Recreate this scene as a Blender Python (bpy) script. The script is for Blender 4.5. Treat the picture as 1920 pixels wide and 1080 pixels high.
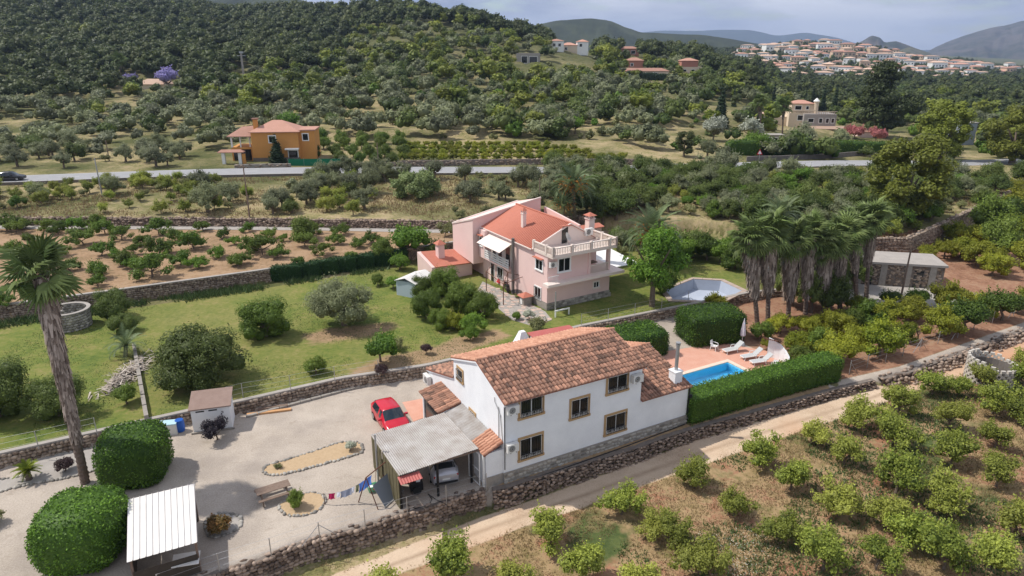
import bpy, math, random
import numpy as np
from math import radians, sin, cos, tan, pi, sqrt, atan2, exp, floor
from mathutils import Vector, Matrix
for o in list(bpy.data.objects): bpy.data.objects.remove(o)
SC = bpy.context.scene
COL = SC.collection
# ------------------------------------------------------------------ camera
CAMH, FPX = 26.0, 1280.0
PITCH = math.atan((540-95)/FPX)
cd = bpy.data.cameras.new('camera'); cam = bpy.data.objects.new('camera', cd); COL.objects.link(cam)
cam.location = (0, 0, CAMH); cam.rotation_euler = (pi/2-PITCH, 0, 0)
cd.sensor_width = 36; cd.lens = FPX/1920*36; cd.clip_start = .5; cd.clip_end = 60000
SC.camera = cam
# ------------------------------------------------------------------ sky, sun, exposure
SUN_EL, SUN_AZ = radians(55), radians(-80)       # azimuth from +Y towards +X
W = bpy.data.worlds.new('World'); SC.world = W; W.use_nodes = True
nt = W.node_tree; nt.nodes.clear(); N = nt.nodes.new; L = nt.links.new
out = N('ShaderNodeOutputWorld'); bg = N('ShaderNodeBackground'); bg.inputs[1].default_value = .1
sky = N('ShaderNodeTexSky'); sky.sky_type = 'NISHITA'; sky.sun_disc = False
sky.sun_elevation = SUN_EL; sky.sun_rotation = SUN_AZ; sky.air_density = 1.2; sky.dust_density = .3; sky.ozone_density = 3.5
tc = N('ShaderNodeTexCoord'); mp = N('ShaderNodeMapping'); mp.inputs['Scale'].default_value = (1, 1, 4.5)
n1 = N('ShaderNodeTexNoise'); n1.inputs['Scale'].default_value = 3.1; n1.inputs['Detail'].default_value = 9; n1.inputs['Roughness'].default_value = .55
n2 = N('ShaderNodeTexNoise'); n2.inputs['Scale'].default_value = 5.0; n2.inputs['Detail'].default_value = 8; n2.inputs['Roughness'].default_value = .55
L(tc.outputs['Generated'], mp.inputs[0]); L(mp.outputs[0], n1.inputs[0]); L(mp.outputs[0], n2.inputs[0])
cr = N('ShaderNodeValToRGB'); e = cr.color_ramp.elements      # light and dark of the cloud deck
e[0].position = .36; e[0].color = (2.7, 3.1, 4.3, 1); e[1].position = .60; e[1].color = (7.0, 7.2, 7.9, 1)
L(n1.outputs[0], cr.inputs[0])
cm = N('ShaderNodeValToRGB'); e = cm.color_ramp.elements      # gaps
e[0].position = .36; e[0].color = (0, 0, 0, 1); e[1].position = .46; e[1].color = (1, 1, 1, 1)
L(n2.outputs[0], cm.inputs[0])
mx = N('ShaderNodeMix'); mx.data_type = 'RGBA'; L(cm.outputs[0], mx.inputs[0]); L(sky.outputs[0], mx.inputs[6]); L(cr.outputs[0], mx.inputs[7])
L(mx.outputs[2], bg.inputs[0]); L(bg.outputs[0], out.inputs[0])
sd = bpy.data.lights.new('sun', 'SUN'); sd.energy = 3.6; sd.angle = radians(.9); sd.color = (1, .95, .875)
so = bpy.data.objects.new('sun', sd); COL.objects.link(so)
SUNV = Vector((sin(SUN_AZ)*cos(SUN_EL), cos(SUN_AZ)*cos(SUN_EL), sin(SUN_EL)))
so.rotation_euler = SUNV.to_track_quat('Z', 'Y').to_euler(); so.location = (-60, 20, 80)
SC.view_settings.view_transform = 'Standard'; SC.view_settings.look = 'None'
SC.view_settings.exposure = .3; SC.view_settings.gamma = 1; SC.view_settings.use_curve_mapping = False
# ------------------------------------------------------------------ helpers
rng = np.random.default_rng(7); random.seed(7)
def ray(px, py):
    u, v = (px-960)/FPX, (540-py)/FPX
    return np.array([u, cos(PITCH)+v*sin(PITCH), -sin(PITCH)+v*cos(PITCH)])
def at(px, py, z=0.0):                       # ground position seen at a photo point, at height z
    r = ray(px, py); t = (z-CAMH)/r[2]
    return np.array([r[0]*t, r[1]*t, z])
def tag(o, label=None, cat=None, group=None, kind=None):
    if label: o['label'] = label
    if cat: o['category'] = cat
    if group: o['group'] = group
    if kind: o['kind'] = kind
    return o
def empty(name, loc, rz=0, label=None, cat=None, group=None, scale=None):
    o = bpy.data.objects.new(name, None); COL.objects.link(o); o.empty_display_size = .3
    o.location = loc; o.rotation_euler = (0, 0, rz)
    if scale is not None: o.scale = scale
    return tag(o, label, cat, group)
def link(name, me, parent=None, loc=(0, 0, 0), rot=(0, 0, 0), scale=(1, 1, 1)):
    o = bpy.data.objects.new(name, me); COL.objects.link(o); o.parent = parent
    o.location = loc; o.rotation_euler = rot; o.scale = scale
    return o
def copy_tree(o, parent=None):
    c = o.copy(); COL.objects.link(c); c.parent = parent
    for ch in list(o.children): copy_tree(ch, c)
    return c
class MB:
    def __init__(s): s.v = []; s.f = []; s.m = []; s.M = None
    def add(s, vs, fs, m=0):
        b = len(s.v)
        for p in vs:
            p = Vector(p)
            s.v.append(tuple(s.M @ p) if s.M is not None else tuple(p))
        for f in fs: s.f.append([b+i for i in f]); s.m.append(m)
        return s
    def box(s, a, b, m=0):
        x0, y0, z0 = a; x1, y1, z1 = b
        return s.add([(x0,y0,z0),(x1,y0,z0),(x1,y1,z0),(x0,y1,z0),(x0,y0,z1),(x1,y0,z1),(x1,y1,z1),(x0,y1,z1)],
              [(0,3,2,1),(4,5,6,7),(0,1,5,4),(1,2,6,5),(2,3,7,6),(3,0,4,7)], m)
    def cbox(s, c, d, m=0):
        return s.box([c[i]-d[i]/2 for i in range(3)], [c[i]+d[i]/2 for i in range(3)], m)
    def prism(s, poly, z0, z1, m=0, mt=None):       # poly ccw in xy; z1 may be a function
        n = len(poly); f1 = z1 if callable(z1) else (lambda x, y: z1); f0 = z0 if callable(z0) else (lambda x, y: z0)
        vs = [(x, y, f0(x, y)) for x, y in poly]+[(x, y, f1(x, y)) for x, y in poly]
        s.add(vs, [tuple(range(n))[::-1]]+[(i, (i+1) % n, n+(i+1) % n, n+i) for i in range(n)], m)
        s.add(vs[n:], [tuple(range(n))], m if mt is None else mt)
        return s
    def tube(s, p0, p1, r0, r1=None, n=8, m=0, caps=True):
        r1 = r0 if r1 is None else r1
        p0 = Vector(p0); p1 = Vector(p1); d = (p1-p0)
        if d.length < 1e-6: return s
        d.normalize(); a = d.orthogonal().normalized(); b = d.cross(a)
        vs = [p0+(a*cos(2*pi*i/n)+b*sin(2*pi*i/n))*r0 for i in range(n)]+[p1+(a*cos(2*pi*i/n)+b*sin(2*pi*i/n))*r1 for i in range(n)]
        fs = [(i, (i+1) % n, n+(i+1) % n, n+i) for i in range(n)]
        if caps: fs += [tuple(range(n))[::-1], tuple(range(n, 2*n))]
        return s.add(vs, fs, m)
    def path(s, pts, rs, n=8, m=0):
        for i in range(len(pts)-1):
            s.tube(pts[i], pts[i+1], rs[i] if hasattr(rs, '__len__') else rs, rs[i+1] if hasattr(rs, '__len__') else rs, n, m, caps=(i in (0, len(pts)-2)))
        return s
    def quad(s, a, b, c, d, m=0): return s.add([a, b, c, d], [(0, 1, 2, 3)], m)
    def slab(s, pts, t, m=0):                        # polygon of 3d points given thickness downwards
        n = len(pts); lo = [(p[0], p[1], p[2]-t) for p in pts]
        return s.add(list(pts)+lo, [tuple(range(n)), tuple(range(n, 2*n))[::-1]]+[(i+n, (i+1) % n+n, (i+1) % n, i) for i in range(n)], m)
    def mesh(s, name, mats, smooth=False):
        me = bpy.data.meshes.new(name); me.from_pydata(s.v, [], s.f)
        for m in (mats if isinstance(mats, (list, tuple)) else [mats]): me.materials.append(m)
        me.polygons.foreach_set('material_index', s.m)
        if smooth: me.polygons.foreach_set('use_smooth', [True]*len(s.f))
        me.update(); return me
    def build(s, name, mats, parent=None, smooth=False, loc=(0, 0, 0), rot=(0, 0, 0), label=None):
        o = link(name, s.mesh(name, mats, smooth), parent, loc, rot)
        if label: o['label'] = label
        return o
def np_mesh(name, V, F, mat, attrs=None, smooth=False, mi=None):
    """V (n,3), F (m,k) arrays with k constant (3 or 4)"""
    V = np.asarray(V, dtype=np.float32); F = np.asarray(F, dtype=np.int32)
    me = bpy.data.meshes.new(name); k = F.shape[1]
    me.vertices.add(len(V)); me.vertices.foreach_set('co', V.ravel())
    me.loops.add(F.size); me.loops.foreach_set('vertex_index', F.ravel())
    me.polygons.add(len(F)); me.polygons.foreach_set('loop_start', np.arange(len(F), dtype=np.int32)*k)
    if smooth: me.polygons.foreach_set('use_smooth', np.ones(len(F), dtype=bool))
    for m in (mat if isinstance(mat, (list, tuple)) else [mat]): me.materials.append(m)
    if mi is not None: me.polygons.foreach_set('material_index', np.asarray(mi, dtype=np.int32))
    for an, (typ, arr) in (attrs or {}).items():
        a = me.attributes.new(an, typ, 'POINT')
        a.data.foreach_set('color' if typ == 'FLOAT_COLOR' else 'value', np.asarray(arr, dtype=np.float32).ravel())
    me.update(calc_edges=True); me.validate(); return me
# ------------------------------------------------------------------ materials
def mat(name, col, rough=.7, metal=0, spec=.3, noise=None, bump=None, ramp=None, scale_obj=True, col2=None, nfac=.5, objrnd=0, attr=None, trans=0):
    """noise=(scale,detail) mixes col->col2; bump=(scale,strength); attr= name of float attribute used as mix factor"""
    m = bpy.data.materials.new(name); m.use_nodes = True; t = m.node_tree; B = t.nodes['Principled BSDF']
    B.inputs['Roughness'].default_value = rough; B.inputs['Metallic'].default_value = metal; B.inputs['Specular IOR Level'].default_value = spec
    N = t.nodes.new; L = t.links.new
    c3 = tuple(col)+(1,)
    if trans: B.inputs['Transmission Weight'].default_value = trans
    src = None
    if noise or attr:
        mxn = N('ShaderNodeMix'); mxn.data_type = 'RGBA'; mxn.inputs[6].default_value = c3; mxn.inputs[7].default_value = tuple(col2 or col)+(1,)
        if attr:
            a = N('ShaderNodeAttribute'); a.attribute_name = attr; fac = a.outputs['Fac']
            if noise:
                tcn = N('ShaderNodeTexCoord'); nn = N('ShaderNodeTexNoise'); nn.inputs['Scale'].default_value = noise[0]; nn.inputs['Detail'].default_value = noise[1]
                L(tcn.outputs['Object'], nn.inputs[0]); ad = N('ShaderNodeMath'); ad.operation = 'ADD'; L(fac, ad.inputs[0]); L(nn.outputs[0], ad.inputs[1])
                sb = N('ShaderNodeMath'); sb.operation = 'SUBTRACT'; L(ad.outputs[0], sb.inputs[0]); sb.inputs[1].default_value = .5; sb.use_clamp = True; fac = sb.outputs[0]
        else:
            tcn = N('ShaderNodeTexCoord'); nn = N('ShaderNodeTexNoise'); nn.inputs['Scale'].default_value = noise[0]; nn.inputs['Detail'].default_value = noise[1]; nn.inputs['Roughness'].default_value = .65
            L(tcn.outputs['Object'], nn.inputs[0]); rp = N('ShaderNodeMapRange'); rp.inputs[1].default_value = .5-nfac/2; rp.inputs[2].default_value = .5+nfac/2
            L(nn.outputs[0], rp.inputs[0]); fac = rp.outputs[0]
        L(fac, mxn.inputs[0]); src = mxn.outputs[2]
    if objrnd:
        oi = N('ShaderNodeObjectInfo'); hs = N('ShaderNodeHueSaturation'); mr = N('ShaderNodeMapRange')
        mr.inputs[3].default_value = 1-objrnd; mr.inputs[4].default_value = 1+objrnd; L(oi.outputs['Random'], mr.inputs[0]); L(mr.outputs[0], hs.inputs['Value'])
        if src: L(src, hs.inputs['Color'])
        else: hs.inputs['Color'].default_value = c3
        src = hs.outputs[0]
    if src: L(src, B.inputs['Base Color'])
    else: B.inputs['Base Color'].default_value = c3
    if bump:
        tcn = N('ShaderNodeTexCoord'); nb = N('ShaderNodeTexNoise'); nb.inputs['Scale'].default_value = bump[0]; nb.inputs['Detail'].default_value = 6
        L(tcn.outputs['Object'], nb.inputs[0]); bp = N('ShaderNodeBump'); bp.inputs['Strength'].default_value = bump[1]; bp.inputs['Distance'].default_value = .05
        L(nb.outputs[0], bp.inputs['Height']); L(bp.outputs[0], B.inputs['Normal'])
    return m
def leafmat(name, dark, light, tintc=None, trl=.22, rough=.55):
    m = bpy.data.materials.new(name); m.use_nodes = True; t = m.node_tree; B = t.nodes['Principled BSDF']; N = t.nodes.new; L = t.links.new
    B.inputs['Roughness'].default_value = rough; B.inputs['Specular IOR Level'].default_value = .25
    a = N('ShaderNodeAttribute'); a.attribute_name = 'rnd'
    mxn = N('ShaderNodeMix'); mxn.data_type = 'RGBA'; mxn.inputs[6].default_value = tuple(dark)+(1,); mxn.inputs[7].default_value = tuple(light)+(1,)
    L(a.outputs['Fac'], mxn.inputs[0])
    oi = N('ShaderNodeObjectInfo'); a2 = N('ShaderNodeAttribute'); a2.attribute_name = 'tint'
    ad = N('ShaderNodeMath'); ad.operation = 'ADD'; L(oi.outputs['Random'], ad.inputs[0]); L(a2.outputs['Fac'], ad.inputs[1])
    fr = N('ShaderNodeMath'); fr.operation = 'FRACT'; L(ad.outputs[0], fr.inputs[0])
    m2 = N('ShaderNodeMix'); m2.data_type = 'RGBA'; L(mxn.outputs[2], m2.inputs[6]); m2.inputs[7].default_value = tuple(tintc or light)+(1,)
    ml = N('ShaderNodeMath'); ml.operation = 'MULTIPLY'; L(fr.outputs[0], ml.inputs[0]); ml.inputs[1].default_value = .55; L(ml.outputs[0], m2.inputs[0])
    hs = N('ShaderNodeHueSaturation'); mr = N('ShaderNodeMapRange'); mr.inputs[3].default_value = .72; mr.inputs[4].default_value = 1.28
    f2 = N('ShaderNodeMath'); f2.operation = 'MULTIPLY_ADD'; L(fr.outputs[0], f2.inputs[0]); f2.inputs[1].default_value = 7.13; f2.inputs[2].default_value = .3
    f3 = N('ShaderNodeMath'); f3.operation = 'FRACT'; L(f2.outputs[0], f3.inputs[0]); L(f3.outputs[0], mr.inputs[0]); L(mr.outputs[0], hs.inputs['Value']); L(m2.outputs[2], hs.inputs['Color'])
    L(hs.outputs[0], B.inputs['Base Color'])
    tr = N('ShaderNodeBsdfTranslucent'); L(hs.outputs[0], tr.inputs[0]); ms = N('ShaderNodeMixShader'); ms.inputs[0].default_value = trl
    L(B.outputs[0], ms.inputs[1]); L(tr.outputs[0], ms.inputs[2]); L(ms.outputs[0], t.nodes['Material Output'].inputs[0])
    return m
M = {}
M['white'] = mat('white_render', (.85, .86, .87), .8, noise=(.7, 8), col2=(.755, .765, .78), nfac=.35, bump=(30, .05))
M['whiteplain'] = mat('white_paint', (.8, .8, .78), .6)
M['pink'] = mat('pink_render', (.80, .585, .54), .85, noise=(.6, 5), col2=(.75, .54, .50), nfac=.4)
M['pinktrim'] = mat('pale_pink_trim', (.78, .66, .60), .8)
M['cream'] = mat('cream_balustrade', (.70, .60, .53), .8)
M['orange'] = mat('orange_render', (.62, .30, .085), .85, noise=(.5, 4), col2=(.56, .26, .075))
M['ochre'] = mat('ochre_stone_trim', (.50, .33, .17), .85, noise=(9, 4), col2=(.40, .26, .13))
M['tile'] = mat('clay_tile', (.40, .19, .12), .85, attr='rnd', col2=(.60, .33, .22), noise=(5, 4))
M['tileold'] = mat('weathered_tile', (.13, .08, .06), .9, attr='rnd', col2=(.52, .275, .185), noise=(3.0, 6))
M['tilered'] = mat('red_roof_tile', (.50, .185, .125), .8, noise=(2.5, 5), col2=(.43, .15, .10), bump=(40, .2))
M['tilebase'] = mat('roof_channel', (.26, .11, .075), .9)
M['stone'] = mat('field_stone', (.16, .115, .085), .95, attr='rnd', col2=(.42, .335, .26), noise=(6, 4), bump=(12, .4))
M['stonered'] = mat('reddish_stone', (.12, .085, .065), .95, attr='rnd', col2=(.42, .32, .25), noise=(6, 4), bump=(12, .4))
M['stonegrey'] = mat('grey_stone', (.20, .185, .165), .95, attr='rnd', col2=(.46, .43, .38), noise=(6, 4), bump=(12, .4))
M['mortar'] = mat('mortar', (.22, .185, .155), .95, noise=(4, 6), col2=(.14, .115, .10), bump=(15, .5))
M['mortarlt'] = mat('pale_mortar', (.36, .33, .29), .95, noise=(4, 6), col2=(.25, .225, .2), bump=(15, .5))
M['conc'] = mat('concrete', (.40, .365, .33), .9, noise=(1.2, 8), col2=(.30, .275, .25), bump=(20, .2))
M['concrete_dark'] = mat('old_concrete', (.22, .195, .175), .95, noise=(1.2, 8), col2=(.13, .115, .105), bump=(10, .4))
M['asphalt'] = mat('asphalt', (.27, .27, .28), .9, noise=(.6, 8), col2=(.33, .33, .335), bump=(40, .1))
M['paint'] = mat('road_paint', (.7, .7, .68), .7, noise=(3, 6), col2=(.5, .5, .5))
M['terracotta'] = mat('terracotta_paving', (.56, .27, .19), .85, noise=(1.1, 6), col2=(.62, .36, .27))
M['coping'] = mat('pale_coping', (.72, .58, .47), .8, noise=(2, 4), col2=(.66, .53, .43))
M['metalgrey'] = mat('galvanised_sheet', (.45, .435, .42), .6, .1, .4, noise=(1.1, 9), col2=(.26, .22, .19), nfac=.45)
M['metalwhite'] = mat('white_sheet', (.74, .72, .69), .5, noise=(.8, 6), col2=(.66, .63, .59))
M['redsheet'] = mat('red_sheet', (.42, .105, .09), .6, noise=(1.5, 5), col2=(.46, .14, .12))
M['steel'] = mat('galvanised_steel', (.42, .42, .42), .45, .6)
M['darkmetal'] = mat('dark_metal', (.03, .03, .032), .5, .5)
M['rust'] = mat('rusty_steel', (.16, .07, .045), .8, .2)
M['glass'] = mat('window_glass', (.012, .014, .016), .08, 0, .6)
M['glassblue'] = mat('car_glass', (.012, .022, .030), .06, 0, .8)
M['alu'] = mat('white_frame', (.76, .76, .75), .45)
M['acunit'] = mat('ac_plastic', (.68, .67, .64), .5)
M['fan'] = mat('ac_fan_grille', (.10, .10, .10), .6)
M['wood'] = mat('weathered_wood', (.17, .115, .085), .85, noise=(7, 5), col2=(.25, .185, .145), bump=(30, .3))
M['woodnew'] = mat('new_timber', (.58, .33, .16), .8, noise=(5, 4), col2=(.5, .27, .12))
M['cladding'] = mat('mossy_panel', (.16, .14, .075), .9, noise=(3, 6), col2=(.10, .085, .05), bump=(20, .3))
M['trunk'] = mat('bark', (.13, .095, .07), .95, noise=(6, 5), col2=(.20, .16, .125), bump=(12, .6))
M['palmtrunk'] = mat('palm_bark', (.19, .145, .12), .95, noise=(5, 6), col2=(.10, .075, .06), bump=(10, .8))
M['thatch'] = mat('dead_fronds', (.12, .085, .065), .95, attr='rnd', col2=(.44, .36, .30), noise=(3, 4))
M['rubber'] = mat('tyre_rubber', (.02, .02, .02), .8)
M['rim'] = mat('alloy_rim', (.45, .45, .46), .35, .7)
M['carred'] = mat('red_car_paint', (.50, .012, .03), .22, .0, .6)
M['carsilver'] = mat('silver_car_paint', (.50, .50, .54), .3, .4, .5)
M['carblack'] = mat('black_car_paint', (.015, .015, .02), .15, 0, .8)
M['carwhite'] = mat('white_van_paint', (.75, .76, .77), .3, 0, .5)
M['lampred'] = mat('tail_lamp', (.35, .01, .01), .2)
M['lampclr'] = mat('head_lamp', (.6, .6, .62), .15)
M['plastgreen'] = mat('green_plastic', (.22, .55, .33), .5)
M['plastblue'] = mat('blue_plastic', (.02, .10, .42), .4)
M['plastred'] = mat('red_plastic', (.55, .03, .04), .5)
M['fabricgrey'] = mat('grey_sling', (.44, .45, .45), .8)
M['umb'] = mat('mauve_grey_canvas', (.58, .55, .60), .9)
M['sand'] = mat('ochre_gravel', (.50, .37, .23), .95, noise=(5, 8), col2=(.40, .28, .165), bump=(30, .4))
M['poolliner'] = mat('pool_tiles', (.16, .66, .92), .5, noise=(1.2, 3), col2=(.26, .74, .95))
M['poolgrey'] = mat('empty_pool_plaster', (.36, .40, .48), .7, noise=(.5, 4), col2=(.44, .48, .56))
M['netgreen'] = mat('green_netting', (.01, .16, .08), .8)
def water_mat():
    m = bpy.data.materials.new('pool_water'); m.use_nodes = True; t = m.node_tree; B = t.nodes['Principled BSDF']
    B.inputs['Base Color'].default_value = (.45, .85, 1, 1); B.inputs['Roughness'].default_value = .04; B.inputs['IOR'].default_value = 1.33; B.inputs['Transmission Weight'].default_value = 1
    tcn = t.nodes.new('ShaderNodeTexCoord'); nb = t.nodes.new('ShaderNodeTexNoise'); nb.inputs['Scale'].default_value = 3; nb.inputs['Detail'].default_value = 3
    bp = t.nodes.new('ShaderNodeBump'); bp.inputs['Strength'].default_value = .25; bp.inputs['Distance'].default_value = .05
    t.links.new(tcn.outputs['Object'], nb.inputs[0]); t.links.new(nb.outputs[0], bp.inputs['Height']); t.links.new(bp.outputs[0], B.inputs['Normal'])
    return m
M['water'] = water_mat()
# foliage: (dark, light, tint)
LM = {}
LM['citrus'] = leafmat('citrus_leaf', (.05, .095, .014), (.34, .40, .065), (.43, .42, .09), trl=.3)
LM['citrusdark'] = leafmat('orange_tree_leaf', (.028, .07, .010), (.14, .22, .028), (.19, .23, .04), trl=.28)
LM['citrusyellow'] = leafmat('yellow_green_leaf', (.055, .10, .010), (.28, .32, .025), (.36, .34, .035), trl=.3)
LM['olive'] = leafmat('olive_leaf', (.075, .09, .042), (.30, .315, .19), (.25, .28, .12), trl=.3)
LM['carob'] = leafmat('dark_evergreen_leaf', (.030, .058, .013), (.135, .185, .04), (.17, .20, .05), trl=.28)
LM['pine'] = leafmat('pine_needles', (.026, .042, .014), (.10, .13, .036), (.13, .145, .042), trl=.28)  # forest pines darkened, cloud shadow on the left hill put into the colour
LM['pinelight'] = leafmat('sunny_pine_needles', (.06, .095, .012), (.25, .30, .04), (.30, .31, .05), trl=.3)  # lighter copy of the pine needles with sunlight put into the colour
LM['hedge'] = leafmat('hedge_leaf', (.010, .036, .005), (.165, .30, .032), (.12, .22, .025))
LM['ivy'] = leafmat('ivy_leaf', (.008, .03, .008), (.035, .08, .02), (.03, .07, .02))
LM['lime'] = leafmat('lime_green_leaf', (.04, .10, .01), (.15, .27, .028), (.19, .28, .04), trl=.3)
LM['cypress'] = leafmat('cypress_leaf', (.010, .022, .008), (.035, .06, .02), (.03, .05, .02))
LM['scrub'] = leafmat('scrub_leaf', (.08, .10, .035), (.30, .31, .13), (.32, .31, .13), trl=.3)
LM['cane'] = leafmat('cane_leaf', (.12, .17, .05), (.33, .40, .16), (.30, .36, .14))
LM['whitebl'] = leafmat('white_blossom', (.05, .08, .03), (.65, .66, .55), (.5, .52, .42))
LM['pinkbl'] = leafmat('pink_blossom', (.20, .06, .05), (.60, .22, .22), (.5, .2, .2))
LM['violet'] = leafmat('violet_blossom', (.12, .11, .18), (.35, .30, .62), (.3, .26, .5))
LM['autumn'] = leafmat('orange_green_leaf', (.05, .07, .015), (.36, .13, .035), (.2, .15, .04))
LM['reddark'] = leafmat('dark_reddish_leaf', (.035, .018, .02), (.10, .06, .055), (.08, .05, .05))
LM['purple'] = leafmat('purple_black_leaf', (.008, .008, .01), (.035, .032, .035), (.03, .02, .03))
LM['fan'] = leafmat('fan_palm_leaf', (.035, .07, .015), (.16, .22, .06), (.22, .26, .09), trl=.12)
LM['date'] = leafmat('date_palm_leaf', (.05, .09, .035), (.24, .30, .15), (.22, .27, .12), trl=.2)
LM['cycas'] = leafmat('cycas_leaf', (.08, .13, .015), (.26, .30, .03), (.25, .3, .03))
LM['dry'] = leafmat('dry_grass', (.19, .13, .065), (.40, .29, .16), (.34, .26, .12))
LM['weed'] = leafmat('green_weed', (.03, .07, .02), (.11, .17, .055), (.15, .16, .06))
LM['daisy'] = leafmat('white_daisy', (.30, .33, .22), (.75, .75, .70), (.6, .6, .5))
LM['orangefruit'] = leafmat('date_clusters', (.25, .09, .02), (.55, .24, .05), (.5, .22, .05))
# ------------------------------------------------------------------ terrain
TD = np.array([128, 145, 170, 200, 240, 290, 350, 420, 500, 600, 750, 950, 1200, 1600, 2200], float)
TC = [-500, 0, 250, 450, 600, 750, 870, 1000, 1130, 1260, 1400, 1500, 1600, 1750, 1920, 2300]
TZ = np.array([
 [5.2, 6, 9, 13, 20, 33, 55, 80, 110, 150, 190, 210, 210, 200, 180],
 [5.2, 5.5, 6.5, 8.5, 11.5, 17, 26, 40, 58, 82, 115, 140, 150, 150, 140],
 [5.0, 5.5, 6.5, 8.5, 11, 16, 23, 33, 47, 66, 85, 88, 60, 40, 30],
 [4.9, 5.5, 7, 8.5, 11, 15.5, 21, 28, 39, 51, 57, 50, 40, 30, 25],
 [4.8, 5.5, 7.5, 9, 11.5, 15.5, 21, 30, 43, 52, 48, 38, 33, 28, 22],
 [4.7, 5.8, 7.5, 9.5, 13, 18, 26, 38, 50, 48, 38, 33, 28, 25, 20],
 [4.6, 5.8, 7.5, 9.5, 13, 18, 26, 37, 44, 38, 30, 27, 24, 22, 18],
 [4.5, 5.7, 7.5, 9.5, 12.5, 16.5, 22, 30, 31, 27, 23, 21, 20, 20, 18],
 [4.4, 5.3, 7, 9, 11.5, 14.5, 18.5, 23, 24, 22, 20, 19, 19, 19, 17],
 [4.3, 4.8, 6, 7.5, 9, 12, 16, 19, 20, 18, 17, 17, 18, 18, 15],
 [4.2, 4.3, 4.5, 5, 6, 8, 10, 12, 12, 11, 11, 14, 23, 26, 12],
 [4.1, 4, 3, 1.5, 1, 1, 0, -1, -2, -3, -2, 12, 32, 39, 10],
 [4, 3.6, 2.5, 1, .5, 0, -1, -2, -3, -4, -4, 8, 25, 32, 10],
 [3.8, 3, 1.5, .5, 0, -1, -2, -3, -4, -5, -6, -4, 3, 3, 0],
 [3.6, 2.8, 1.5, .5, 0, -1, -2, -3, -4, -5, -7, -9, -10, -14, -16],
 [3.5, 2.5, 2, 1, 0, -1, -2, -3, -4, -5, -7, -9, -10, -14, -16]], float)
TS = np.array([(c-960)/FPX/1.05 for c in TC])
def _sm(t): return t*t*(3-2*t)
def far_z(x, y):
    s = np.clip(x/np.maximum(y, 1), TS[0], TS[-1]-1e-6); d = np.clip(y, TD[0], TD[-1]-1e-3)
    i = np.clip(np.searchsorted(TS, s, 'right')-1, 0, len(TS)-2); j = np.clip(np.searchsorted(TD, d, 'right')-1, 0, len(TD)-2)
    a = _sm((s-TS[i])/(TS[i+1]-TS[i])); b = (d-TD[j])/(TD[j+1]-TD[j])
    return (TZ[i, j]*(1-a)+TZ[i+1, j]*a)*(1-b)+(TZ[i, j+1]*(1-a)+TZ[i+1, j+1]*a)*b
def hashn(ix, iy, k=0):
    v = np.sin(ix*127.1+iy*311.7+k*74.7)*43758.5453
    return v-np.floor(v)
def vnoise(x, y, k=0):
    ix, iy = np.floor(x), np.floor(y); fx, fy = _sm(x-ix), _sm(y-iy)
    return (hashn(ix, iy, k)*(1-fx)+hashn(ix+1, iy, k)*fx)*(1-fy)+(hashn(ix, iy+1, k)*(1-fx)+hashn(ix+1, iy+1, k)*fx)*fy
def fbm(x, y, o=4, k=0):
    r = 0; a = .5; 
    for i in range(o): r = r+a*vnoise(x, y, k+i); x = x*2.03+5; y = y*2.03+9; a *= .5
    return r/(1-.5**o)
def line(pts, z):
    q = np.array([at(px, py, z)[:2] for px, py in pts]); return q
LR = line([(-500, 1420), (0, 1225), (400, 1080), (511, 1046), (566, 1022), (686, 991), (764, 964), (800, 956), (837, 941), (913, 920), (950, 914), (1020, 890), (1189, 841), (1240, 822), (1300, 803), (1575, 727), (1700, 698), (1920, 618), (2200, 515), (2500, 440)], 0)
LL = line([(-900, 1120), (-400, 960), (0, 854), (181, 813), (278, 791), (363, 772), (444, 757), (640, 712), (801, 688), (960, 650), (1084, 615), (1284, 575), (1420, 548), (1600, 520), (1900, 480), (2400, 440)], .9)
LO = line([(-600, 650), (0, 576), (130, 559), (241, 544), (480, 511), (550, 500), (745, 472), (860, 455), (1000, 443), (1160, 435), (1300, 435), (1500, 440), (1900, 430), (2400, 400)], 2.3)
LN = line([(-600, 402), (0, 403), (480, 405), (850, 410), (1000, 400), (1100, 398), (1300, 400)], 3.8)
LN = np.vstack([LN, [[45, 87], [52, 86.5], [62, 95], [88, 118], [110, 122], [400, 124]]])
def ly(Ln, x): return np.interp(x, Ln[:, 0], Ln[:, 1])
def zr_(x): return np.interp(x, [-40, 0, 9, 20, 40, 60], [-1.35, -1.3, -1.0, -.75, -.6, -.55])
def zl_(x): return np.interp(x, [-100, 26, 36, 60], [.9, .9, .35, .3])
def zo_(x): return np.interp(x, [-100, 0, 14, 40, 60], [2.3, 2.3, 1.2, .8, .8])
def zn_(x): return np.interp(x, [-100, 0, 30, 50, 90], [3.45, 3.45, 2.8, 2.6, 3.2])
def step(y, y0, w=.32): return _sm(np.clip((y-y0)/w, 0, 1))
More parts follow.
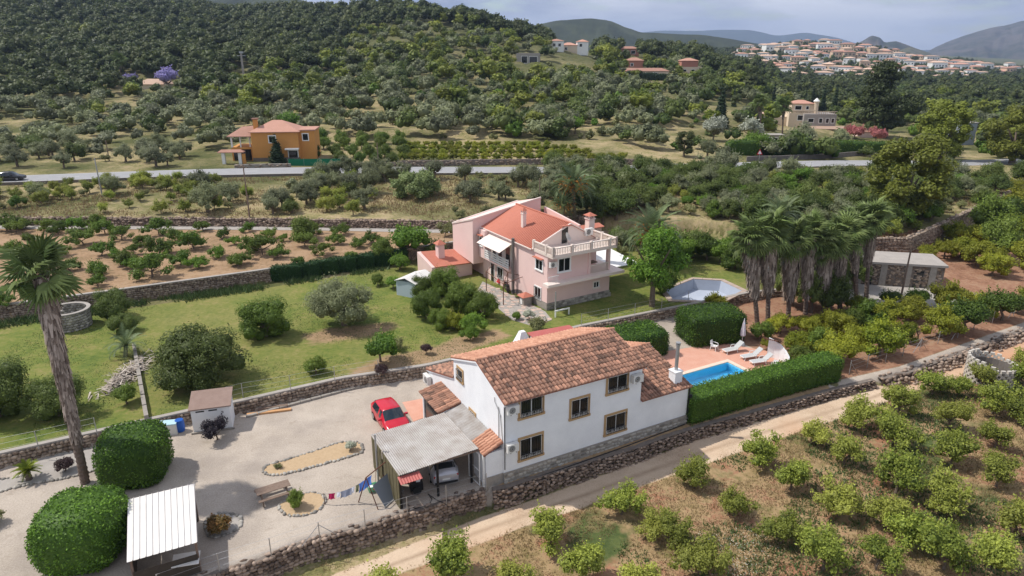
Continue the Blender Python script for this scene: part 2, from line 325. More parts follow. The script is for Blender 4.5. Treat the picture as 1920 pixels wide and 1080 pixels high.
def gz(x, y):
    x = np.asarray(x, float); y = np.asarray(y, float)
    zr, zl, zo, zn = zr_(x), zl_(x), zo_(x), zn_(x)
    yr, yl, yo, yn = ly(LR, x), ly(LL, x), ly(LO, x), ly(LN, x)
    rise = far_z(x, np.full_like(y, 128.))
    up = zn+(rise-zn)*np.clip((y-yn)/np.maximum(126-yn, 4), 0, 1)
    z = zr+(0-zr)*step(y, yr)+(zl-0)*step(y, yl)+(zo-zl)*step(y, yo)+(up-zo)*step(y, yn)
    far = far_z(x, y)
    b = np.clip((y-128)/6, 0, 1); z = z*(1-b)+far*b
    amp = np.where(y > yn, .25, 0)+np.where(y < yr-4.5, .12, 0)+np.clip((y-150)/200, 0, 1)*3
    road = np.clip(1-np.abs(y-road_y(x))/9, 0, 1)
    sc = np.where(y > 150, .02, .12)
    z = z+amp*(1-_sm(road))*(fbm(x*.03, y*.03, 4, 3)*2-1+(.3*(fbm(x*.3, y*.3, 2, 5)*2-1)))
    # garden terraces cut in the slopes across the road
    tz = np.clip((y-138)/30, 0, 1)*np.clip((420-y)/60, 0, 1)
    q = z/1.5; z = z*(1-tz*.65)+tz*.65*1.5*(np.floor(q)+_sm(np.clip((q-np.floor(q)-.7)/.3, 0, 1)))
    return z
RP = np.array([at(px, py, z)[:2] for px, py, z in [(-500, 346, 5.2), (0, 333.5, 5.2), (300, 325.5, 5), (600, 321, 4.8), (900, 320.5, 4.6), (1200, 317.5, 4.4), (1400, 312, 4.2), (1500, 307, 4.1), (1650, 300, 3.9), (1850, 292, 3.7), (2000, 287, 3.6), (2400, 276, 3.5)]])
def road_y(x): return np.interp(x, RP[:, 0], RP[:, 1])
def G(px, py):                                # first ground point along the sight line of a photo point
    r = ray(px, py); ts = np.concatenate([np.arange(25, 260, .1), np.arange(260, 2400, 1.)])
    X, Y, Z = r[0]*ts, r[1]*ts, CAMH+r[2]*ts
    h = gz(X, Y); k = np.argmax(Z < h); 
    if not (Z < h).any(): k = len(ts)-1
    return np.array([X[k], Y[k], h[k]])
def gzz(x, y): return float(gz(np.array([float(x)]), np.array([float(y)]))[0])
# track band
TKU = line([(-700, 1500), (0, 1290), (380, 1160), (600, 1078), (913, 958), (1100, 899), (1300, 829), (1600, 744), (1700, 708), (1920, 630), (2300, 510)], -1)
TKL = line([(-700, 1750), (0, 1400), (380, 1230), (720, 1078), (1000, 975), (1100, 946), (1200, 912), (1300, 880), (1400, 847), (1500, 815), (1600, 783), (1700, 745), (1820, 707), (1920, 670), (2300, 540)], -1)
LANEC = line([(-600, 423), (0, 423), (300, 424), (600, 426), (860, 431), (1000, 433), (1100, 436)], 2.4)
def inpoly(x, y, P):
    c = np.zeros(x.shape, bool); j = len(P)-1
    for i in range(len(P)):
        xi, yi = P[i][0], P[i][1]; xj, yj = P[j][0], P[j][1]
        t = ((yi > y) != (yj > y)) & (x < (xj-xi)*(y-yi)/((yj-yi) or 1e-9)+xi); c ^= t; j = i
    return c
def sdist(x, y, P, closed=True):
    d = np.full(x.shape, 1e9); n = len(P)
    for i in range(n if closed else n-1):
        a = P[i]; b = P[(i+1) % n]; ex, ey = b[0]-a[0], b[1]-a[1]; l = ex*ex+ey*ey+1e-9
        t = np.clip(((x-a[0])*ex+(y-a[1])*ey)/l, 0, 1); d = np.minimum(d, np.hypot(x-a[0]-t*ex, y-a[1]-t*ey))
    return d
GREEN_PATCH = [at(*p)[:2] for p in [(-200, 640, .9), (0, 610, .9), (160, 600, .9), (500, 540, .9), (740, 505, .9), (760, 560, .9), (950, 600, .9), (1250, 560, .9), (1280, 575, .9), (1085, 612, .9), (930, 640, .9), (760, 655, .9), (660, 700, .9), (440, 752, .9), (280, 788, .9), (0, 850, .9), (-400, 950, .9)]]
DRYLAWN = [at(*p)[:2] for p in [(930, 618, .9), (960, 630, .9), (800, 684, .9), (690, 702, .9), (655, 712, .9), (662, 695, .9), (720, 668, .9), (800, 655, .9), (860, 632, .9)]]
DRY2 = [at(*p)[:2] for p in [(560, 628, .9), (620, 612, .9), (720, 600, .9), (760, 610, .9), (720, 628, .9), (640, 640, .9), (580, 650, .9)]]
YARD_R = [at(*p)[:2] for p in [(1590, 700, 0), (1920, 600, 0), (2300, 480, 0), (2300, 470, 0), (1920, 585, 0), (1590, 690, 0)]]
SLAB = [at(*p)[:2] for p in [(1560, 520, .3), (1640, 505, .3), (1900, 560, .3), (1800, 590, .1), (1620, 575, 0), (1560, 560, 0)]]
def zones(x, y):
    yr, yl, yo, yn = ly(LR, x), ly(LL, x), ly(LO, x), ly(LN, x); tu, tl = ly(TKU, x), ly(TKL, x)
    z = {}
    band = lambda lo, hi: np.minimum(y-lo, hi-y)
    ss = lambda d, w=.5: np.clip(.5+d/(2*w), 0, 1)
    z['track'] = ss(band(tl, tu), .45)*(y < yr)
    yard = (y > yr) & (y < yl+.3)
    hu = (x+.51)*cos(radians(28.87))+(y-37.01)*sin(radians(28.87)); z['gravel'] = np.maximum(ss(np.minimum(band(yr, yl+.3), 30-hu), .4), ss(np.minimum(band(yr+.1, yr+1.15), x-27), .4))
    ledge = ss(np.minimum(band(yr, yr+1.6), np.minimum(x+1, 26-x)), .3); z['gravel'] = z['gravel']*(1-ledge*.8)
    lawn = ss(np.minimum(band(yl+.2, yo-2.2), 40-x), .5)
    z['grass'] = lawn
    z['red'] = np.where(yard, ss(hu-30, .5), np.where((y > yl) & (y < yo), ss(x-33, 1.5), 0))*(y > yr)*(1-ss(1.15-(y-yr), .3))
    dd = sdist(x, y, DRYLAWN)*np.where(inpoly(x, y, DRYLAWN), 1, -1)
    d2_ = sdist(x, y, DRY2)*np.where(inpoly(x, y, DRY2), 1, -1); z['dryl'] = np.maximum(np.maximum(ss(dd, 1.2), ss(d2_, 1.5)*.8)*lawn, ledge*.9)
    z['orch'] = ss(band(yo, yn-.5), .4)*np.where(x < 16, 1, 0)
    z['field'] = ss(tl-y, .6)
    dsl = sdist(x, y, SLAB)*np.where(inpoly(x, y, SLAB), 1, -1); z['conc'] = ss(dsl, .3)
    z['twheel'] = np.clip((y-tl)/np.maximum(tu-tl, .1), 0, 1)
    return z, (yr, yl, yo, yn)
def ground_mat():
    m = bpy.data.materials.new('ground'); m.use_nodes = True; t = m.node_tree; B = t.nodes['Principled BSDF']; N = t.nodes.new; L = t.links.new
    B.inputs['Roughness'].default_value = .95; B.inputs['Specular IOR Level'].default_value = .1
    tcn = N('ShaderNodeTexCoord')
    def noise(sc, det=6, ro=.6, off=0):
        n = N('ShaderNodeTexNoise'); n.inputs['Scale'].default_value = sc; n.inputs['Detail'].default_value = det; n.inputs['Roughness'].default_value = ro
        mpn = N('ShaderNodeMapping'); mpn.inputs['Location'].default_value = (off, off*1.7, 0); L(tcn.outputs['Object'], mpn.inputs[0]); L(mpn.outputs[0], n.inputs[0]); return n.outputs[0]
    def ramp(f, cols):
        r = N('ShaderNodeValToRGB'); els = r.color_ramp.elements
        while len(els) < len(cols): els.new(.5)
        for e_, (p, c) in zip(els, cols): e_.position = p; e_.color = tuple(c)+(1,)
        L(f, r.inputs[0]); return r.outputs[0]
    def mixc(f, a, b):
        x = N('ShaderNodeMix'); x.data_type = 'RGBA'; L(f, x.inputs[0])
        for k, v in ((6, a), (7, b)):
            if isinstance(v, tuple): x.inputs[k].default_value = v+(1,)
            else: L(v, x.inputs[k])
        return x.outputs[2]
    def mth(op, a, b, cl=False):
        x = N('ShaderNodeMath'); x.operation = op; x.use_clamp = cl
        for k, v in ((0, a), (1, b)):
            if isinstance(v, (int, float)): x.inputs[k].default_value = v
            else: L(v, x.inputs[k])
        return x.outputs[0]
    big, mid, fine, vfine = noise(.05, 5), noise(.35, 7, .65, 3), noise(2.2, 8, .7, 7), noise(11, 6, .7, 11)
    mix2 = mth('ADD', mth('MULTIPLY', mid, .5), mth('MULTIPLY', fine, .5))
    za = N('ShaderNodeVertexColor'); za.layer_name = 'za'; zb = N('ShaderNodeVertexColor'); zb.layer_name = 'zb'; zc = N('ShaderNodeVertexColor'); zc.layer_name = 'zc'
    sa, sb_, sc_ = N('ShaderNodeSeparateColor'), N('ShaderNodeSeparateColor'), N('ShaderNodeSeparateColor')
    L(za.outputs[0], sa.inputs[0]); L(zb.outputs[0], sb_.inputs[0]); L(zc.outputs[0], sc_.inputs[0])
    def edge(attr, k=.5, sharp=6):
        v = mth('ADD', attr, mth('MULTIPLY', mth('SUBTRACT', mix2, .5), k)); v = mth('SUBTRACT', v, .5); v = mth('MULTIPLY', v, sharp); return mth('ADD', v, .5, True)
    # scrubland with terraces: dry grass, soil, green weeds
    scrub = ramp(mix2, [(.36, (.13, .13, .05)), (.45, (.22, .20, .085)), (.52, (.34, .275, .15)), (.6, (.40, .31, .19)), (.68, (.38, .25, .155))])
    scrubg = ramp(fine, [(.3, (.05, .065, .02)), (.7, (.13, .13, .05))])
    col = mixc(mth('MULTIPLY', mth('SUBTRACT', big, .42), 5, True), scrub, scrubg)
    farg = ramp(mix2, [(.35, (.05, .065, .025)), (.55, (.10, .105, .045)), (.68, (.21, .16, .09))])
    col = mixc(sc_.outputs[1], col, farg)
    orch = ramp(mix2, [(.34, (.14, .125, .055)), (.42, (.23, .16, .09)), (.5, (.33, .215, .13)), (.58, (.37, .255, .16)), (.68, (.35, .20, .12))])
    col = mixc(edge(sb_.outputs[1], .5), col, orch)
    field = ramp(mth('ADD', mth('MULTIPLY', mid, .6), mth('MULTIPLY', fine, .4)), [(.35, (.15, .15, .05)), (.43, (.26, .19, .095)), (.5, (.36, .255, .14)), (.56, (.32, .18, .11)), (.64, (.35, .16, .09))])
    fg = ramp(fine, [(.3, (.05, .075, .025)), (.7, (.12, .145, .05))])
    field = mixc(mth('MULTIPLY', mth('SUBTRACT', noise(.16, 6, .6, 31), .53), 12, True), field, fg)
    col = mixc(edge(sc_.outputs[0], .5), col, field)
    grass = ramp(mix2, [(.36, (.085, .125, .03)), (.45, (.13, .165, .038)), (.53, (.175, .19, .05)), (.62, (.25, .215, .085))])
    grass = mixc(mth('MULTIPLY', mth('SUBTRACT', big, .5), 4, True), grass, ramp(fine, [(.35, (.19, .18, .06)), (.65, (.30, .25, .11))]))
    col = mixc(edge(sa.outputs[0], .6), col, grass)
    dryl = ramp(mix2, [(.36, (.19, .13, .07)), (.48, (.30, .21, .12)), (.56, (.34, .23, .14)), (.66, (.24, .20, .08))])
    col = mixc(edge(sb_.outputs[2], .9, 4), col, dryl)
    red = ramp(mix2, [(.36, (.17, .09, .055)), (.48, (.28, .15, .095)), (.58, (.34, .21, .135)), (.68, (.22, .18, .09))])
    col = mixc(edge(sb_.outputs[0], .5), col, red)
    gvl = ramp(mth('ADD', mth('MULTIPLY', mid, .35), mth('MULTIPLY', vfine, .65)), [(.3, (.28, .235, .19)), (.48, (.42, .36, .30)), (.56, (.48, .415, .35)), (.7, (.56, .50, .43))])
    gvl = mixc(mth('MULTIPLY', mth('SUBTRACT', noise(.22, 6, .6, 19), .47), 5, True), gvl, ramp(vfine, [(.3, (.27, .23, .195)), (.7, (.40, .345, .295))]))
    gvl = mixc(mth('MULTIPLY', mth('SUBTRACT', noise(.7, 8, .75, 23), .56), 7, True), gvl, ramp(fine, [(.3, (.25, .205, .165)), (.7, (.36, .30, .24))]))
    col = mixc(edge(sa.outputs[1], .35), col, gvl)
    trk = ramp(mth('ADD', mth('MULTIPLY', mid, .5), mth('MULTIPLY', vfine, .5)), [(.33, (.36, .25, .17)), (.5, (.56, .43, .31)), (.66, (.64, .50, .37))])
    ctr = mth('SUBTRACT', 1, mth('MULTIPLY', mth('ABSOLUTE', mth('SUBTRACT', sc_.outputs[2], .46), 0), 7), True)
    trk = mixc(mth('MULTIPLY', ctr, mth('MULTIPLY', mid, 1.25, True)), trk, ramp(fine, [(.3, (.26, .18, .12)), (.7, (.40, .29, .20))]))
    trk = mixc(mth('MULTIPLY', mth('SUBTRACT', noise(.06, 3, .5, 61), .5), 6, True), trk, (.52, .30, .18))
    col = mixc(edge(sa.outputs[2], .45), col, trk)
    cn = ramp(mid, [(.3, (.30, .28, .25)), (.7, (.46, .42, .38))])
    col = mixc(zb.outputs[1], col, cn)
    L(col, B.inputs['Base Color'])
    bp = N('ShaderNodeBump'); bp.inputs['Strength'].default_value = .6; bp.inputs['Distance'].default_value = .12
    L(mth('ADD', mth('MULTIPLY', fine, .6), mth('MULTIPLY', vfine, .4)), bp.inputs['Height']); L(bp.outputs[0], B.inputs['Normal'])
    return m
M['ground'] = ground_mat()
def ground_grid(X, Y, near):
    ny, nx = X.shape; x = X.ravel(); y = Y.ravel(); Z = gz(x, y)
    z, (yr, yl, yo, yn) = zones(x, y)
    if near: cut = inpoly(x, y, POOLHOLE) | inpoly(x, y, POOLHOLE2); Z = np.where(cut, Z-2.6, Z)
    one = np.ones_like(x)
    farv = np.clip((y-170)/250, 0, 1)*.9
    za = np.stack([z['grass'], z['gravel'], z['track'], one], 1); zb = np.stack([z['red'], z['orch'], z['dryl'], z['conc']], 1); zc = np.stack([z['field'], farv, z['twheel'], one], 1)
    i = np.arange(nx*ny).reshape(ny, nx); F = np.stack([i[:-1, :-1], i[:-1, 1:], i[1:, 1:], i[1:, :-1]], -1).reshape(-1, 4)
    cx = x[F].mean(1); cy = y[F].mean(1)
    yr, yl, yo, yn = ly(LR, cx), ly(LL, cx), ly(LO, cx), ly(LN, cx)
    cls = np.full(len(F), 5)
    cls[cy < yn] = 4; cls[cy < yo] = 3; cls[(cy < yl)] = 1; cls[(cy > yr) & (cy < yo) & (((cx+.51)*.876+(cy-37.01)*.483 > 30) & (cy < yl) | (cx > 33))] = 2
    cls[cy < yr] = 6; cls[(cy < ly(TKL, cx))] = 0
    cls[cy > 150] = 7
    names = {0: 'grove_field', 1: 'gravel_yard', 2: 'red_orchard_soil', 3: 'lawn', 4: 'orchard_ground', 5: 'scrubland', 6: 'dirt_track', 7: 'hillside'}
    for k, nm in names.items():
        sel = F[cls == k]
        if not len(sel): continue
        u, inv = np.unique(sel, return_inverse=True)
        me = np_mesh(nm, np.stack([x, y, Z], 1)[u], inv.reshape(-1, 4), M['ground'], {'za': ('FLOAT_COLOR', za[u]), 'zb': ('FLOAT_COLOR', zb[u]), 'zc': ('FLOAT_COLOR', zc[u])}, smooth=True)
        tag(link(nm if near else nm, me), kind='structure')
# white house frame and pink house frame
class Frame:
    def __init__(s, A, ang): s.A = np.array(A, float); s.ang = radians(ang); s.u = np.array([cos(s.ang), sin(s.ang), 0]); s.w = np.array([-sin(s.ang), cos(s.ang), 0])
    def p(s, a, b, z=0): return s.A+s.u*a+s.w*b+np.array([0, 0, z])
HF = Frame((-.51, 37.01, 0), 28.87)
PF = Frame((3.55, 65.22, .9), 31.63)
POOLHOLE = [HF.p(a, b)[:2] for a, b in ((15.8, 1.4), (26.2, 1.4), (26.2, 6.6), (15.8, 6.6))]
P2 = [at(px, py, .9)[:2] for px, py in ((1247, 545), (1300, 524), (1352, 527), (1392, 546), (1350, 566), (1262, 563))]
POOL2C = np.mean(P2, 0)
POOLHOLE2 = [POOL2C+(np.array(p)-POOL2C)*1.0 for p in P2]
gx = np.arange(-112, 122.01, .45); gy = np.arange(19, 136.01, .4)
X, Y = np.meshgrid(gx, gy); ground_grid(X, Y, True)
ss_ = np.linspace(-1.15, 1.15, 300); yy = 135.6*np.exp(np.linspace(0, math.log(11700/135.6), 330))
S_, YY = np.meshgrid(ss_, yy); ground_grid(S_*YY, YY, False)
# side wings of near ground (outside the frame)
# ------------------------------------------------------------------ roads
def ribbon(name, cx, cy, half, zoff, m, kind='structure', vfun=None, seg=1.0):
    d = np.r_[0, np.cumsum(np.hypot(np.diff(cx), np.diff(cy)))]; n = int(d[-1]/seg)+1
    t = np.linspace(0, d[-1], n); x = np.interp(t, d, cx); y = np.interp(t, d, cy)
    k = 9; xs = np.convolve(np.pad(x, k//2, 'edge'), np.ones(k)/k, 'valid'); ys = np.convolve(np.pad(y, k//2, 'edge'), np.ones(k)/k, 'valid'); x, y = xs, ys
    tx, ty = np.gradient(x), np.gradient(y); l = np.hypot(tx, ty); nx_, ny_ = -ty/l, tx/l
    zc = vfun(x, y)+zoff
    zc = np.convolve(np.pad(zc, 5, 'edge'), np.ones(11)/11, 'valid')
    V = []; 
    for a in half: V.append(np.stack([x+nx_*a, y+ny_*a, zc], 1))
    V = np.concatenate(V); k = len(half); F = []
    for j in range(k-1):
        a = np.arange(n-1)+j*n; F.append(np.stack([a, a+1, a+1+n, a+n][::-1], 1))
    me = np_mesh(name, V, np.concatenate(F), m); o = link(name, me)
    if kind: tag(o, kind=kind)
    return x, y, zc, nx_, ny_
RX, RY = RP[:, 0], RP[:, 1]
rx, ry, rz, rnx, rny = ribbon('main_road', RX, RY, [-3.6, 0, 3.6], .22, M['asphalt'], vfun=gz, seg=2)
ribbon('road_line', RX, RY, [-3.25, -3.12], .226, M['paint'], vfun=gz, seg=2)
ribbon('road_line', RX, RY, [3.12, 3.25], .226, M['paint'], vfun=gz, seg=2)
mb = MB()
for i in range(0, len(rx)-2, 5):
    for s_ in (1,):
        p = [(rx[i]-rnx[i]*.06, ry[i]-rny[i]*.06, rz[i]+.006), (rx[i+1]-rnx[i]*.06, ry[i+1]-rny[i]*.06, rz[i+1]+.006), (rx[i+1]+rnx[i]*.06, ry[i+1]+rny[i]*.06, rz[i+1]+.006), (rx[i]+rnx[i]*.06, ry[i]+rny[i]*.06, rz[i]+.006)]
        mb.quad(*p)
tag(mb.build('road_centre_dashes', M['paint']), kind='structure')
mb = MB()                                     # embankment wall under the near road edge
for i in range(0, len(rx)-1):
    a, b = i, i+1
    pts = [(rx[a]-rnx[a]*3.6, ry[a]-rny[a]*3.6), (rx[b]-rnx[b]*3.6, ry[b]-rny[b]*3.6), (rx[b]-rnx[b]*3.95, ry[b]-rny[b]*3.95), (rx[a]-rnx[a]*3.95, ry[a]-rny[a]*3.95)]
    mb.prism(pts[::-1], min(rz[a], rz[b])-1.6, min(rz[a], rz[b])+.05)
o = mb.build('road_edge_wall', M['concrete_dark']); tag(o, 'low dark concrete edge wall holding up the near side of the main road', 'wall')
ribbon('concrete_lane', LANEC[:, 0], LANEC[:, 1], [-1.5, 0, 1.5], .03, M['conc'], vfun=gz)
# ------------------------------------------------------------------ stones and walls
_t = (1+5**.5)/2
ICO_V = np.array([(-1,_t,0),(1,_t,0),(-1,-_t,0),(1,-_t,0),(0,-1,_t),(0,1,_t),(0,-1,-_t),(0,1,-_t),(_t,0,-1),(_t,0,1),(-_t,0,-1),(-_t,0,1)], float)/sqrt(1+_t*_t)
ICO_F = np.array([(0,11,5),(0,5,1),(0,1,7),(0,7,10),(0,10,11),(1,5,9),(5,11,4),(11,10,2),(10,7,6),(7,1,8),(3,9,4),(3,4,2),(3,2,6),(3,6,8),(3,8,9),(4,9,5),(2,4,11),(6,2,10),(8,6,7),(9,8,1)])
def ico_sub():
    v = [tuple(p) for p in ICO_V]; f = []; c = {}
    def mid(a, b):
        k = (min(a, b), max(a, b))
        if k not in c:
            p = (np.array(v[a])+np.array(v[b])); p = p/np.linalg.norm(p); v.append(tuple(p)); c[k] = len(v)-1
        return c[k]
    for a, b, d in ICO_F:
        x, y, z = mid(a, b), mid(b, d), mid(d, a); f += [(a, x, z), (b, y, x), (d, z, y), (x, y, z)]
    return np.array(v), np.array(f)
ICO2_V, ICO2_F = ico_sub()
def stones_arrays(P, S, A, r):
    """P (n,3) centres, S (n,3) half sizes, A (n) yaw; squared-off jittered lumps"""
    n = len(P); B = ICO_V/np.max(np.abs(ICO_V)); B = np.sign(B)*np.abs(B)**.6
    V = B[None]*(1+r.uniform(-.16, .16, (n, 12, 3)))*S[:, None]
    c, s = np.cos(A)[:, None], np.sin(A)[:, None]
    X = V[..., 0]*c-V[..., 1]*s; Y_ = V[..., 0]*s+V[..., 1]*c
    V = np.stack([X, Y_, V[..., 2]], -1)+P[:, None]
    F = (ICO_F[None]+(np.arange(n)*12)[:, None, None]).reshape(-1, 3)
    return V.reshape(-1, 3), F, np.repeat(r.random(n), 12)
stone_vars = []
def stone_meshes(m):
    key = m.name
    r = np.random.default_rng(5); out_ = []
    for i in range(8):
        V, F, R = stones_arrays(np.zeros((1, 3)), np.ones((1, 3)), np.zeros(1), r); R[:] = i/7
        out_.append(np_mesh('stone', V, F, m, {'rnd': ('FLOAT', R)}))
    return out_
SM = {}
def wall_samples(line_, x0, x1, stp):
    xs = np.arange(x0, x1, .25); ys = ly(line_, xs); d = np.r_[0, np.cumsum(np.hypot(np.diff(xs), np.diff(ys)))]
    t = np.arange(0, d[-1], stp); return np.interp(t, d, xs), np.interp(t, d, ys), t
def stone_wall(name, label, line_, x0, x1, zbot, ztop, size=.3, batter=.12, face=-.1, thick=.5, m='stone', singles=None, rough=.12, cap=None, sd=1, backing='mortar', toprubble=True, cat='wall', parent=None, capm='conc'):
    r = np.random.default_rng(sd)
    xs, ys, t = wall_samples(line_, x0, x1, 1.0)
    tx, ty = np.gradient(xs), np.gradient(ys); l = np.hypot(tx, ty); nx_, ny_ = ty/l, -tx/l     # normal towards the camera side
    zb, zt = zbot(xs, ys), ztop(xs, ys)
    root = parent or empty(name, (xs[0], ys[0], float(zb[0])), 0, label, cat)
    o0 = np.array(root.location)
    mb = MB()
    for i in range(len(xs)-1):
        q = []
        for k in (i, i+1): q.append((xs[k]+nx_[k]*(face-.06)-o0[0], ys[k]+ny_[k]*(face-.06)-o0[1]))
        for k in (i+1, i): q.append((xs[k]+nx_[k]*(face-thick)-o0[0], ys[k]+ny_[k]*(face-thick)-o0[1]))
        zb_ = min(zb[i], zb[i+1])-.3-o0[2]
        fz = lambda x_, y_, i=i: 0
        h0, h1 = zt[i]-.07-o0[2], zt[i+1]-.07-o0[2]
        mb.add([(q[0][0], q[0][1], zb_), (q[1][0], q[1][1], zb_), (q[2][0], q[2][1], zb_), (q[3][0], q[3][1], zb_), (q[0][0], q[0][1], h0), (q[1][0], q[1][1], h1), (q[2][0], q[2][1], h1), (q[3][0], q[3][1], h0)],
               [(0, 1, 5, 4), (4, 5, 6, 7), (2, 3, 7, 6)])
    mb.build('wall_core', M[backing], root)
    P, S, A = [], [], []
    total = np.hypot(np.diff(xs), np.diff(ys)).sum()
    nrow = max(1, int(round(np.max(zt-zb)/(size*.72))))
    for row in range(nrow+1):
        s = 0
        while s < total:
            w = size*r.uniform(.65, 1.5); sc = s+w/2; s += w*.97
            k = min(sc/1.0, len(xs)-1.001); k0 = int(k); f = k-k0
            x = xs[k0]*(1-f)+xs[k0+1]*f; y = ys[k0]*(1-f)+ys[k0+1]*f; nx0, ny0 = nx_[k0], ny_[k0]
            b, tt = zb[k0]*(1-f)+zb[k0+1]*f, zt[k0]*(1-f)+zt[k0+1]*f
            hh = (tt-b)/nrow
            if row == nrow:
                if not toprubble: continue
                off = face-.1-r.uniform(0, thick*.75); z = tt-.02+r.uniform(-.05, .05); h = size*.3
                if r.random() < .25: continue
            else:
                off = face+batter*(1-row/nrow)+r.uniform(-rough, rough)*.4; z = b+hh*(row+.5)+r.uniform(-.04, .04); h = hh*.53
            P.append((x+nx0*off-o0[0], y+ny0*off-o0[1], z-o0[2])); S.append((w*.52, size*r.uniform(.32, .5), h*r.uniform(.85, 1.12))); A.append(atan2(ty[k0], tx[k0])+r.uniform(-.2, .2))
    P, S, A = np.array(P), np.array(S), np.array(A)
    D = np.hypot(P[:, 0]+o0[0], P[:, 1]+o0[1]); order = np.argsort(D)
    ns = min(singles or 0, len(P))
    if ns:
        if m not in SM: SM[m] = stone_meshes(M[m])
        for j in order[:ns]:
            link('stone', SM[m][int(r.integers(8))], root, P[j], (0, 0, A[j]+(pi if r.random() < .5 else 0)), S[j])
    rest = order[ns:]
    if len(rest):
        V, F, R = stones_arrays(P[rest], S[rest], A[rest], r)
        tag(link('stones', np_mesh('stones', V, F, M[m], {'rnd': ('FLOAT', R)}), root), kind='stuff')
    if cap:
        mbc = MB(); w0, w1, th = cap
        for i in range(len(xs)-1):
            q = [(xs[k]+nx_[k]*o_-o0[0], ys[k]+ny_[k]*o_-o0[1]) for k, o_ in ((i, w0), (i+1, w0), (i+1, w1), (i, w1))]
            a, b = zt[i]-o0[2], zt[i+1]-o0[2]
            mbc.add([(*q[0], a), (*q[1], b), (*q[2], b), (*q[3], a), (*q[0], a+th), (*q[1], b+th), (*q[2], b+th), (*q[3], a+th)], [(0, 1, 5, 4), (4, 5, 6, 7), (2, 3, 7, 6)])
        mbc.build('coping', M[capm], root)
    return root
c_ = lambda v: (lambda x, y: np.full_like(x, v))
stone_wall('retaining_wall', 'tall dry stone retaining wall between the gravel yard and the dirt track', LR, -33, -1.2, lambda x, y: zr_(x)-.05, c_(0.02), size=.27, m='stonered', singles=300, sd=3)
stone_wall('retaining_wall', 'low rubble wall along the dirt track below the white house and its long hedge', LR, -1.2, 31, lambda x, y: zr_(x)-.05, c_(-.05), size=.24, m='stonered', sd=4, face=.0, batter=.25, rough=.35, thick=.5, toprubble=False, cap=(.05, -.35, .03), capm='mortar')
stone_wall('retaining_wall', 'reddish rubble bank beside the track along the right hand orchard', LR, 31, 75, lambda x, y: zr_(x)-.05, c_(.02), size=.3, m='stonered', sd=5, face=.2, batter=.6, rough=.7, thick=.9, backing='mortar')
stone_wall('retaining_wall', 'stone retaining wall with flat coping between the green lawn and the gravel yard', LL, -55, 34, c_(0), lambda x, y: zl_(x)+.0, size=.28, m='stone', singles=120, sd=6, cap=(-.06, -.45, .12), toprubble=False, thick=.45)
stone_wall('terrace_wall', 'dark masonry terrace wall with pale coping behind the green lawn', LO, -95, 12, lambda x, y: zl_(x), lambda x, y: zo_(x)+.12, size=.3, m='stone', sd=8, cap=(.0, -.42, .1), toprubble=False, thick=.45, rough=.05, batter=.02)
stone_wall('terrace_wall', 'rough pinkish stone terrace wall behind the grey concrete lane', LN, -100, 12, lambda x, y: zo_(x), lambda x, y: zn_(x), size=.42, m='stonered', sd=9, rough=.3, batter=.3)
stone_wall('terrace_wall', 'dark stone terrace wall stepping up beside the right hand upper orchard', LN, 45.6, 100, lambda x, y: zo_(x)-.1, lambda x, y: zn_(x)+.2, size=.4, m='stone', sd=10, rough=.1, batter=.05, backing='concrete_dark')
# path beam (low kerb) along the foot of the lawn wall
mb = MB(); pts = [at(px, py, 0) for px, py in ((462, 783), (640, 735), (720, 716), (756, 707), (790, 702))]
for i in range(len(pts)-1):
    a, b = pts[i], pts[i+1]; n_ = 9
    for k in range(n_):
        p = a+(b-a)*k/n_; q = a+(b-a)*(k+.94)/n_; d = (b-a)/np.linalg.norm(b-a); w = np.array([-d[1], d[0], 0])*.13
        mb.prism([tuple((p-w)[:2]), tuple((q-w)[:2]), tuple((q+w)[:2]), tuple((p+w)[:2])], -.05, .16)
tag(mb.build('stone_kerb', M['mortarlt']), 'narrow kerb of stone blocks along the foot of the lawn wall', 'kerb')
# ------------------------------------------------------------------ roof tiles
def tile_field(name, O, U, D, nu, nd, m, parent, sd=1, pu=.27, pd=.40, r=.115, base='tilebase', thick=.1, rndbias=0, clip=None):
    """O origin at the eave corner, U unit vector along eave, D unit vector up the slope. Rows of half-round cover tiles."""
    rr = np.random.default_rng(sd); O, U, D = map(lambda q: np.array(q, float), (O, U, D)); U /= np.linalg.norm(U); D /= np.linalg.norm(D)
    Nn = np.cross(U, D); Nn /= np.linalg.norm(Nn)
    cu, cdn = int(round(nu/pu)), int(round(nd/pd)); pu = nu/cu; pd = nd/cdn
    th = np.linspace(0, pi, 5); V = []; F = []; R = []; b = 0
    for i in range(cu):
        for j in range(cdn):
            u0 = (i+.5)*pu+rr.normal(0, .008); d0 = j*pd; 
            if clip and not clip(u0, d0+pd/2): continue
            rk = min(max(rr.normal(.45+rndbias, .24), 0), 1); jit = rr.normal(0, .015)
            for (dd, ra, lift) in ((d0-.05+jit, r*1.08, .035), (d0+pd+.02, r*.86, .0)):
                for t in th: V.append(O+U*(u0+cos(t)*ra)+D*dd+Nn*(sin(t)*ra*.95+lift))
            for k in range(4): F.append((b+k+1, b+k, b+5+k, b+6+k))
            F.append((b, b+1, b+3, b+4)); 
            R += [rk]*10; b += 10
    F3 = np.array([f for f in F]); me = np_mesh('roof_tiles', np.array(V), F3, M[m], {'rnd': ('FLOAT', R)})
    tag(link('roof_tiles', me, parent), kind='stuff')
def roofplane(mb, pts, t=.1, m=0): mb.slab([tuple(p) for p in pts], t, m)
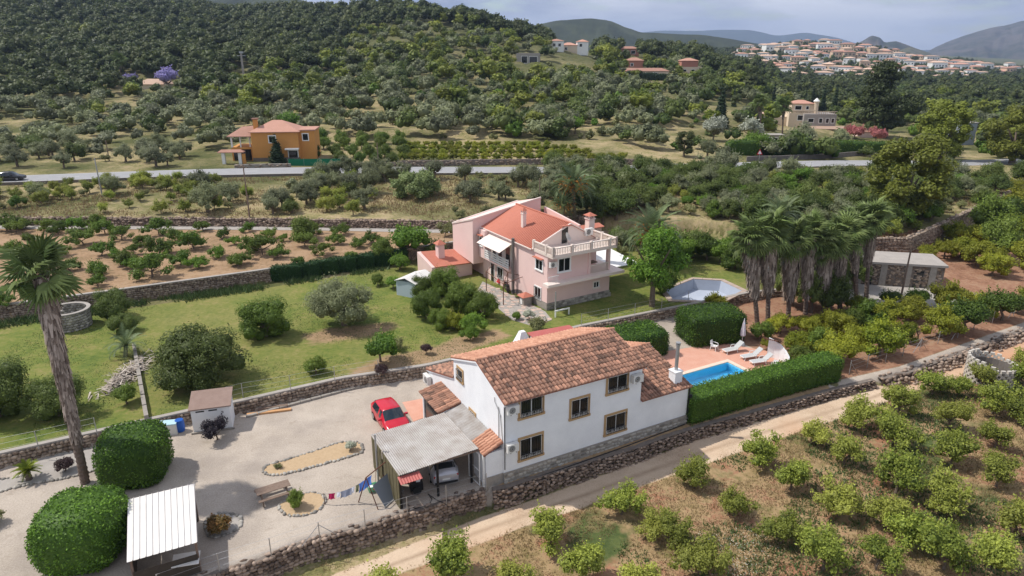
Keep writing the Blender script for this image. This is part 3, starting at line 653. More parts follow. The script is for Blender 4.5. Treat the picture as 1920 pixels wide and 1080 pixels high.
def window(parent, u0, u1, z0, z1, fr=.16, frm='ochre', fx='x', off=0, bars=True, panes=2, sgn=-1, reveal=.02, glassm='glass', proud=.05, name='window', sill=True):
    """window on a wall plane. fx='x': wall runs along local x at y=off (outside = sgn*y); fx='y': wall along y at x=off (outside = sgn*x)"""
    w = bpy.data.objects.new(name, None); COL.objects.link(w); w.parent = parent
    def B(a0, a1, d0, d1, h0, h1, mb):
        lo, hi = sorted((off+sgn*d0, off+sgn*d1))
        if fx == 'x': mb.box((a0, lo, h0), (a1, hi, h1))
        else: mb.box((lo, a0, h0), (hi, a1, h1))
    iu0, iu1, iz0, iz1 = u0+fr, u1-fr, z0+fr, z1-fr
    mb = MB(); B(u0, iu0, .0, proud, z0, z1, mb); B(iu1, u1, .0, proud, z0, z1, mb); B(iu0, iu1, .0, proud, iz1, z1, mb)
    B(u0-.03 if sill else iu0, u1+.03 if sill else iu1, .0, proud+(.06 if sill else 0), z0-.002, iz0, mb); mb.build('surround', M[frm], w)
    mb = MB(); B(iu0, iu1, .004, .012, iz0, iz1, mb); mb.build('pane', M[glassm], w)
    mb = MB(); t = .045
    B(iu0, iu0+t, .012, .035, iz0, iz1, mb); B(iu1-t, iu1, .012, .035, iz0, iz1, mb); B(iu0, iu1, .012, .034, iz1-t, iz1, mb); B(iu0, iu1, .012, .034, iz0, iz0+t, mb)
    for k in range(1, panes):
        c = iu0+(iu1-iu0)*k/panes; B(c-t*.7, c+t*.7, .012, .033, iz0, iz1, mb)
    mb.build('sash', M['alu'], w)
    if bars:
        mb = MB(); n = max(4, int((iu1-iu0)/.13)); dp = .16
        for k in range(n+1):
            a = iu0+(iu1-iu0)*k/n; B(a-.009, a+.009, dp, dp+.018, iz0, iz1, mb)
        for h in (iz0+.05, iz0+.3, iz1-.05): B(iu0, iu1, dp+.003, dp+.015, h-.012, h+.012, mb)
        for a in (iu0, iu1-.02):
            for h in (iz0+.05, iz1-.05): B(a, a+.02, .03, dp, h-.01, h+.01, mb)
        mb.build('grille', M['alu'] if False else M['darkmetal'], w)
        mb = MB(); 
        n = int((iu1-iu0)/.1)
        for k in range(n+1):
            a = iu0+(iu1-iu0)*k/n; B(a-.012, a+.012, .11, .13, iz0, iz0+.28, mb)
        B(iu0, iu1, .105, .135, iz0+.26, iz0+.29, mb); mb.build('guard', M['alu'], w)
    return w
def ac_unit(parent, a, z, fx='x', off=0, sgn=-1, w=.8, h=.56, d=.32):
    u = bpy.data.objects.new('air_conditioner', None); COL.objects.link(u); u.parent = parent
    def B(a0, a1, d0, d1, h0, h1, mb):
        lo, hi = sorted((off+sgn*d0, off+sgn*d1))
        if fx == 'x': mb.box((a0, lo, h0), (a1, hi, h1))
        else: mb.box((lo, a0, h0), (hi, a1, h1))
    mb = MB(); B(a-w/2, a+w/2, .08, .08+d, z, z+h, mb); mb.build('casing', M['acunit'], u)
    mb = MB(); c = a-w*.12; e0, e1 = off+sgn*(.08+d), off+sgn*(.08+d+.012)
    if fx == 'x': mb.tube((c, e0, z+h/2), (c, e1, z+h/2), h*.38, n=16)
    else: mb.tube((e0, c, z+h/2), (e1, c, z+h/2), h*.38, n=16)
    mb.build('fan_grille', M['fan'], u)
    mb = MB(); e0, e1 = off+sgn*(.092+d), off+sgn*(.105+d)
    for rr in (.3, .16):
        for k in range(12):
            t0, t1 = 2*pi*k/12, 2*pi*(k+1)/12
            P_ = lambda t: ((c+cos(t)*h*rr, e0, z+h/2+sin(t)*h*rr) if fx == 'x' else (e0, c+cos(t)*h*rr, z+h/2+sin(t)*h*rr))
            mb.tube(P_(t0), P_(t1), .01, n=4)
    mb.build('fan_ring', M['acunit'], u)
    mb = MB()
    for k in (-.25, .25): B(a+w*k-.02, a+w*k+.02, 0, .1+d, z-.04, z-.002, mb)
    mb.build('bracket', M['darkmetal'], u)
    return u
# ------------------------------------------------------------------ white house
H = empty('farmhouse', HF.A, HF.ang, 'white farmhouse with weathered clay tile roof and ochre window surrounds beside the dirt track', 'house')
RW, RZ, EZ, BZ, BW = 3.6, 7.08, 5.88, 5.72, 7.45        # ridge w, ridge z, front eave z, rear eave z, depth
mb = MB()
def gable(mb, u0, u1, ws, m=0):            # ws: list of (w, ztop) ; base z=0
    n = len(ws); lo = [(u0, w, -.3) for w, z in ws]+[(u0, w, z) for w, z in reversed(ws)]; hi = [(u1, y, z) for _, y, z in lo]; k = len(lo)
    mb.add(lo+hi, [tuple(range(k)), tuple(range(k, 2*k))[::-1]]+[(i+k, (i+1) % k+k, (i+1) % k, i) for i in range(k)], m)
gable(mb, 0, 10.75, [(0, EZ-.05), (RW, RZ-.08), (BW, BZ-.05)]); mb.build('wall', M['white'], H)
mb = MB(); gable(mb, 10.752, 15.2, [(0.02, 3.12), (4.75, 4.42), (7.2, 3.6)]); mb.build('wall', M['white'], H)
mb = MB(); gable(mb, 0.01, 9, [(7.452, 4.15), (12.4, 2.65)]); mb.build('wall', M['white'], H)
# stone plinth: single stones on a mortar bed
mb = MB(); mb.box((-.03, -.07, -.5), (15.23, -.004, .72)); mb.box((15.204, -.07, -.4), (15.27, 4, .5)); mb.build('plinth', M['mortarlt'], H)
SM['stonegrey'] = stone_meshes(M['stonegrey']); r_ = np.random.default_rng(12); plst = []
for row in range(3):
    u = 0
    while u < 15.1:
        w = r_.uniform(.2, .5); z = -.15+row*.27+r_.uniform(-.05, .05)
        if z < .62: plst.append((u+w/2, z+.12, w))
        u += w+.05
for (u, z, w) in plst:
    link('plinth_stone', SM['stonegrey'][int(r_.integers(8))], H, (u, -.06, z), (0, 0, 0), (w*.5, .05, r_.uniform(.09, .13)))
def slope(u0, u1, w0, z0, w1, z1, name, m, sd, over=.0, rake=.1, nd=None, **k):
    """front-facing slope from eave (w0,z0) up to (w1,z1)"""
    L_ = sqrt((w1-w0)**2+(z1-z0)**2); D = np.array([0, (w1-w0)/L_, (z1-z0)/L_]); U = np.array([1., 0, 0])
    if w1 < w0: O = np.array([u1, w0, z0]); U = -U
    else: O = np.array([u0, w0, z0])
    mb = MB(); a = O-D*.0; pts = [a, a+U*(u1-u0), a+U*(u1-u0)+D*L_, a+D*L_]
    mb.slab([tuple(p) for p in pts], .09); mb.build('roof', M['tilebase'], H)
    tile_field('tiles', O, U, D, u1-u0, L_, m, H, sd, **k)
slope(-.12, 10.9, -.32, EZ-.1, RW, RZ, 'roof', 'tileold', 21)
slope(-.12, 10.9, BW+.2, BZ-.05, RW, RZ, 'roof', 'tile', 22)
slope(10.75, 15.35, -.22, 3.12, 4.75, 4.52, 'roof', 'tileold', 23)
slope(10.9, 15.35, 7.4, 3.65, 4.75, 4.52, 'roof', 'tile', 24)
slope(-.12, 9, 12.6, 2.68, 7.46, 4.22, 'roof', 'tileold', 25)
mb = MB()                                    # ridge caps
for (u0, u1, w, z) in ((-.1, 10.9, RW, RZ+.06), (10.9, 15.35, 4.75, 4.57)):
    n = int((u1-u0)/.4)
    for i in range(n):
        a = u0+(u1-u0)*i/n; b = u0+(u1-u0)*(i+1)/n+.04; mb.tube((a, w, z+random.uniform(0, .02)), (b, w, z-.02), .13, .11, n=8)
me = mb.mesh('ridge_tiles', M['tile']); at_ = me.attributes.new('rnd', 'FLOAT', 'POINT'); at_.data.foreach_set('value', np.repeat(np.random.default_rng(1).random(len(me.vertices)//16), 16).astype(np.float32)[:len(me.vertices)]); tag(link('ridge_tiles', me, H), kind='stuff')
mb = MB()                                    # white plaster verge and eave band
def beam(mb, a, b, r=.06): 
    mb.tube(a, b, r, n=4)
beam(mb, (-.07, -.3, EZ-.24), (-.07, RW, RZ-.12), .07); beam(mb, (-.07, RW, RZ-.12), (-.07, BW+.1, BZ-.13), .07)
beam(mb, (10.83, -.3, EZ-.24), (10.83, RW, RZ-.12), .07); beam(mb, (-.05, 7.5, 4.1), (-.05, 12.5, 2.57), .06)
mb.box((0, -.16, EZ-.3), (10.75, -.003, EZ-.12)); mb.box((10.76, -.1, 2.98), (15.25, .015, 3.1)); mb.build('cornice', M['white'], H)
for (u0, u1, z0, z1) in ((1.0, 2.9, 4.22, 5.72), (4.82, 6.45, 3.12, 4.72), (7.7, 9.6, 4.2, 5.68), (7.7, 9.65, 1.08, 2.75), (1.0, 2.9, 1.2, 2.95)):
    window(H, u0, u1, z0, z1, off=-.004)
window(H, 5.76, 6.85, 4.35, 5.42, fx='y', off=-.004, sgn=-1, panes=1)
ac_unit(H, .5, 4.98, off=-.004); ac_unit(H, .48, 2.3, off=-.004); ac_unit(H, 10.15, 4.75, off=-.004, w=.85); ac_unit(H, 12.1, 1.7, fx='y', off=-.004, w=.9, h=.7)
mb = MB(); mb.path([(-.06, .55, 5.2), (-.06, .55, 2.4), (-.06, .9, 2.2)], .03, 6); mb.path([(-.06, 1.1, 5.6), (-.06, 1.05, 5.3), (-.06, .3, 4.7), (-.04, .12, 3)], .025, 6); mb.build('pipe', M['steel'], H)
mb = MB(); mb.path([(0.02, -.1, 5.4), (.02, -.1, 1)], .03, 6); mb.path([(15.26, -.06, 2.9), (15.26, -.06, 0)], .05, 8); mb.path([(.1, -.35, -.1), (4, -.5, .0), (9, -.4, .02), (15, -.2, .1)], .035, 6); mb.build('pipe', M['darkmetal'], H)
# chimney with steel flue on the wing
fl = bpy.data.objects.new('chimney', None); COL.objects.link(fl); fl.parent = H; fl.location = (14.45, .65, 3.2)
mb = MB(); mb.box((-.34, -.34, -.1), (.34, .34, .98)); mb.box((-.38, -.38, .98), (.38, .38, 1.06)); mb.build('chimney_base', M['white'], fl)
mb = MB(); mb.tube((0, 0, 1.06), (0, 0, 3.0), .13, n=14); mb.tube((0, 0, 3.0), (0, 0, 3.1), .17, n=14); mb.tube((0, 0, 3.16), (0, 0, 3.22), .19, n=14); mb.tube((0, 0, 3.1), (0, 0, 3.16), .07, n=8); mb.build('flue_pipe', M['steel'], fl)
# lamp on the far corner
mb = MB(); mb.box((15.22, -.25, 2.2), (15.36, -.08, 2.45)); mb.build('wall_lamp', M['darkmetal'], H)
# side porch (left of the gable): low tiled roof on a wall, metal lean-to, tiled stub
def lean(u0, u1, w0, w1, zu0, zu1, m, sd):      # slope descending to -u
    L_ = sqrt((u1-u0)**2+(zu1-zu0)**2); D = np.array([(u1-u0)/L_, 0, (zu1-zu0)/L_]); U = np.array([0., -1, 0]); O = np.array([u0, w1, zu0])
    mb = MB(); mb.slab([tuple(p) for p in (O, O+U*(w1-w0), O+U*(w1-w0)+D*L_, O+D*L_)], .08); mb.build('porch_roof', M['tilebase'], H)
    tile_field('t', O, U, D, w1-w0, L_, m, H, sd, pu=.25)
lean(-1.75, -.01, 6.3, 9.9, 2.35, 2.75, 'tileold', 31)
lean(-1.35, -.01, .05, 1.9, 2.35, 2.95, 'tile', 32)
mb = MB(); mb.box((-1.55, 6.35, -.1), (-.005, 6.5, 2.4)); mb.box((-1.55, 9.6, -.1), (-1.3, 9.8, 2.3)); mb.box((-1.5, 6.5, -.1), (-1.4, 9.6, .3)); mb.build('porch_wall', M['white'], H); mb = MB(); mb.box((-1.2, .1, -.2), (-.006, .28, 2.4)); mb.box((-1.2, .28, -.2), (-1.05, 1.9, 2.3)); mb.build('porch_wall', M['white'], H)
mb = MB(); mb.box((-1.22, .04, -.5), (-.04, .1, .7)); mb.build('plinth', M['mortarlt'], H)
mb = MB(); mb.box((-1.47, 6.52, .3), (-1.44, 9.58, 2.2)); mb.build('porch_screen', M['glass'], H)
n = 15                                        # corrugated lean-to roof: single ribs as one sheet
mb = MB()
for k in range(n):
    w = 2.0+(6.1-2.0)*k/n; dw = (6.1-2.0)/n
    mb.slab([(-1.65, w, 2.25), (-1.65, w+dw*.5, 2.33), (-.03, w+dw*.5, 2.83), (-.03, w, 2.75)][::-1], .02); mb.slab([(-1.65, w+dw*.5, 2.33), (-1.65, w+dw, 2.25), (-.03, w+dw, 2.75), (-.03, w+dw*.5, 2.83)][::-1], .02)
mb.build('lean_to_sheet', M['metalgrey'], H)
window(H, 3.9, 5.0, 1.2, 3.05, fx='y', off=-.004, sgn=-1, panes=1, bars=False)
mb = MB(); mb.box((-1.36, .22, -.15), (-1.24, .34, 2.35)); mb.build('downpipe', M['whiteplain'], H)
# ------------------------------------------------------------------ carport
CP = empty('carport', HF.p(-4.1, 3.2, 0), HF.ang, 'open carport with grey corrugated metal roof and mossy panel side, sheltering the silver car', 'carport')
LU, LW = 2.62, 2.68
zc = lambda u, w: 2.42+(u+2.6)*.03-(w)*.02
for k in range(5):                             # five overlapping sheets running front to back
    mb = MB(); u0 = -2.62+k*1.05; nr = 8
    for r in range(nr):
        a = u0+r*1.07/nr; b = u0+(r+.45)*1.07/nr; c = u0+(r+.55)*1.07/nr; d_ = u0+(r+1)*1.07/nr; zz = .006*(k % 2)
        w0, w1 = -2.75+.03*k, 2.6+.02*k
        mb.slab([(a, w0, zc(a, w0)+zz), (b, w0, zc(b, w0)+.04+zz), (b, w1, zc(b, w1)+.04+zz), (a, w1, zc(a, w1)+zz)], .012); mb.slab([(b, w0, zc(b, w0)+.04+zz), (c, w0, zc(c, w0)+.04+zz), (c, w1, zc(c, w1)+.04+zz), (b, w1, zc(b, w1)+.04+zz)], .012); mb.slab([(c, w0, zc(c, w0)+.04+zz), (d_, w0, zc(d_, w0)+zz), (d_, w1, zc(d_, w1)+zz), (c, w1, zc(c, w1)+.04+zz)], .012)
    mb.build('roof_sheet', M['metalgrey'], CP)
mb = MB(); 
for k in range(8):
    a = -2.7+k*.17; mb.slab([(a, -3.25, 2.16), (a+.085, -3.25, 2.2), (a+.085, -2.65, 2.36), (a, -2.65, 2.33)], .012); mb.slab([(a+.085, -3.25, 2.2), (a+.17, -3.25, 2.16), (a+.17, -2.65, 2.33), (a+.085, -2.65, 2.36)], .012)
mb.build('red_roof_sheet', M['redsheet'], CP, label='small faded red corrugated sheet at the front corner')
for (u, w) in ((-2.5, -2.5), (-2.5, 2.4), (2.3, -2.2), (-.1, -2.45), (2.4, 2.3), (-2.5, .1)):
    mb = MB(); mb.box((u-.06, w-.06, -.1), (u+.06, w+.06, zc(u, w)-.03)); mb.build('post', M['wood'] if w > -1 else M['darkmetal'], CP)
mb = MB()
for w in (-2.5, 0, 2.4): mb.box((-2.6, w-.04, zc(0, w)-.16), (2.6, w+.04, zc(0, w)-.06))
mb.build('roof_beam', M['wood'], CP)
for (w0, w1) in ((-2.55, .35), (.62, 2.5)):
    n = 9; mb = MB()
    for k in range(n):
        a = w0+(w1-w0)*k/n; b = w0+(w1-w0)*(k+1)/n; mb.box((-2.63-.02*(k % 2), a, -.05), (-2.58, b-.01, 2.33))
    mb.build('side_panel', M['cladding'], CP)
mb = MB(); mb.tube((-2.95, .5, 0), (-2.95, .5, 3.6), .06, n=10)
tag(mb.build('pole', M['steel'], None, loc=tuple(HF.p(-4.1, 3.2, 0)), rot=(0, 0, HF.ang)), 'galvanised pole standing against the left side of the carport', 'pole')
# gate leaf at the front of the lean-to
g = empty('wire_gate', HF.p(-1.5, .45, 0), HF.ang+radians(95), 'white framed wire gate standing open between carport and house', 'gate')
mb = MB()
for a, b in (((0, 0, .05), (0, 0, 2.3)), ((1.3, 0, .05), (1.3, 0, 2.3)), ((0, 0, .05), (1.3, 0, .05)), ((0, 0, 2.3), (1.3, 0, 2.3)), ((0, 0, 1.1), (1.3, 0, 1.1))): mb.tube(a, b, .035, n=6)
mb.build('gate_frame', M['whiteplain'], g)
mb = MB()
for k in range(1, 26): mb.tube((k*.05, 0, .05), (k*.05, 0, 2.3), .004, n=3)
mb.build('mesh_panel', M['steel'], g)
# ------------------------------------------------------------------ pools and paving by the farmhouse
FL = HF.A.copy()
def hp(a, b, z=0): return tuple(HF.p(a, b, z))
mb = MB()
outer = [(15.35, .9), (29.6, .9), (31.2, 3.2), (30.6, 6.2), (28.2, 9.6), (22, 10.6), (15.35, 10.2)]
hole = [(16.0, 1.6), (26.0, 1.6), (26.0, 6.4), (16.0, 6.4)]
# paving as a ring of quads round the pool
def sheet(name, polys, z, m, t=.03, kind='structure', fr=HF):
    b = MB()
    for p in polys: b.prism([tuple(fr.p(*q)[:2]) for q in p], z-t, z)
    return tag(b.build(name, M[m]), kind=kind)
sheet('terracotta_terrace', [[(15.35, .9), (29.6, .9), (26.0, 1.6), (16.0, 1.6)], [(29.6, .9), (31.2, 3.2), (30.6, 6.2), (26.0, 6.4), (26.0, 1.6)], [(30.6, 6.2), (28.2, 9.6), (22, 10.6), (16.0, 6.4), (26.0, 6.4)], [(22, 10.6), (15.35, 10.2), (15.35, 6.4), (16.0, 6.4)], [(15.35, .9), (16, 1.6), (16, 6.4), (15.35, 6.4)]], .03, 'terracotta')
sheet('terracotta_patch', [[(-2.3, 9.9), (-.3, 10.3), (-.3, 12.9), (-2.0, 13.1)]], .02, 'terracotta')
P = empty('swimming_pool', HF.p(21, 4, 0), HF.ang, 'blue rectangular swimming pool with pale coping behind the long clipped hedge', 'pool')
mb = MB(); x0, x1, y0, y1 = -4.7, 4.7, -2.1, 2.1
mb.quad((x0, y0, -1.5), (x1, y0, -1.5), (x1, y1, -1.5), (x0, y1, -1.5)); mb.quad((x0, y1, -1.5), (x1, y1, -1.5), (x1, y1, .02), (x0, y1, .02)); mb.quad((x0, y0, .02), (x1, y0, .02), (x1, y0, -1.5), (x0, y0, -1.5)); mb.quad((x1, y0, -1.5), (x1, y0, .02), (x1, y1, .02), (x1, y1, -1.5)); mb.quad((x0, y0, -1.5), (x0, y1, -1.5), (x0, y1, .02), (x0, y0, .02)); mb.build('basin', M['poolliner'], P)
mb = MB(); mb.quad((x0, y0, -.12), (x1, y0, -.12), (x1, y1, -.12), (x0, y1, -.12)); mb.build('pool_water', M['water'], P)
c = .42
n = 19
for (a0, a1, b0, b1, along) in ((x0-c, x1+c, y1, y1+c, 0), (x0-c, x1+c, y0-c, y0, 0), (x1, x1+c, y0, y1, 1), (x0-c, x0, y0, y1, 1)):
    ln = (a1-a0) if not along else (b1-b0); k = int(ln/.55)
    for i in range(k):
        mb = MB()
        if not along: mb.box((a0+ln*i/k+.006, b0, .0), (a0+ln*(i+1)/k-.006, b1, .075))
        else: mb.box((a0, b0+ln*i/k+.006, .0), (a1, b0+ln*(i+1)/k-.006, .075))
        mb.build('coping_slab', M['coping'], P)
# curved white wall with a tiled top (outdoor shower)
wv = empty('poolside_wall', HF.p(29.6, 4.3, 0), HF.ang, 'curved white wall with a tiled top at the far end of the blue pool', 'wall')
mb = MB(); pts = [(-.9, -1.0, .9), (-.75, -.4, 1.2), (-.45, .3, 1.7), (0, 1.0, 2.2), (.5, 1.7, 2.55)]
pts = [(cos(radians(t))*2.2-1.4, sin(radians(t))*2.6-.3, h) for t, h in ((-55, 1.0), (-35, 1.25), (-15, 1.6), (5, 2.0), (25, 2.35), (45, 2.6))]
for i in range(len(pts)-1):
    (xa, ya, za), (xb, yb, zb) = pts[i], pts[i+1]; d = Vector((xb-xa, yb-ya)).normalized(); nx0, ny0 = -d.y*.2, d.x*.2
    mb.add([(xa, ya, 0), (xb, yb, 0), (xb+nx0, yb+ny0, 0), (xa+nx0, ya+ny0, 0), (xa, ya, za), (xb, yb, zb), (xb+nx0, yb+ny0, zb), (xa+nx0, ya+ny0, za)], [(0, 3, 2, 1), (4, 5, 6, 7), (0, 1, 5, 4), (1, 2, 6, 5), (2, 3, 7, 6), (3, 0, 4, 7)])
mb.build('curved_wall', M['white'], wv)
H_ = H; H = wv; wv.scale = (.66, .66, .72)
L_ = 1.9; tile_field('t', np.array([1.1, 0.2, 2.0]), np.array([-.35, .94, 0]), np.array([-.75, -.28, .45]), 2.4, 1.3, 'tileold', wv, 41); H = H_
# red roofed barbecue shelter and pyramid chimney behind the farmhouse
bs = empty('barbecue_shelter', HF.p(12.3, 13.4, 0), HF.ang, 'flat red roofed shelter behind the farmhouse ridge', 'shelter')
mb = MB(); mb.slab([(-2.2, -1.1, 2.75), (2.2, -1.1, 2.6), (2.2, 1.2, 2.75), (-2.2, 1.2, 2.9)], .06); mb.build('roof', M['redsheet'], bs)
for x_, y_ in ((-2, -1), (2, -1), (2, 1.1), (-2, 1.1)):
    mb = MB(); mb.box((x_-.07, y_-.07, -.1), (x_+.07, y_+.07, 2.62)); mb.build('post', M['wood'], bs)
mb = MB(); mb.box((-2, 1.15, -.1), (2, 1.25, 2.4)); mb.build('back_wall', M['white'], bs)
pc = empty('barbecue', HF.p(8.9, 13.3, 0), HF.ang, 'white masonry barbecue with pyramid hood beside the red roofed shelter', 'barbecue')
mb = MB(); mb.add([(-.75, -.6, -.1), (.75, -.6, -.1), (.75, .6, -.1), (-.75, .6, -.1), (-.75, -.6, 2.4), (.75, -.6, 2.4), (.75, .6, 2.4), (-.75, .6, 2.4), (-.22, -.2, 3.75), (.22, -.2, 3.75), (.22, .2, 3.75), (-.22, .2, 3.75)], [(0, 3, 2, 1), (0, 1, 5, 4), (1, 2, 6, 5), (2, 3, 7, 6), (3, 0, 4, 7), (4, 5, 9, 8), (5, 6, 10, 9), (6, 7, 11, 10), (7, 4, 8, 11), (8, 9, 10, 11)]); mb.build('hood', M['white'], pc)
mb = MB(); mb.box((-1.7, -.5, -.1), (-.76, .5, 2.5)); mb.box((-1.6, -.4, 2.5), (-.9, .4, 2.65)); mb.build('side_oven', M['white'], pc)
# path between the clipped hedges
b = MB(); pp = [at(px, py, 0)[:2] for px, py in ((1262, 650), (1290, 668), (1330, 660), (1290, 640), (1272, 610), (1282, 592), (1262, 598), (1250, 615))]
# ------------------------------------------------------------------ furniture
def lounger(loc, rz, label, proto=[None]):
    if proto[0] is None:
        r = empty('sun_lounger', (0, 0, 0)); 
        mb = MB(); mb.box((-.95, -.3, .26), (.35, -.25, .33)); mb.box((-.95, .25, .26), (.35, .3, .33)); mb.box((-.95, -.3, .26), (-.9, .3, .33))
        mb.build('frame', M['whiteplain'], r)
        mb = MB(); mb.box((-.93, -.25, .30), (.32, .25, .335)); mb.build('seat', M['fabricgrey'], r)
        mb = MB(); mb.slab([(.3, -.27, .34), (.3, .27, .34), (.95, .27, .85), (.95, -.27, .85)][::-1], .05); mb.build('backrest', M['fabricgrey'], r)
        for x_ in (-.8, .25):
            for y_ in (-.27, .27):
                mb = MB(); mb.tube((x_, y_, .3), (x_+(.08 if x_ > 0 else -.05), y_*1.1, 0), .035, n=6); mb.build('leg', M['whiteplain'], r)
        for y_ in (-.33, .33):
            mb = MB(); mb.path([(0, y_, .3), (.1, y_, .52), (.45, y_, .52), (.5, y_, .4)], .025, 6); mb.build('armrest', M['whiteplain'], r)
        proto[0] = r; o = r
    else: o = copy_tree(proto[0])
    o.location = loc; o.rotation_euler = (0, 0, rz); o.scale = (1.05, 1.05, 1.05); tag(o, label, 'sun lounger', 'grey sun loungers at the far end of the blue pool')
lounger(hp(27.7, 7.5, .03), HF.ang+radians(-5), 'grey sun lounger beside the white chair, leftmost of the three')
lounger(hp(28.1, 5.7, .03), HF.ang+radians(-10), 'grey sun lounger in the middle of the three beside the pool')
lounger(hp(28.0, 4.5, .03), HF.ang+radians(-12), 'grey sun lounger nearest the curved white poolside wall')
ch = empty('garden_chair', HF.p(26.5, 8.6, .03), HF.ang+radians(200), 'white plastic armchair between the tall clipped hedge and the loungers', 'chair')
mb = MB(); mb.box((-.25, -.25, .4), (.25, .25, .45)); mb.build('seat', M['whiteplain'], ch)
mb = MB(); mb.slab([(-.24, -.24, .44), (.24, -.24, .44), (.22, -.36, .92), (-.22, -.36, .92)], .04); mb.build('backrest', M['whiteplain'], ch)
for sx in (-1, 1):
    for sy in (-1, 1):
        mb = MB(); mb.tube((sx*.22, sy*.22, .42), (sx*.27, sy*.28, 0), .03, n=6); mb.build('leg', M['whiteplain'], ch)
    mb = MB(); mb.path([(sx*.27, .24, .42), (sx*.29, .2, .65), (sx*.29, -.3, .68)], .028, 6); mb.build('armrest', M['whiteplain'], ch)
um = empty('closed_parasol', HF.p(29.7, 8.3, 0), 0, 'closed mauve grey parasol standing behind the sun loungers', 'parasol')
mb = MB(); n = 12; prof = [(.9, .20), (1.0, .26), (1.5, .22), (2.1, .13), (2.55, .03)]; vs = []; fs = []
for z, r in prof:
    for k in range(n): rr = r*(1 if k % 2 else .72); vs.append((cos(2*pi*k/n)*rr, sin(2*pi*k/n)*rr, z))
for j in range(len(prof)-1):
    for k in range(n): fs.append((j*n+k, j*n+(k+1) % n, (j+1)*n+(k+1) % n, (j+1)*n+k))
mb.add(vs, fs); mb.build('canopy', M['umb'], um); mb = MB(); mb.tube((0, 0, 0), (0, 0, 2.65), .025, n=8); mb.build('pole', M['whiteplain'], um); mb = MB(); mb.tube((0, 0, 0), (0, 0, .12), .28, n=14); mb.build('base', M['whiteplain'], um)
c2 = empty('garden_chair', HF.p(27.9, 2.9, .03), HF.ang+radians(120), 'white plastic chair in front of the curved white wall', 'chair')
for chd in ch.children: copy_tree(chd, c2)
# ------------------------------------------------------------------ pink villa
V = empty('pink_villa', PF.A, PF.ang, 'two storey pink villa with red tile roof, balustraded roof terrace and balcony', 'house')
def vb(name, m, *boxes, label=None):
    mb = MB()
    for a, b in boxes: mb.box(a, b)
    return mb.build(name, M[m], V, label=label)
FZ, SZ, RZ_ = 3.05, 5.72, 7.08      # balcony slab, terrace slab (heights above z=.9), rail top
vb('wall', 'pink', ((0, 0, -.4), (8.1, 3.0, FZ)), ((0, 0, FZ), (5.1, 3.0, SZ)), ((5.1, 2.4, FZ), (8.1, 3.0, SZ)))
vb('wall', 'pink', ((.02, 3.0, -.4), (8.1, 13.2, 5.9)))
vb('pillar', 'pink', ((7.75, .0, FZ), (8.1, .35, SZ)))
vb('pillar', 'pink', ((5.1, -.12, FZ), (5.4, -.002, SZ)))
# plinth of flat stones
vb('plinth', 'mortarlt', ((-.04, -.05, -.4), (8.16, -.003, .75)))
r_ = np.random.default_rng(3)
for row in range(3):
    u = 0
    while u < 8:
        w = r_.uniform(.3, .55); link('plinth_stone', SM['stonegrey'][int(r_.integers(8))], V, (u+w/2, -.05, .1+row*.26), (0, 0, 0), (w*.52, .05, .13)); u += w+.03
vb('plinth', 'mortarlt', ((-.05, 0, -.4), (-.003, 3.1, .8)))
# balcony slab and its rail
vb('balcony_slab', 'pinktrim', ((-.55, -1.0, FZ-.28), (9.3, -.003, FZ)), ((8.103, -.003, FZ-.28), (9.3, 3.5, FZ)))
mb = MB()
for k in range(8): mb.tube((-.5+k*.16, -.95, FZ), (-.5+k*.16, -.95, FZ+.85), .015, n=5)
mb.tube((-.5, -.95, FZ+.85), (.75, -.95, FZ+.85), .03, n=6); mb.build('balcony_rail', M['whiteplain'], V)
mb = MB()
for k in range(16): mb.box((5.5+k*.15, -.06, FZ), (5.56+k*.15, .0, FZ+.8))
mb.box((5.4, -.08, FZ+.8), (7.8, .02, FZ+.9)); mb.build('balcony_rail', M['cream'], V)
vb('table', 'wood', ((5.8, 1.0, FZ+.65), (7.2, 1.8, FZ+.75)))
# terrace slab with balustrade
vb('terrace_slab', 'cream', ((-.1, -1.05, SZ), (8.05, 3.0, SZ+.2)))
def balus(x0, y0, x1, y1, z):
    Lr = sqrt((x1-x0)**2+(y1-y0)**2); ux, uy = (x1-x0)/Lr, (y1-y0)/Lr
    rot = atan2(uy, ux); n = int(Lr/.2)
    g = bpy.data.objects.new('balustrade', None); COL.objects.link(g); g.parent = V; g.location = (x0, y0, z); g.rotation_euler = (0, 0, rot)
    mb = MB(); mb.box((0, -.1, .78), (Lr, .1, .88)); mb.box((0, -.09, .0), (Lr, .09, .14)); mb.build('rail', M['cream'], g)
    b1 = MB(); b1.tube((0, 0, .14), (0, 0, .4), .035, .065, n=6, caps=False); b1.tube((0, 0, .4), (0, 0, .78), .065, .035, n=6, caps=False); me = b1.mesh('baluster', M['cream'])
    for k in range(n):
        if (k+1) % 12 == 0: continue
        link('baluster', me, g, ((k+.5)*.2, 0, 0))
    b2 = MB(); b2.box((-.13, -.13, 0), (.13, .13, .97)); me2 = b2.mesh('baluster_post', M['cream'])
    for k in [0]+[i for i in range(n) if (i+1) % 12 == 0]+[n]: link('baluster_post', me2, g, (min((k+.5)*.2, Lr) if k not in (0, n) else (0 if k == 0 else Lr), 0, 0))
balus(0, -.95, 7.95, -.95, SZ+.2); balus(0, 2.5, 0, -.95, SZ+.2); balus(7.95, -.95, 7.95, 3.0, SZ+.2)
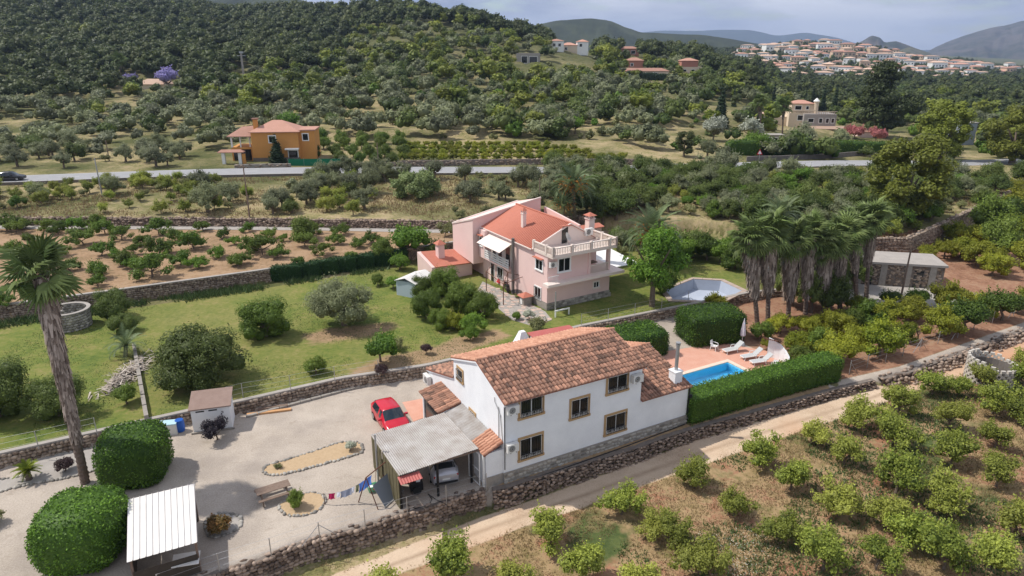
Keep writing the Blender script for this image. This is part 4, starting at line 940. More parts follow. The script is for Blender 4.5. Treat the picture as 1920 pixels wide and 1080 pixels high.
# main gabled roof with front gable wall on the terrace
GW, GZ, GX, EVZ = 2.6, 8.0, 4.6, 5.95
mb = MB(); mb.add([(0.03, GW, SZ), (8.07, GW, SZ), (8.07, GW, EVZ), (GX, GW, GZ-.1), (0.03, GW, EVZ)]+[(0.03, 13.2, SZ), (8.07, 13.2, SZ), (8.07, 13.2, EVZ), (GX, 13.2, GZ-.1), (0.03, 13.2, EVZ)], [(0, 1, 2, 3, 4), (5, 9, 8, 7, 6), (0, 5, 6, 1), (2, 7, 8, 3), (3, 8, 9, 4)]); mb.build('gable_wall', M['pinktrim'], V)
for sgn, nm in ((-1, 'l'), (1, 'r')):
    e = GX+sgn*(GX+.25 if sgn < 0 else 8.3-GX); mb = MB()
    q = [(e, GW-.1, EVZ-.02), (GX, GW-.1, GZ), (GX, 13.3, GZ+.1), (e, 13.3, EVZ+.08)]
    if sgn < 0: q = q[::-1]
    mb.slab(q, .12); mb.build('roof', M['tilered'], V)
    mb = MB(); n = 36                                  # tile courses as low rolls
    for k in range(n):
        y_ = GW-.08+(13.3-GW)*k/n; mb.tube((e, y_+.15, EVZ+.02), (GX, y_+.15, GZ+.04), .055, n=4, caps=False)
    tag(mb.build('roof_tiles', M['tilered'], V), kind='stuff')
mb = MB(); mb.tube((GX, GW-.1, GZ+.05), (GX, 13.3, GZ+.14), .1, n=6); mb.build('ridge', M['tilered'], V)
mb = MB(); mb.tube((-.25, GW-.14, EVZ-.02), (GX, GW-.14, GZ+.02), .09, n=4); mb.tube((8.3, GW-.14, EVZ-.02), (GX, GW-.14, GZ+.02), .09, n=4); mb.tube((-.27, GW, EVZ-.06), (-.27, 13.3, EVZ+.02), .07, n=4); mb.build('verge', M['pinktrim'], V)
vb('terrace_door', 'glass', ((3.55, GW-.06, SZ+.26), (4.3, GW-.005, SZ+1.95))); vb('door_canopy', 'tilered', ((3.3, GW-.35, SZ+2.1), (4.6, GW-.01, SZ+2.2)))
ac_unit(V, 6.9, SZ+.75, off=GW-.01, w=.95, h=.75)
dish = bpy.data.objects.new('satellite_dish', None); COL.objects.link(dish); dish.parent = V; dish.location = (3.4, 1.4, SZ+.26)
mb = MB(); mb.tube((0, 0, 0), (0, 0, .9), .03, n=6); mb.build('mast', M['steel'], dish)
mb = MB(); n = 14; vs = [(0, .02, 0)]+[(cos(2*pi*k/n)*.5, -.12, sin(2*pi*k/n)*.5) for k in range(n)]; mb.add(vs, [(0, 1+k, 1+(k+1) % n) for k in range(n)]+[(0, 1+(k+1) % n, 1+k) for k in range(n)]); mb.build('dish', M['acunit'], dish, loc=(0, 0, .95), rot=(-.5, 0, .6))
# front windows
window(V, 1.2, 2.9, 3.75, 5.4, off=-.004, frm='whiteplain', fr=.14, bars=False)
window(V, 5.8, 6.8, 1.2, 2.15, off=-.004, frm='pinktrim', fr=.16, bars=False, panes=2)
window(V, .75, 2.2, 3.85, 5.15, fx='y', off=-.004, sgn=-1, frm='whiteplain', fr=.12, bars=False)
window(V, 1.0, 2.3, .75, 2.15, fx='y', off=-.004, sgn=-1, frm='whiteplain', fr=.1, bars=True)
vb('window_canopy', 'tilered', ((-.35, .7, 5.2), (-.005, 2.3, 5.28)))
ac_unit(V, .5, 4.6, off=-.004, w=.8)
# left side: recessed balcony with white rail and awning, doors below
vb('balcony_front', 'pink', ((-.62, 6.5, 2.6), (-.02, 13.0, 2.75)), ((-.62, 11.7, 2.75), (-.02, 13.0, 5.85)))
vb('recess', 'pinktrim', ((-.016, 6.6, 2.75), (-.008, 11.7, 5.7)))
vb('door', 'glass', ((-.05, 7.2, 2.78), (-.02, 8.0, 4.9)), label='upper balcony door'); vb('door', 'glass', ((-.05, 8.9, 2.78), (-.02, 10.9, 4.9)), label='wide upper balcony door with curtain')
vb('curtain', 'whiteplain', ((-.07, 9.6, 2.8), (-.055, 10.1, 4.85)))
mb = MB()
for k in range(4): mb.box((-.62, 6.5, 2.8+k*.26), (-.58, 11.7, 2.97+k*.26))
for k in range(6): mb.box((-.66, 6.5+k*1.03, 2.75), (-.62, 6.56+k*1.03, 3.85))
mb.build('balcony_rail', M['alu'], V)
mb = MB(); mb.slab([(-.02, 6.6, 5.55), (-.02, 11.6, 5.55), (-1.7, 11.6, 4.75), (-1.7, 6.6, 4.75)][::-1], .04); mb.build('awning', M['pinktrim'], V)
window(V, 12.1, 12.9, 3.9, 5.1, fx='y', off=-.625, sgn=-1, frm='whiteplain', fr=.08, bars=False, panes=1)
vb('window_canopy', 'tilered', ((-.95, 12, 5.2), (-.63, 13, 5.3)))
vb('door', 'glass', ((-.05, 10.6, .05), (-.012, 11.3, 2.1)), label='ground floor glass door'); vb('door_frame', 'whiteplain', ((-.06, 10.5, .0), (-.008, 10.6, 2.2)), ((-.06, 11.3, .0), (-.008, 11.4, 2.2)))
window(V, 8.6, 9.9, .8, 2.2, fx='y', off=-.01, sgn=-1, frm='whiteplain', fr=.1, bars=True)
mb = MB(); mb.tube((-.35, 6.0, .05), (-.35, 6.0, 6.3), .17, n=12); mb.build('flue', M['concrete_dark'], V)
# cantilevered block with sloping parapet at the back left
mb = MB(); x0, x1, y0, y1 = -1.3, 8.0, 13.2, 18.3
mb.add([(x0, y0, 1.7), (x1, y0, 1.7), (x1, y1, 2.2), (x0, y1, 2.2), (x0, y0, 7.0), (x1, y0, 8.5), (x1, y1, 7.2), (x0, y1, 5.5)], [(0, 3, 2, 1), (4, 5, 6, 7), (0, 1, 5, 4), (1, 2, 6, 5), (2, 3, 7, 6), (3, 0, 4, 7)]); mb.build('side_wing', M['pink'], V)
mb = MB(); mb.tube((x0, y0, 7.03), (x1, y0, 8.53), .11, n=4); mb.tube((x0, y0, 7.03), (x0, y1, 5.53), .11, n=4); mb.tube((x0, y1, 5.53), (x1, y1, 7.23), .11, n=4); mb.build('parapet_cap', M['pinktrim'], V)
vb('wall', 'pink', ((0.3, 13.2, -.4), (8, 18, 1.9))); ac_unit(V, .9, 5.6, off=13.18, w=.9)
mb = MB(); mb.add([(8.35, 6, 5.6), (8.35, 13, 5.6), (8.6, 13, 5.6), (8.6, 6, 5.6), (8.35, 6, 6.6), (8.35, 13, 7.4), (8.6, 13, 7.4), (8.6, 6, 6.6)], [(0, 1, 5, 4), (4, 5, 6, 7), (2, 3, 7, 6), (3, 0, 4, 7), (1, 2, 6, 5)]); mb.build('parapet', M['pink'], V)
def chimney(x, y, z, h, w, name='chimney'):
    g = bpy.data.objects.new(name, None); COL.objects.link(g); g.parent = V; g.location = (x, y, z)
    mb = MB(); mb.box((-w/2, -w/2, 0), (w/2, w/2, h)); mb.box((-w*.62, -w*.62, h), (w*.62, w*.62, h+.08))
    for sx in (-1, 1):
        for sy in (-1, 1): mb.box((sx*w*.4-.05, sy*w*.4-.05, h+.08), (sx*w*.4+.05, sy*w*.4+.05, h+.4))
    mb.build('stack', M['pinktrim'], g)
    mb = MB(); a = w*.75; mb.add([(-a, -a, h+.4), (a, -a, h+.4), (a, a, h+.4), (-a, a, h+.4), (0, 0, h+.75)], [(0, 3, 2, 1), (0, 1, 4), (1, 2, 4), (2, 3, 4), (3, 0, 4)]); mb.build('cap', M['tilered'], g)
chimney(2.0, 7.6, 6.8, 1.55, .42); chimney(8.7, 4.5, 3.5, 4.1, .75)
# right wing with arch and tiled edge
mb = MB(); mb.box((9.0, 5.0, -.4), (9.3, 13.5, 5.0)); mb.box((9.3, 9.5, 3.9), (14.5, 9.8, 4.9))
for k in range(9):
    a0, a1 = pi*k/9, pi*(k+1)/9
    mb.add([(11.9-2.3*cos(a0), 9.5, 2.2+1.7*sin(a0)), (11.9-2.3*cos(a1), 9.5, 2.2+1.7*sin(a1)), (11.9-2.3*cos(a1), 9.5, 4.0), (11.9-2.3*cos(a0), 9.5, 4.0)], [(0, 1, 2, 3)])
mb.box((9.3, 9.5, -.4), (9.6, 9.8, 3.9)); mb.box((14.2, 9.5, -.4), (14.5, 9.8, 3.9)); mb.build('arcade', M['pink'], V)
mb = MB(); mb.slab([(8.9, 9.2, 4.95), (14.7, 9.2, 4.95), (14.7, 10.3, 5.2), (8.9, 10.3, 5.2)], .1); mb.build('arcade_roof', M['tilered'], V)
mb = MB(); mb.slab([(9.5, 1.5, 2.6), (13.5, 1.5, 2.5), (13.5, 6.5, 3.0), (9.5, 6.5, 3.1)], .03); mb.build('shade_sail', M['whiteplain'], V)
# pink outbuilding with chimney
ob = empty('outbuilding', np.append(at(838, 515, .9)[:2], .9), PF.ang, 'small pink outbuilding with red roof and chimney left of the villa', 'outbuilding')
mb = MB(); mb.add([(-2.6, -1.5, -.3), (2.6, -1.5, -.3), (2.6, 2.5, -.3), (-2.6, 2.5, -.3), (-2.6, -1.5, 1.7), (2.6, -1.5, 1.5), (2.6, 2.5, 2.2), (-2.6, 2.5, 2.6)], [(0, 3, 2, 1), (4, 5, 6, 7), (0, 1, 5, 4), (1, 2, 6, 5), (2, 3, 7, 6), (3, 0, 4, 7)]); mb.build('wall', M['pink'], ob)
mb = MB(); mb.slab([(-2.2, -1.7, 1.74), (2.75, -1.7, 1.56), (2.75, 2.2, 2.26), (-2.2, 2.2, 2.66)], .1); mb.build('roof', M['tilered'], ob)
mb = MB(); mb.box((-.9, .2, 1.8), (-.1, 1, 3.7)); mb.build('chimney', M['pink'], ob); mb = MB(); mb.add([(-1.1, 0, 3.75), (.1, 0, 3.75), (.1, 1.2, 3.75), (-1.1, 1.2, 3.75), (-.5, .6, 4.25)], [(0, 3, 2, 1), (0, 1, 4), (1, 2, 4), (2, 3, 4), (3, 0, 4)]); mb.build('chimney_cap', M['tilered'], ob)
# white garden shed under the citrus clump
g0 = at(780, 548, .9)
ws = empty('metal_shed', (g0[0], g0[1], .9), radians(60), 'pale blue grey metal garden shed with white roof beside the citrus trees', 'shed')
mb = MB(); mb.box((-1.7, -1.3, -.2), (1.7, 1.3, 1.7)); mb.build('wall', mat('pale_blue_sheet', (.42, .50, .56), .6), ws)
for s_ in (-1, 1):
    for k in range(3):
        x0 = -1.85+k*1.24; mb = MB(); q = [(x0, s_*1.45, 1.68), (x0+1.2, s_*1.45, 1.68), (x0+1.2, 0, 2.15), (x0, 0, 2.15)]; mb.slab(q if s_ < 0 else q[::-1], .04); mb.build('roof_panel', M['metalwhite'], ws)
# patio of pale flags beside the villa
def pflag(px, py, z=.9): return at(px, py, z)[:2]
b = MB(); pat = [pflag(*q) for q in ((905, 528), (1022, 584), (1035, 600), (1000, 612), (960, 600), (930, 575), (895, 545))]
b.prism([tuple(q) for q in pat][::-1], .85, .93); tag(b.build('flagstone_patio', M['conc']), kind='structure')
r_ = np.random.default_rng(9); vs = []
b = MB(); cnt = 0
for i in range(400):
    q = at(r_.uniform(895, 1040), r_.uniform(528, 612), .9)
    if inpoly(np.array([q[0]]), np.array([q[1]]), pat)[0] and all((q[0]-v[0])**2+(q[1]-v[1])**2 > .32 for v in vs):
        vs.append(q); k = 6; a0 = r_.uniform(0, 6); rr = r_.uniform(.25, .36); b.prism([(q[0]+cos(a0+2*pi*j/k)*rr*r_.uniform(.85, 1.1), q[1]+sin(a0+2*pi*j/k)*rr*r_.uniform(.85, 1.1)) for j in range(k)], .92, .945)
tag(b.build('flagstones', mat('pink_flagstone', (.56, .43, .36), .85, noise=(1.5, 5), col2=(.48, .36, .30))), kind='stuff')
# pergola frame
pg = empty('pergola_frame', (0, 0, .9), 0, 'bare dark metal pergola frame over the patio of the pink villa', 'pergola')
cs = [at(px, py, .9) for px, py in ((944, 572), (952, 548), (982, 556), (929, 528), (912, 546))]
mb = MB()
tops = []
for c_p in cs: tops.append((c_p[0], c_p[1], 2.3))
for c_p in cs:
    m_ = MB(); m_.tube((c_p[0], c_p[1], 0), (c_p[0], c_p[1], 2.3), .05, n=6); m_.build('post', M['rust'], pg)
for a, b_ in ((0, 2), (0, 4), (1, 3), (1, 2), (3, 4), (1, 0)):
    m_ = MB(); m_.tube(tops[a], tops[b_], .035, n=6); m_.build('rail', M['rust'], pg)
def at_empty(name, px, py, z, rz, label, cat, group=None):
    g = at(px, py, z); return empty(name, (g[0], g[1], z), rz, label, cat, group)
o = at_empty('stone_well_house', 985, 570, .9, PF.ang, 'small stone box with red tiled pyramid roof on the villa patio', 'well house')
mb = MB(); mb.box((-.5, -.45, 0), (.5, .45, .95)); mb.build('wall', M['mortarlt'], o); mb = MB(); mb.add([(-.7, -.65, .95), (.7, -.65, .95), (.7, .65, .95), (-.7, .65, .95), (0, 0, 1.35)], [(0, 3, 2, 1), (0, 1, 4), (1, 2, 4), (2, 3, 4), (3, 0, 4)]); mb.build('roof', M['tilered'], o); mb = MB(); mb.box((-.53, -.2, .1), (-.502, .2, .75)); mb.build('door', M['whiteplain'], o)
o = at_empty('motor_scooter', 950, 546, .9, PF.ang+radians(70), 'black motor scooter parked under the pergola frame', 'scooter')
for x_ in (-.6, .6):
    mb = MB(); mb.tube((x_, -.06, .26), (x_, .06, .26), .26, n=14); mb.build('wheel', M['rubber'], o)
mb = MB(); mb.prism([(-.75, -.17), (-.1, -.2), (.15, -.15), (.5, -.2), (.62, 0), (.5, .2), (.15, .15), (-.1, .2), (-.75, .17)], .28, lambda x, y: .8 if x < -.05 else (.45 if x < .4 else .95)); mb.build('body', M['carblack'], o)
mb = MB(); mb.box((-.7, -.15, .8), (0, .15, .9)); mb.build('seat', M['rubber'], o); mb = MB(); mb.tube((.42, -.33, 1.08), (.42, .33, 1.08), .03, n=6); mb.build('handlebar', M['darkmetal'], o)
o = at_empty('folded_parasol', 936, 533, .9, 0, 'red folded parasol leaning near the black scooter', 'parasol'); mb = MB(); mb.tube((0, 0, .2), (.5, .1, 1.5), .35, .08, n=8); mb.build('canopy', M['plastred'], o); mb = MB(); mb.tube((-.1, 0, 0), (.6, .1, 1.7), .03, n=6); mb.build('pole', M['steel'], o)
o = at_empty('patio_table', 968, 558, .9, .3, 'round glass garden table with wire chairs on the villa patio', 'table'); mb = MB(); mb.tube((0, 0, .7), (0, 0, .74), .6, n=16); mb.build('table_top', M['glass'], o)
for k in range(3):
    mb = MB(); mb.tube((cos(k*2.1)*.4, sin(k*2.1)*.4, 0), (cos(k*2.1)*.1, sin(k*2.1)*.1, .7), .02, n=5); mb.build('leg', M['steel'], o)
o = at_empty('sign_post', 1041, 593, .9, 0, 'grey metal post with side bracket at the corner of the villa lawn', 'post'); mb = MB(); mb.tube((0, 0, 0), (0, 0, 2.6), .07, n=8); mb.build('post', M['steel'], o)
o = at_empty('white_bench', 1054, 592, .9, PF.ang, 'white wooden rail bench beside the villa plinth', 'bench'); mb = MB(); mb.box((-.9, -.05, .6), (.9, .05, .72)); mb.build('rail', M['whiteplain'], o)
for s_ in (-1, 1):
    mb = MB(); mb.box((s_*.82-.05, -.05, 0), (s_*.82+.05, .05, .6)); mb.build('leg', M['whiteplain'], o)
# empty grey pool of the pink villa
PP = empty('drained_pool', (POOL2C[0], POOL2C[1], .9), 0, 'grey blue drained swimming pool with pale stone edge right of the pink villa', 'pool')
mb = MB(); q = [(p[0]-POOL2C[0], p[1]-POOL2C[1]) for p in P2]; n = len(q)
mb.add([(x_, y_, .03) for x_, y_ in q]+[(x_*.93, y_*.93, -1.15) for x_, y_ in q], [(i, i+n, (i+1) % n+n, (i+1) % n) for i in range(n)][::1]+[tuple(range(n, 2*n))]); mb.build('basin', M['poolgrey'], PP)
for i in range(n):
    a, b_ = q[i], q[(i+1) % n]; L_ = sqrt((a[0]-b_[0])**2+(a[1]-b_[1])**2); k = max(2, int(L_/.9))
    for j in range(k):
        f0, f1 = j/k+.005, (j+1)/k-.005; pa = [a[t]*(1-f0)+b_[t]*f0 for t in (0, 1)]; pb = [a[t]*(1-f1)+b_[t]*f1 for t in (0, 1)]
        m_ = MB(); m_.add([(*pa, 0), (*pb, 0), (pb[0]*1.14, pb[1]*1.14, 0), (pa[0]*1.14, pa[1]*1.14, 0), (*pa, .1), (*pb, .1), (pb[0]*1.14, pb[1]*1.14, .1), (pa[0]*1.14, pa[1]*1.14, .1)], [(0, 1, 5, 4), (4, 5, 6, 7), (1, 2, 6, 5), (2, 3, 7, 6), (3, 0, 4, 7), (0, 3, 2, 1)]); m_.build('edge_slab', mat('pool_edge_stone', (.42, .33, .27), .9) if (i, j) == (0, 0) else bpy.data.materials['pool_edge_stone'], PP)
# ------------------------------------------------------------------ vehicles
def car(name, loc, rz, paint, label, cat='car', L=4.4, Wd=1.8, Hh=1.6, kind='suv', group=None):
    """loft of cross sections along x (front = +x)"""
    C = empty(name, loc, rz, label, cat, group)
    w = Wd/2; belt = .60*Hh
    if kind == 'van':
        st = [(-.5, .45, .92, .97, .93, .80), (-.47, .2, .97, 1.0, .97, .83), (-.2, .2, 1., 1., 1., .85), (.15, .2, 1., 1., 1., .85), (.30, .2, .98, .62, .98, .8), (.42, .2, .62, .58, .95, .9), (.49, .25, .55, .5, .88, .85), (.5, .35, .5, .45, .8, .8)]
    else:
        #   x/L, z bottom, z roofline/H, z belt/H, halfwidth belt, halfwidth top (as fraction)
        st = [(-.5, .42, .60, .55, .80, .74), (-.485, .28, .66, .60, .90, .80), (-.43, .22, .80, .64, .97, .74), (-.34, .2, .93, .65, 1., .72), (-.18, .2, .99, .64, 1., .74), (.0, .2, 1., .62, 1., .745), (.09, .2, .97, .61, 1., .75), (.25, .2, .66, .60, .99, .80), (.36, .2, .60, .57, .97, .80), (.455, .22, .52, .49, .90, .74), (.49, .27, .44, .42, .78, .64), (.5, .38, .36, .35, .66, .55)]
    rows = []; NP = 8
    fx_ = np.array([q[0] for q in st]); prof = []
    for (fx, zb, zt, zbelt, wb, wt) in st:
        x = fx*L; zt *= Hh; zbelt *= Hh
        prof.append([(x, 0, zb), (x, w*wb*.86, zb), (x, w*wb*.985, zb+.12), (x, w*wb, (zb+zbelt)*.5+.05), (x, w*wb*.965, zbelt), (x, w*wt*1.0, zt-.06*Hh*(1 if zt-zbelt > .12 else .3)), (x, w*wt*.86, zt), (x, 0, zt+.015)])
    prof = np.array(prof); n0 = len(prof)
    def cr3(p0, p1, p2, p3, t): return .5*((2*p1)+(-p0+p2)*t+(2*p0-5*p1+4*p2-p3)*t*t+(-p0+3*p1-3*p2+p3)*t**3)
    R2 = []; src = []
    for j in range(n0-1):
        p0, p1, p2, p3 = prof[max(j-1, 0)], prof[j], prof[j+1], prof[min(j+2, n0-1)]; m = 3
        for t in range(m): R2.append(cr3(p0, p1, p2, p3, t/m)); src.append(j)
    R2.append(prof[-1]); R2 = np.array(R2); n = NP
    V_ = [tuple(p) for r_0 in R2 for p in r_0]; k0 = len(V_); V_ += [(x, -y, z) for x, y, z in V_]; fs = []; mi = []
    for j in range(len(R2)-1):
        s0 = src[j]
        for i in range(n-1):
            a = j*n+i; q = (a, a+n, a+n+1, a+1); fs += [q, tuple(k0+v for v in q[::-1])]
            gl = (kind != 'van' and ((i == 4 and 3 <= s0 <= 5 and not (s0 == 4 and j % 3 == 2)) or (i in (5, 6) and s0 == 6) or (i in (5, 6) and s0 == 2))) or (kind == 'van' and ((i == 4 and s0 == 3) or (i in (5, 6) and s0 == 4)))
            mi += [1 if gl else 0]*2
    e0 = (len(R2)-1)*n
    fs += [tuple(range(n)), tuple(k0+i for i in range(n))[::-1], tuple(e0+i for i in range(n))[::-1], tuple(k0+e0+i for i in range(n))]; mi += [0]*4
    for kindm, nm, mt in ((0, 'body', paint), (1, 'windows', M['glassblue'])):
        sel = [f for f, m_ in zip(fs, mi) if m_ == kindm]; used = sorted({i for f in sel for i in f}); mp_ = {u: i for i, u in enumerate(used)}
        b2 = MB(); b2.add([V_[u] for u in used], [[mp_[i] for i in f] for f in sel]); link(nm, b2.mesh(nm, mt, smooth=True), C)
    wr = .21*Hh
    for sx in (-.3, .3):
        for sy in (-1, 1):
            whl = bpy.data.objects.new('wheel', None); COL.objects.link(whl); whl.parent = C; whl.location = (sx*L, sy*(w-.1), wr)
            b_ = MB(); b_.tube((0, -.11, 0), (0, .11, 0), wr, n=20); b_.build('tyre', M['rubber'], whl)
            b_ = MB(); b_.tube((0, sy*.105, 0), (0, sy*.125, 0), wr*.62, n=16); b_.build('rim', M['rim'], whl)
    for sy in (-1, 1):
        b_ = MB(); b_.box((.12*L, sy*w*1.0-.02, .60*Hh), (.16*L, sy*(w+.2), .68*Hh) ) if sy > 0 else b_.box((.12*L, sy*(w+.2), .60*Hh), (.16*L, sy*w+.02, .68*Hh)); b_.build('wing_mirror', paint, C)
        b_ = MB(); b_.cbox((-.487*L, sy*w*.70, .56*Hh), (.10, .30, .14)); b_.build('tail_light', M['lampred'], C)
        b_ = MB(); b_.cbox((.462*L, sy*w*.62, .42*Hh), (.16, .30, .10)); b_.build('headlight', M['lampclr'], C)
    b_ = MB(); b_.cbox((-.5*L, 0, .42*Hh), (.03, .5, .11)); b_.build('number_plate', M['whiteplain'], C)
    b_ = MB(); b_.cbox((-.5*L, 0, .26*Hh), (.08, Wd*.8, .14)); b_.build('bumper', M['rubber'], C)
    return C
g0 = at(733, 796, 0)
car('parked_car', (g0[0], g0[1], .0), radians(-62), M['carred'], 'glossy red hatchback parked on the gravel behind the carport', L=4.35, Wd=1.85, Hh=1.55)
g0 = HF.p(-2.95, 3.4)
car('parked_car', (g0[0], g0[1], .0), HF.ang+radians(78), M['carsilver'], 'silver car parked tail outwards under the corrugated carport roof', L=4.3, Wd=1.8, Hh=1.5)
i = int(np.argmin(np.abs(rx-at(38, 331, 5.2)[0])))
car('black_car', (rx[i]-rnx[i]*1.6, ry[i]-rny[i]*1.6, rz[i]+.01), atan2(np.gradient(ry)[i], np.gradient(rx)[i]), M['carblack'], 'black estate car driving along the main road at the far left', L=4.5, Wd=1.8, Hh=1.5)
def put(name, px, py, z, rz, label, cat, group=None): return at_empty(name, px, py, z, rz, label, cat, group)
# ------------------------------------------------------------------ yard objects
sh = put('small_shed', 403, 797, 0, radians(16), 'small white block hut with sloping brownish roof against the lawn wall', 'shed')
mb = MB(); mb.add([(-1.3, -.85, -.1), (1.3, -.85, -.1), (1.3, 1.0, -.1), (-1.3, 1.0, -.1), (-1.3, -.85, 1.95), (1.3, -.85, 1.95), (1.3, 1.0, 2.3), (-1.3, 1.0, 2.3)], [(0, 3, 2, 1), (4, 5, 6, 7), (0, 1, 5, 4), (1, 2, 6, 5), (2, 3, 7, 6), (3, 0, 4, 7)]); mb.build('wall', M['white'], sh)
mb = MB(); mb.slab([(-1.42, -1.0, 1.95), (1.42, -1.0, 1.95), (1.42, 1.15, 2.4), (-1.42, 1.15, 2.4)], .08); mb.build('roof', mat('brown_mineral_felt', (.30, .215, .18), .95, noise=(2, 7), col2=(.24, .165, .135), bump=(20, .3)), sh)
for x_ in (-.95, -.1):
    mb = MB(); mb.box((x_-.02, -.858, 1.62), (x_+.55, -.853, 1.72)); mb.build('vent', M['darkmetal'], sh)
mb = MB(); mb.box((-1.45, -1.0, -.05), (1.45, -.86, .12)); mb.build('base_slab', M['mortarlt'], sh)
o = put('water_barrel', 339, 808, 0, 0, 'blue plastic barrel between the white box and the small white hut', 'barrel'); mb = MB()
prof = [(0, .27), (.1, .31), (.45, .33), (.8, .31), (.9, .27)]
for a, b_ in zip(prof, prof[1:]): mb.tube((0, 0, a[0]), (0, 0, b_[0]), a[1], b_[1], n=16, caps=(a[0] == 0 or b_[0] == .9))
mb.build('barrel', M['plastblue'], o, smooth=True); mb = MB(); mb.tube((0, 0, .88), (0, 0, .92), .28, n=16); mb.build('rim', M['plastblue'], o)
o = put('storage_box', 318, 812, 0, radians(12), 'white metal storage box with pale blue lid next to the blue barrel', 'box'); mb = MB(); mb.box((-.6, -.35, 0), (.6, .35, .8)); mb.build('body', M['acunit'], o); mb = MB(); mb.box((-.62, -.37, .8), (.62, .37, .88)); mb.build('lid', mat('pale_blue_lid', (.42, .60, .66), .5), o)
for k_, (px, py, rz_, nm, lb, mt, L_) in enumerate([(505, 774, .27, 'timber_beam', 'long orange brown timber beam lying at the foot of the lawn wall', 'woodnew', 3.2), (512, 766, .30, 'timber_plank', 'pale plank lying behind the orange timber beam', 'wood', 2.2)]):
    g = at(px, py, 0); mb = MB(); mb.box((-L_/2, -.14, 0), (L_/2, .14, .14+.04*k_)); o = mb.build(nm, M[mt], None, loc=tuple(g), rot=(0, 0, rz_)); tag(o, lb, 'plank')
M['oldboard'] = mat('old_dark_board', (.075, .06, .045), .95, noise=(3, 5), col2=(.045, .037, .03))
# white roofed shed, front left
wsd = empty('white_roofed_shed', tuple(at(300, 1052, 0)), radians(11), 'open shed with ribbed white metal roof beside the big round hedge', 'shed')
g = np.array(wsd.location)
R0 = [at(240, 938, 2.35), at(365, 908, 2.35), at(371, 1018, 2.05), at(238, 1056, 2.05)]
c0, s0 = cos(-radians(11)), sin(-radians(11))
loc2 = lambda p: ((p[0]-g[0])*c0-(p[1]-g[1])*s0, (p[0]-g[0])*s0+(p[1]-g[1])*c0)
Rl = [loc2(p) for p in R0]; n = 11
bl = lambda f, t: tuple((Rl[0][k]*(1-f)+Rl[1][k]*f)*(1-t)+(Rl[3][k]*(1-f)+Rl[2][k]*f)*t for k in (0, 1))+((2.4*(1-t)+2.1*t),)
for k in range(n):
    f0, f1, f2, f3 = k/n, (k+.80)/n, (k+.90)/n, (k+1.0)/n; mb = MB()
    for a, b_, ha, hb in ((f0, f1, 0, 0), (f1, f2, 0, .06), (f2, f3, .06, 0)):
        q = [bl(a, 1), bl(b_, 1), bl(b_, 0), bl(a, 0)]; hh = [ha, hb, hb, ha]; mb.slab([(p[0], p[1], p[2]+h) for p, h in zip(q, hh)], .015)
    mb.build('roof_panel', M['metalwhite'], wsd)
for f, t in ((.04, .04), (.96, .04), (.96, .94), (.04, .94)):
    p = bl(f, t); mb = MB(); mb.box((p[0]-.05, p[1]-.05, -.1), (p[0]+.05, p[1]+.05, p[2]-.03)); mb.build('post', M['wood'], wsd)
mb = MB(); a, b_ = bl(.04, .06), bl(.96, .06); mb.add([(a[0], a[1], 0), (b_[0], b_[1], 0), (b_[0], b_[1], 2.2), (a[0], a[1], 2.2)], [(0, 1, 2, 3)]); c1, c2_ = bl(.03, .1), bl(.03, .95); mb.add([(c1[0], c1[1], 0), (c2_[0], c2_[1], 0), (c2_[0], c2_[1], 2), (c1[0], c1[1], 2.1)], [(0, 1, 2, 3)]); mb.build('side_wall', M['oldboard'], wsd)
mb = MB(); a, b_ = bl(.04, .97), bl(.96, .97); mb.add([(a[0], a[1], 0), (b_[0], b_[1], 0), (b_[0], b_[1], 1.3), (a[0], a[1], 1.3)], [(0, 1, 2, 3)]); mb.build('front_screen', M['oldboard'], wsd)
g = at(352, 1078, 0); mb = MB(); mb.slab([(-.6, -.4, .95), (.7, -.4, .9), (.7, .5, 1.0), (-.6, .5, 1.05)], .03); mb.build('w', M['metalwhite'], None, loc=tuple(g), rot=(0, 0, .3)); bpy.data.objects['w'].name = 'corrugated_sheet'; tag(bpy.data.objects['corrugated_sheet'], 'loose white corrugated sheet in front of the white roofed shed', 'sheet'); bpy.data.objects['corrugated_sheet'].data.name = 'corrugated_sheet'
# picnic table
pt = put('picnic_table', 514, 933, 0, radians(32), 'weathered wooden picnic table with attached benches', 'picnic table')
for k in range(5):
    mb = MB(); mb.box((-1.0, -.37+k*.15, .72), (1.0, -.37+k*.15+.14, .76)); mb.build('plank', M['wood'], pt)
for y_ in (-.72, .5):
    for k in range(2):
        mb = MB(); mb.box((-1.0, y_+k*.12, .42), (1.0, y_+k*.12+.11, .46)); mb.build('bench_plank', M['wood'], pt)
for x_ in (-.75, .75):
    for s_ in (-1, 1):
        mb = MB(); mb.tube((x_, s_*.25, .72), (x_, s_*.68, 0), .05, n=4); mb.build('leg', M['wood'], pt)
    mb = MB(); mb.box((x_-.03, -.7, .36), (x_+.03, .7, .42)); mb.build('crossbar', M['wood'], pt)
# swing frame used as a washing line post, basket, board
sf = put('swing_frame', 712, 930, 0, radians(62), 'rusty A frame swing beside the mossy carport panel', 'swing')
TOPZ = 2.0
for k_, (a, b_) in enumerate((((-1.1, -.75, 0), (-1.1, 0, TOPZ)), ((-1.1, .75, 0), (-1.1, 0, TOPZ)), ((1.1, -.75, 0), (1.1, 0, TOPZ)), ((1.1, .75, 0), (1.1, 0, TOPZ)))):
    mb = MB(); mb.tube(a, b_, .035, n=6); mb.build('leg', M['rust'], sf)
mb = MB(); mb.tube((-1.1, 0, TOPZ), (1.1, 0, TOPZ), .035, n=6); mb.build('top_bar', M['rust'], sf)
for x_ in (-.2, .2):
    mb = MB(); mb.tube((x_, 0, TOPZ), (x_, .1, .6), .012, n=4); mb.build('chain', M['rust'], sf)
mb = MB(); mb.box((-.3, -.1, .55), (.3, .25, .6)); mb.build('seat', M['rust'], sf)
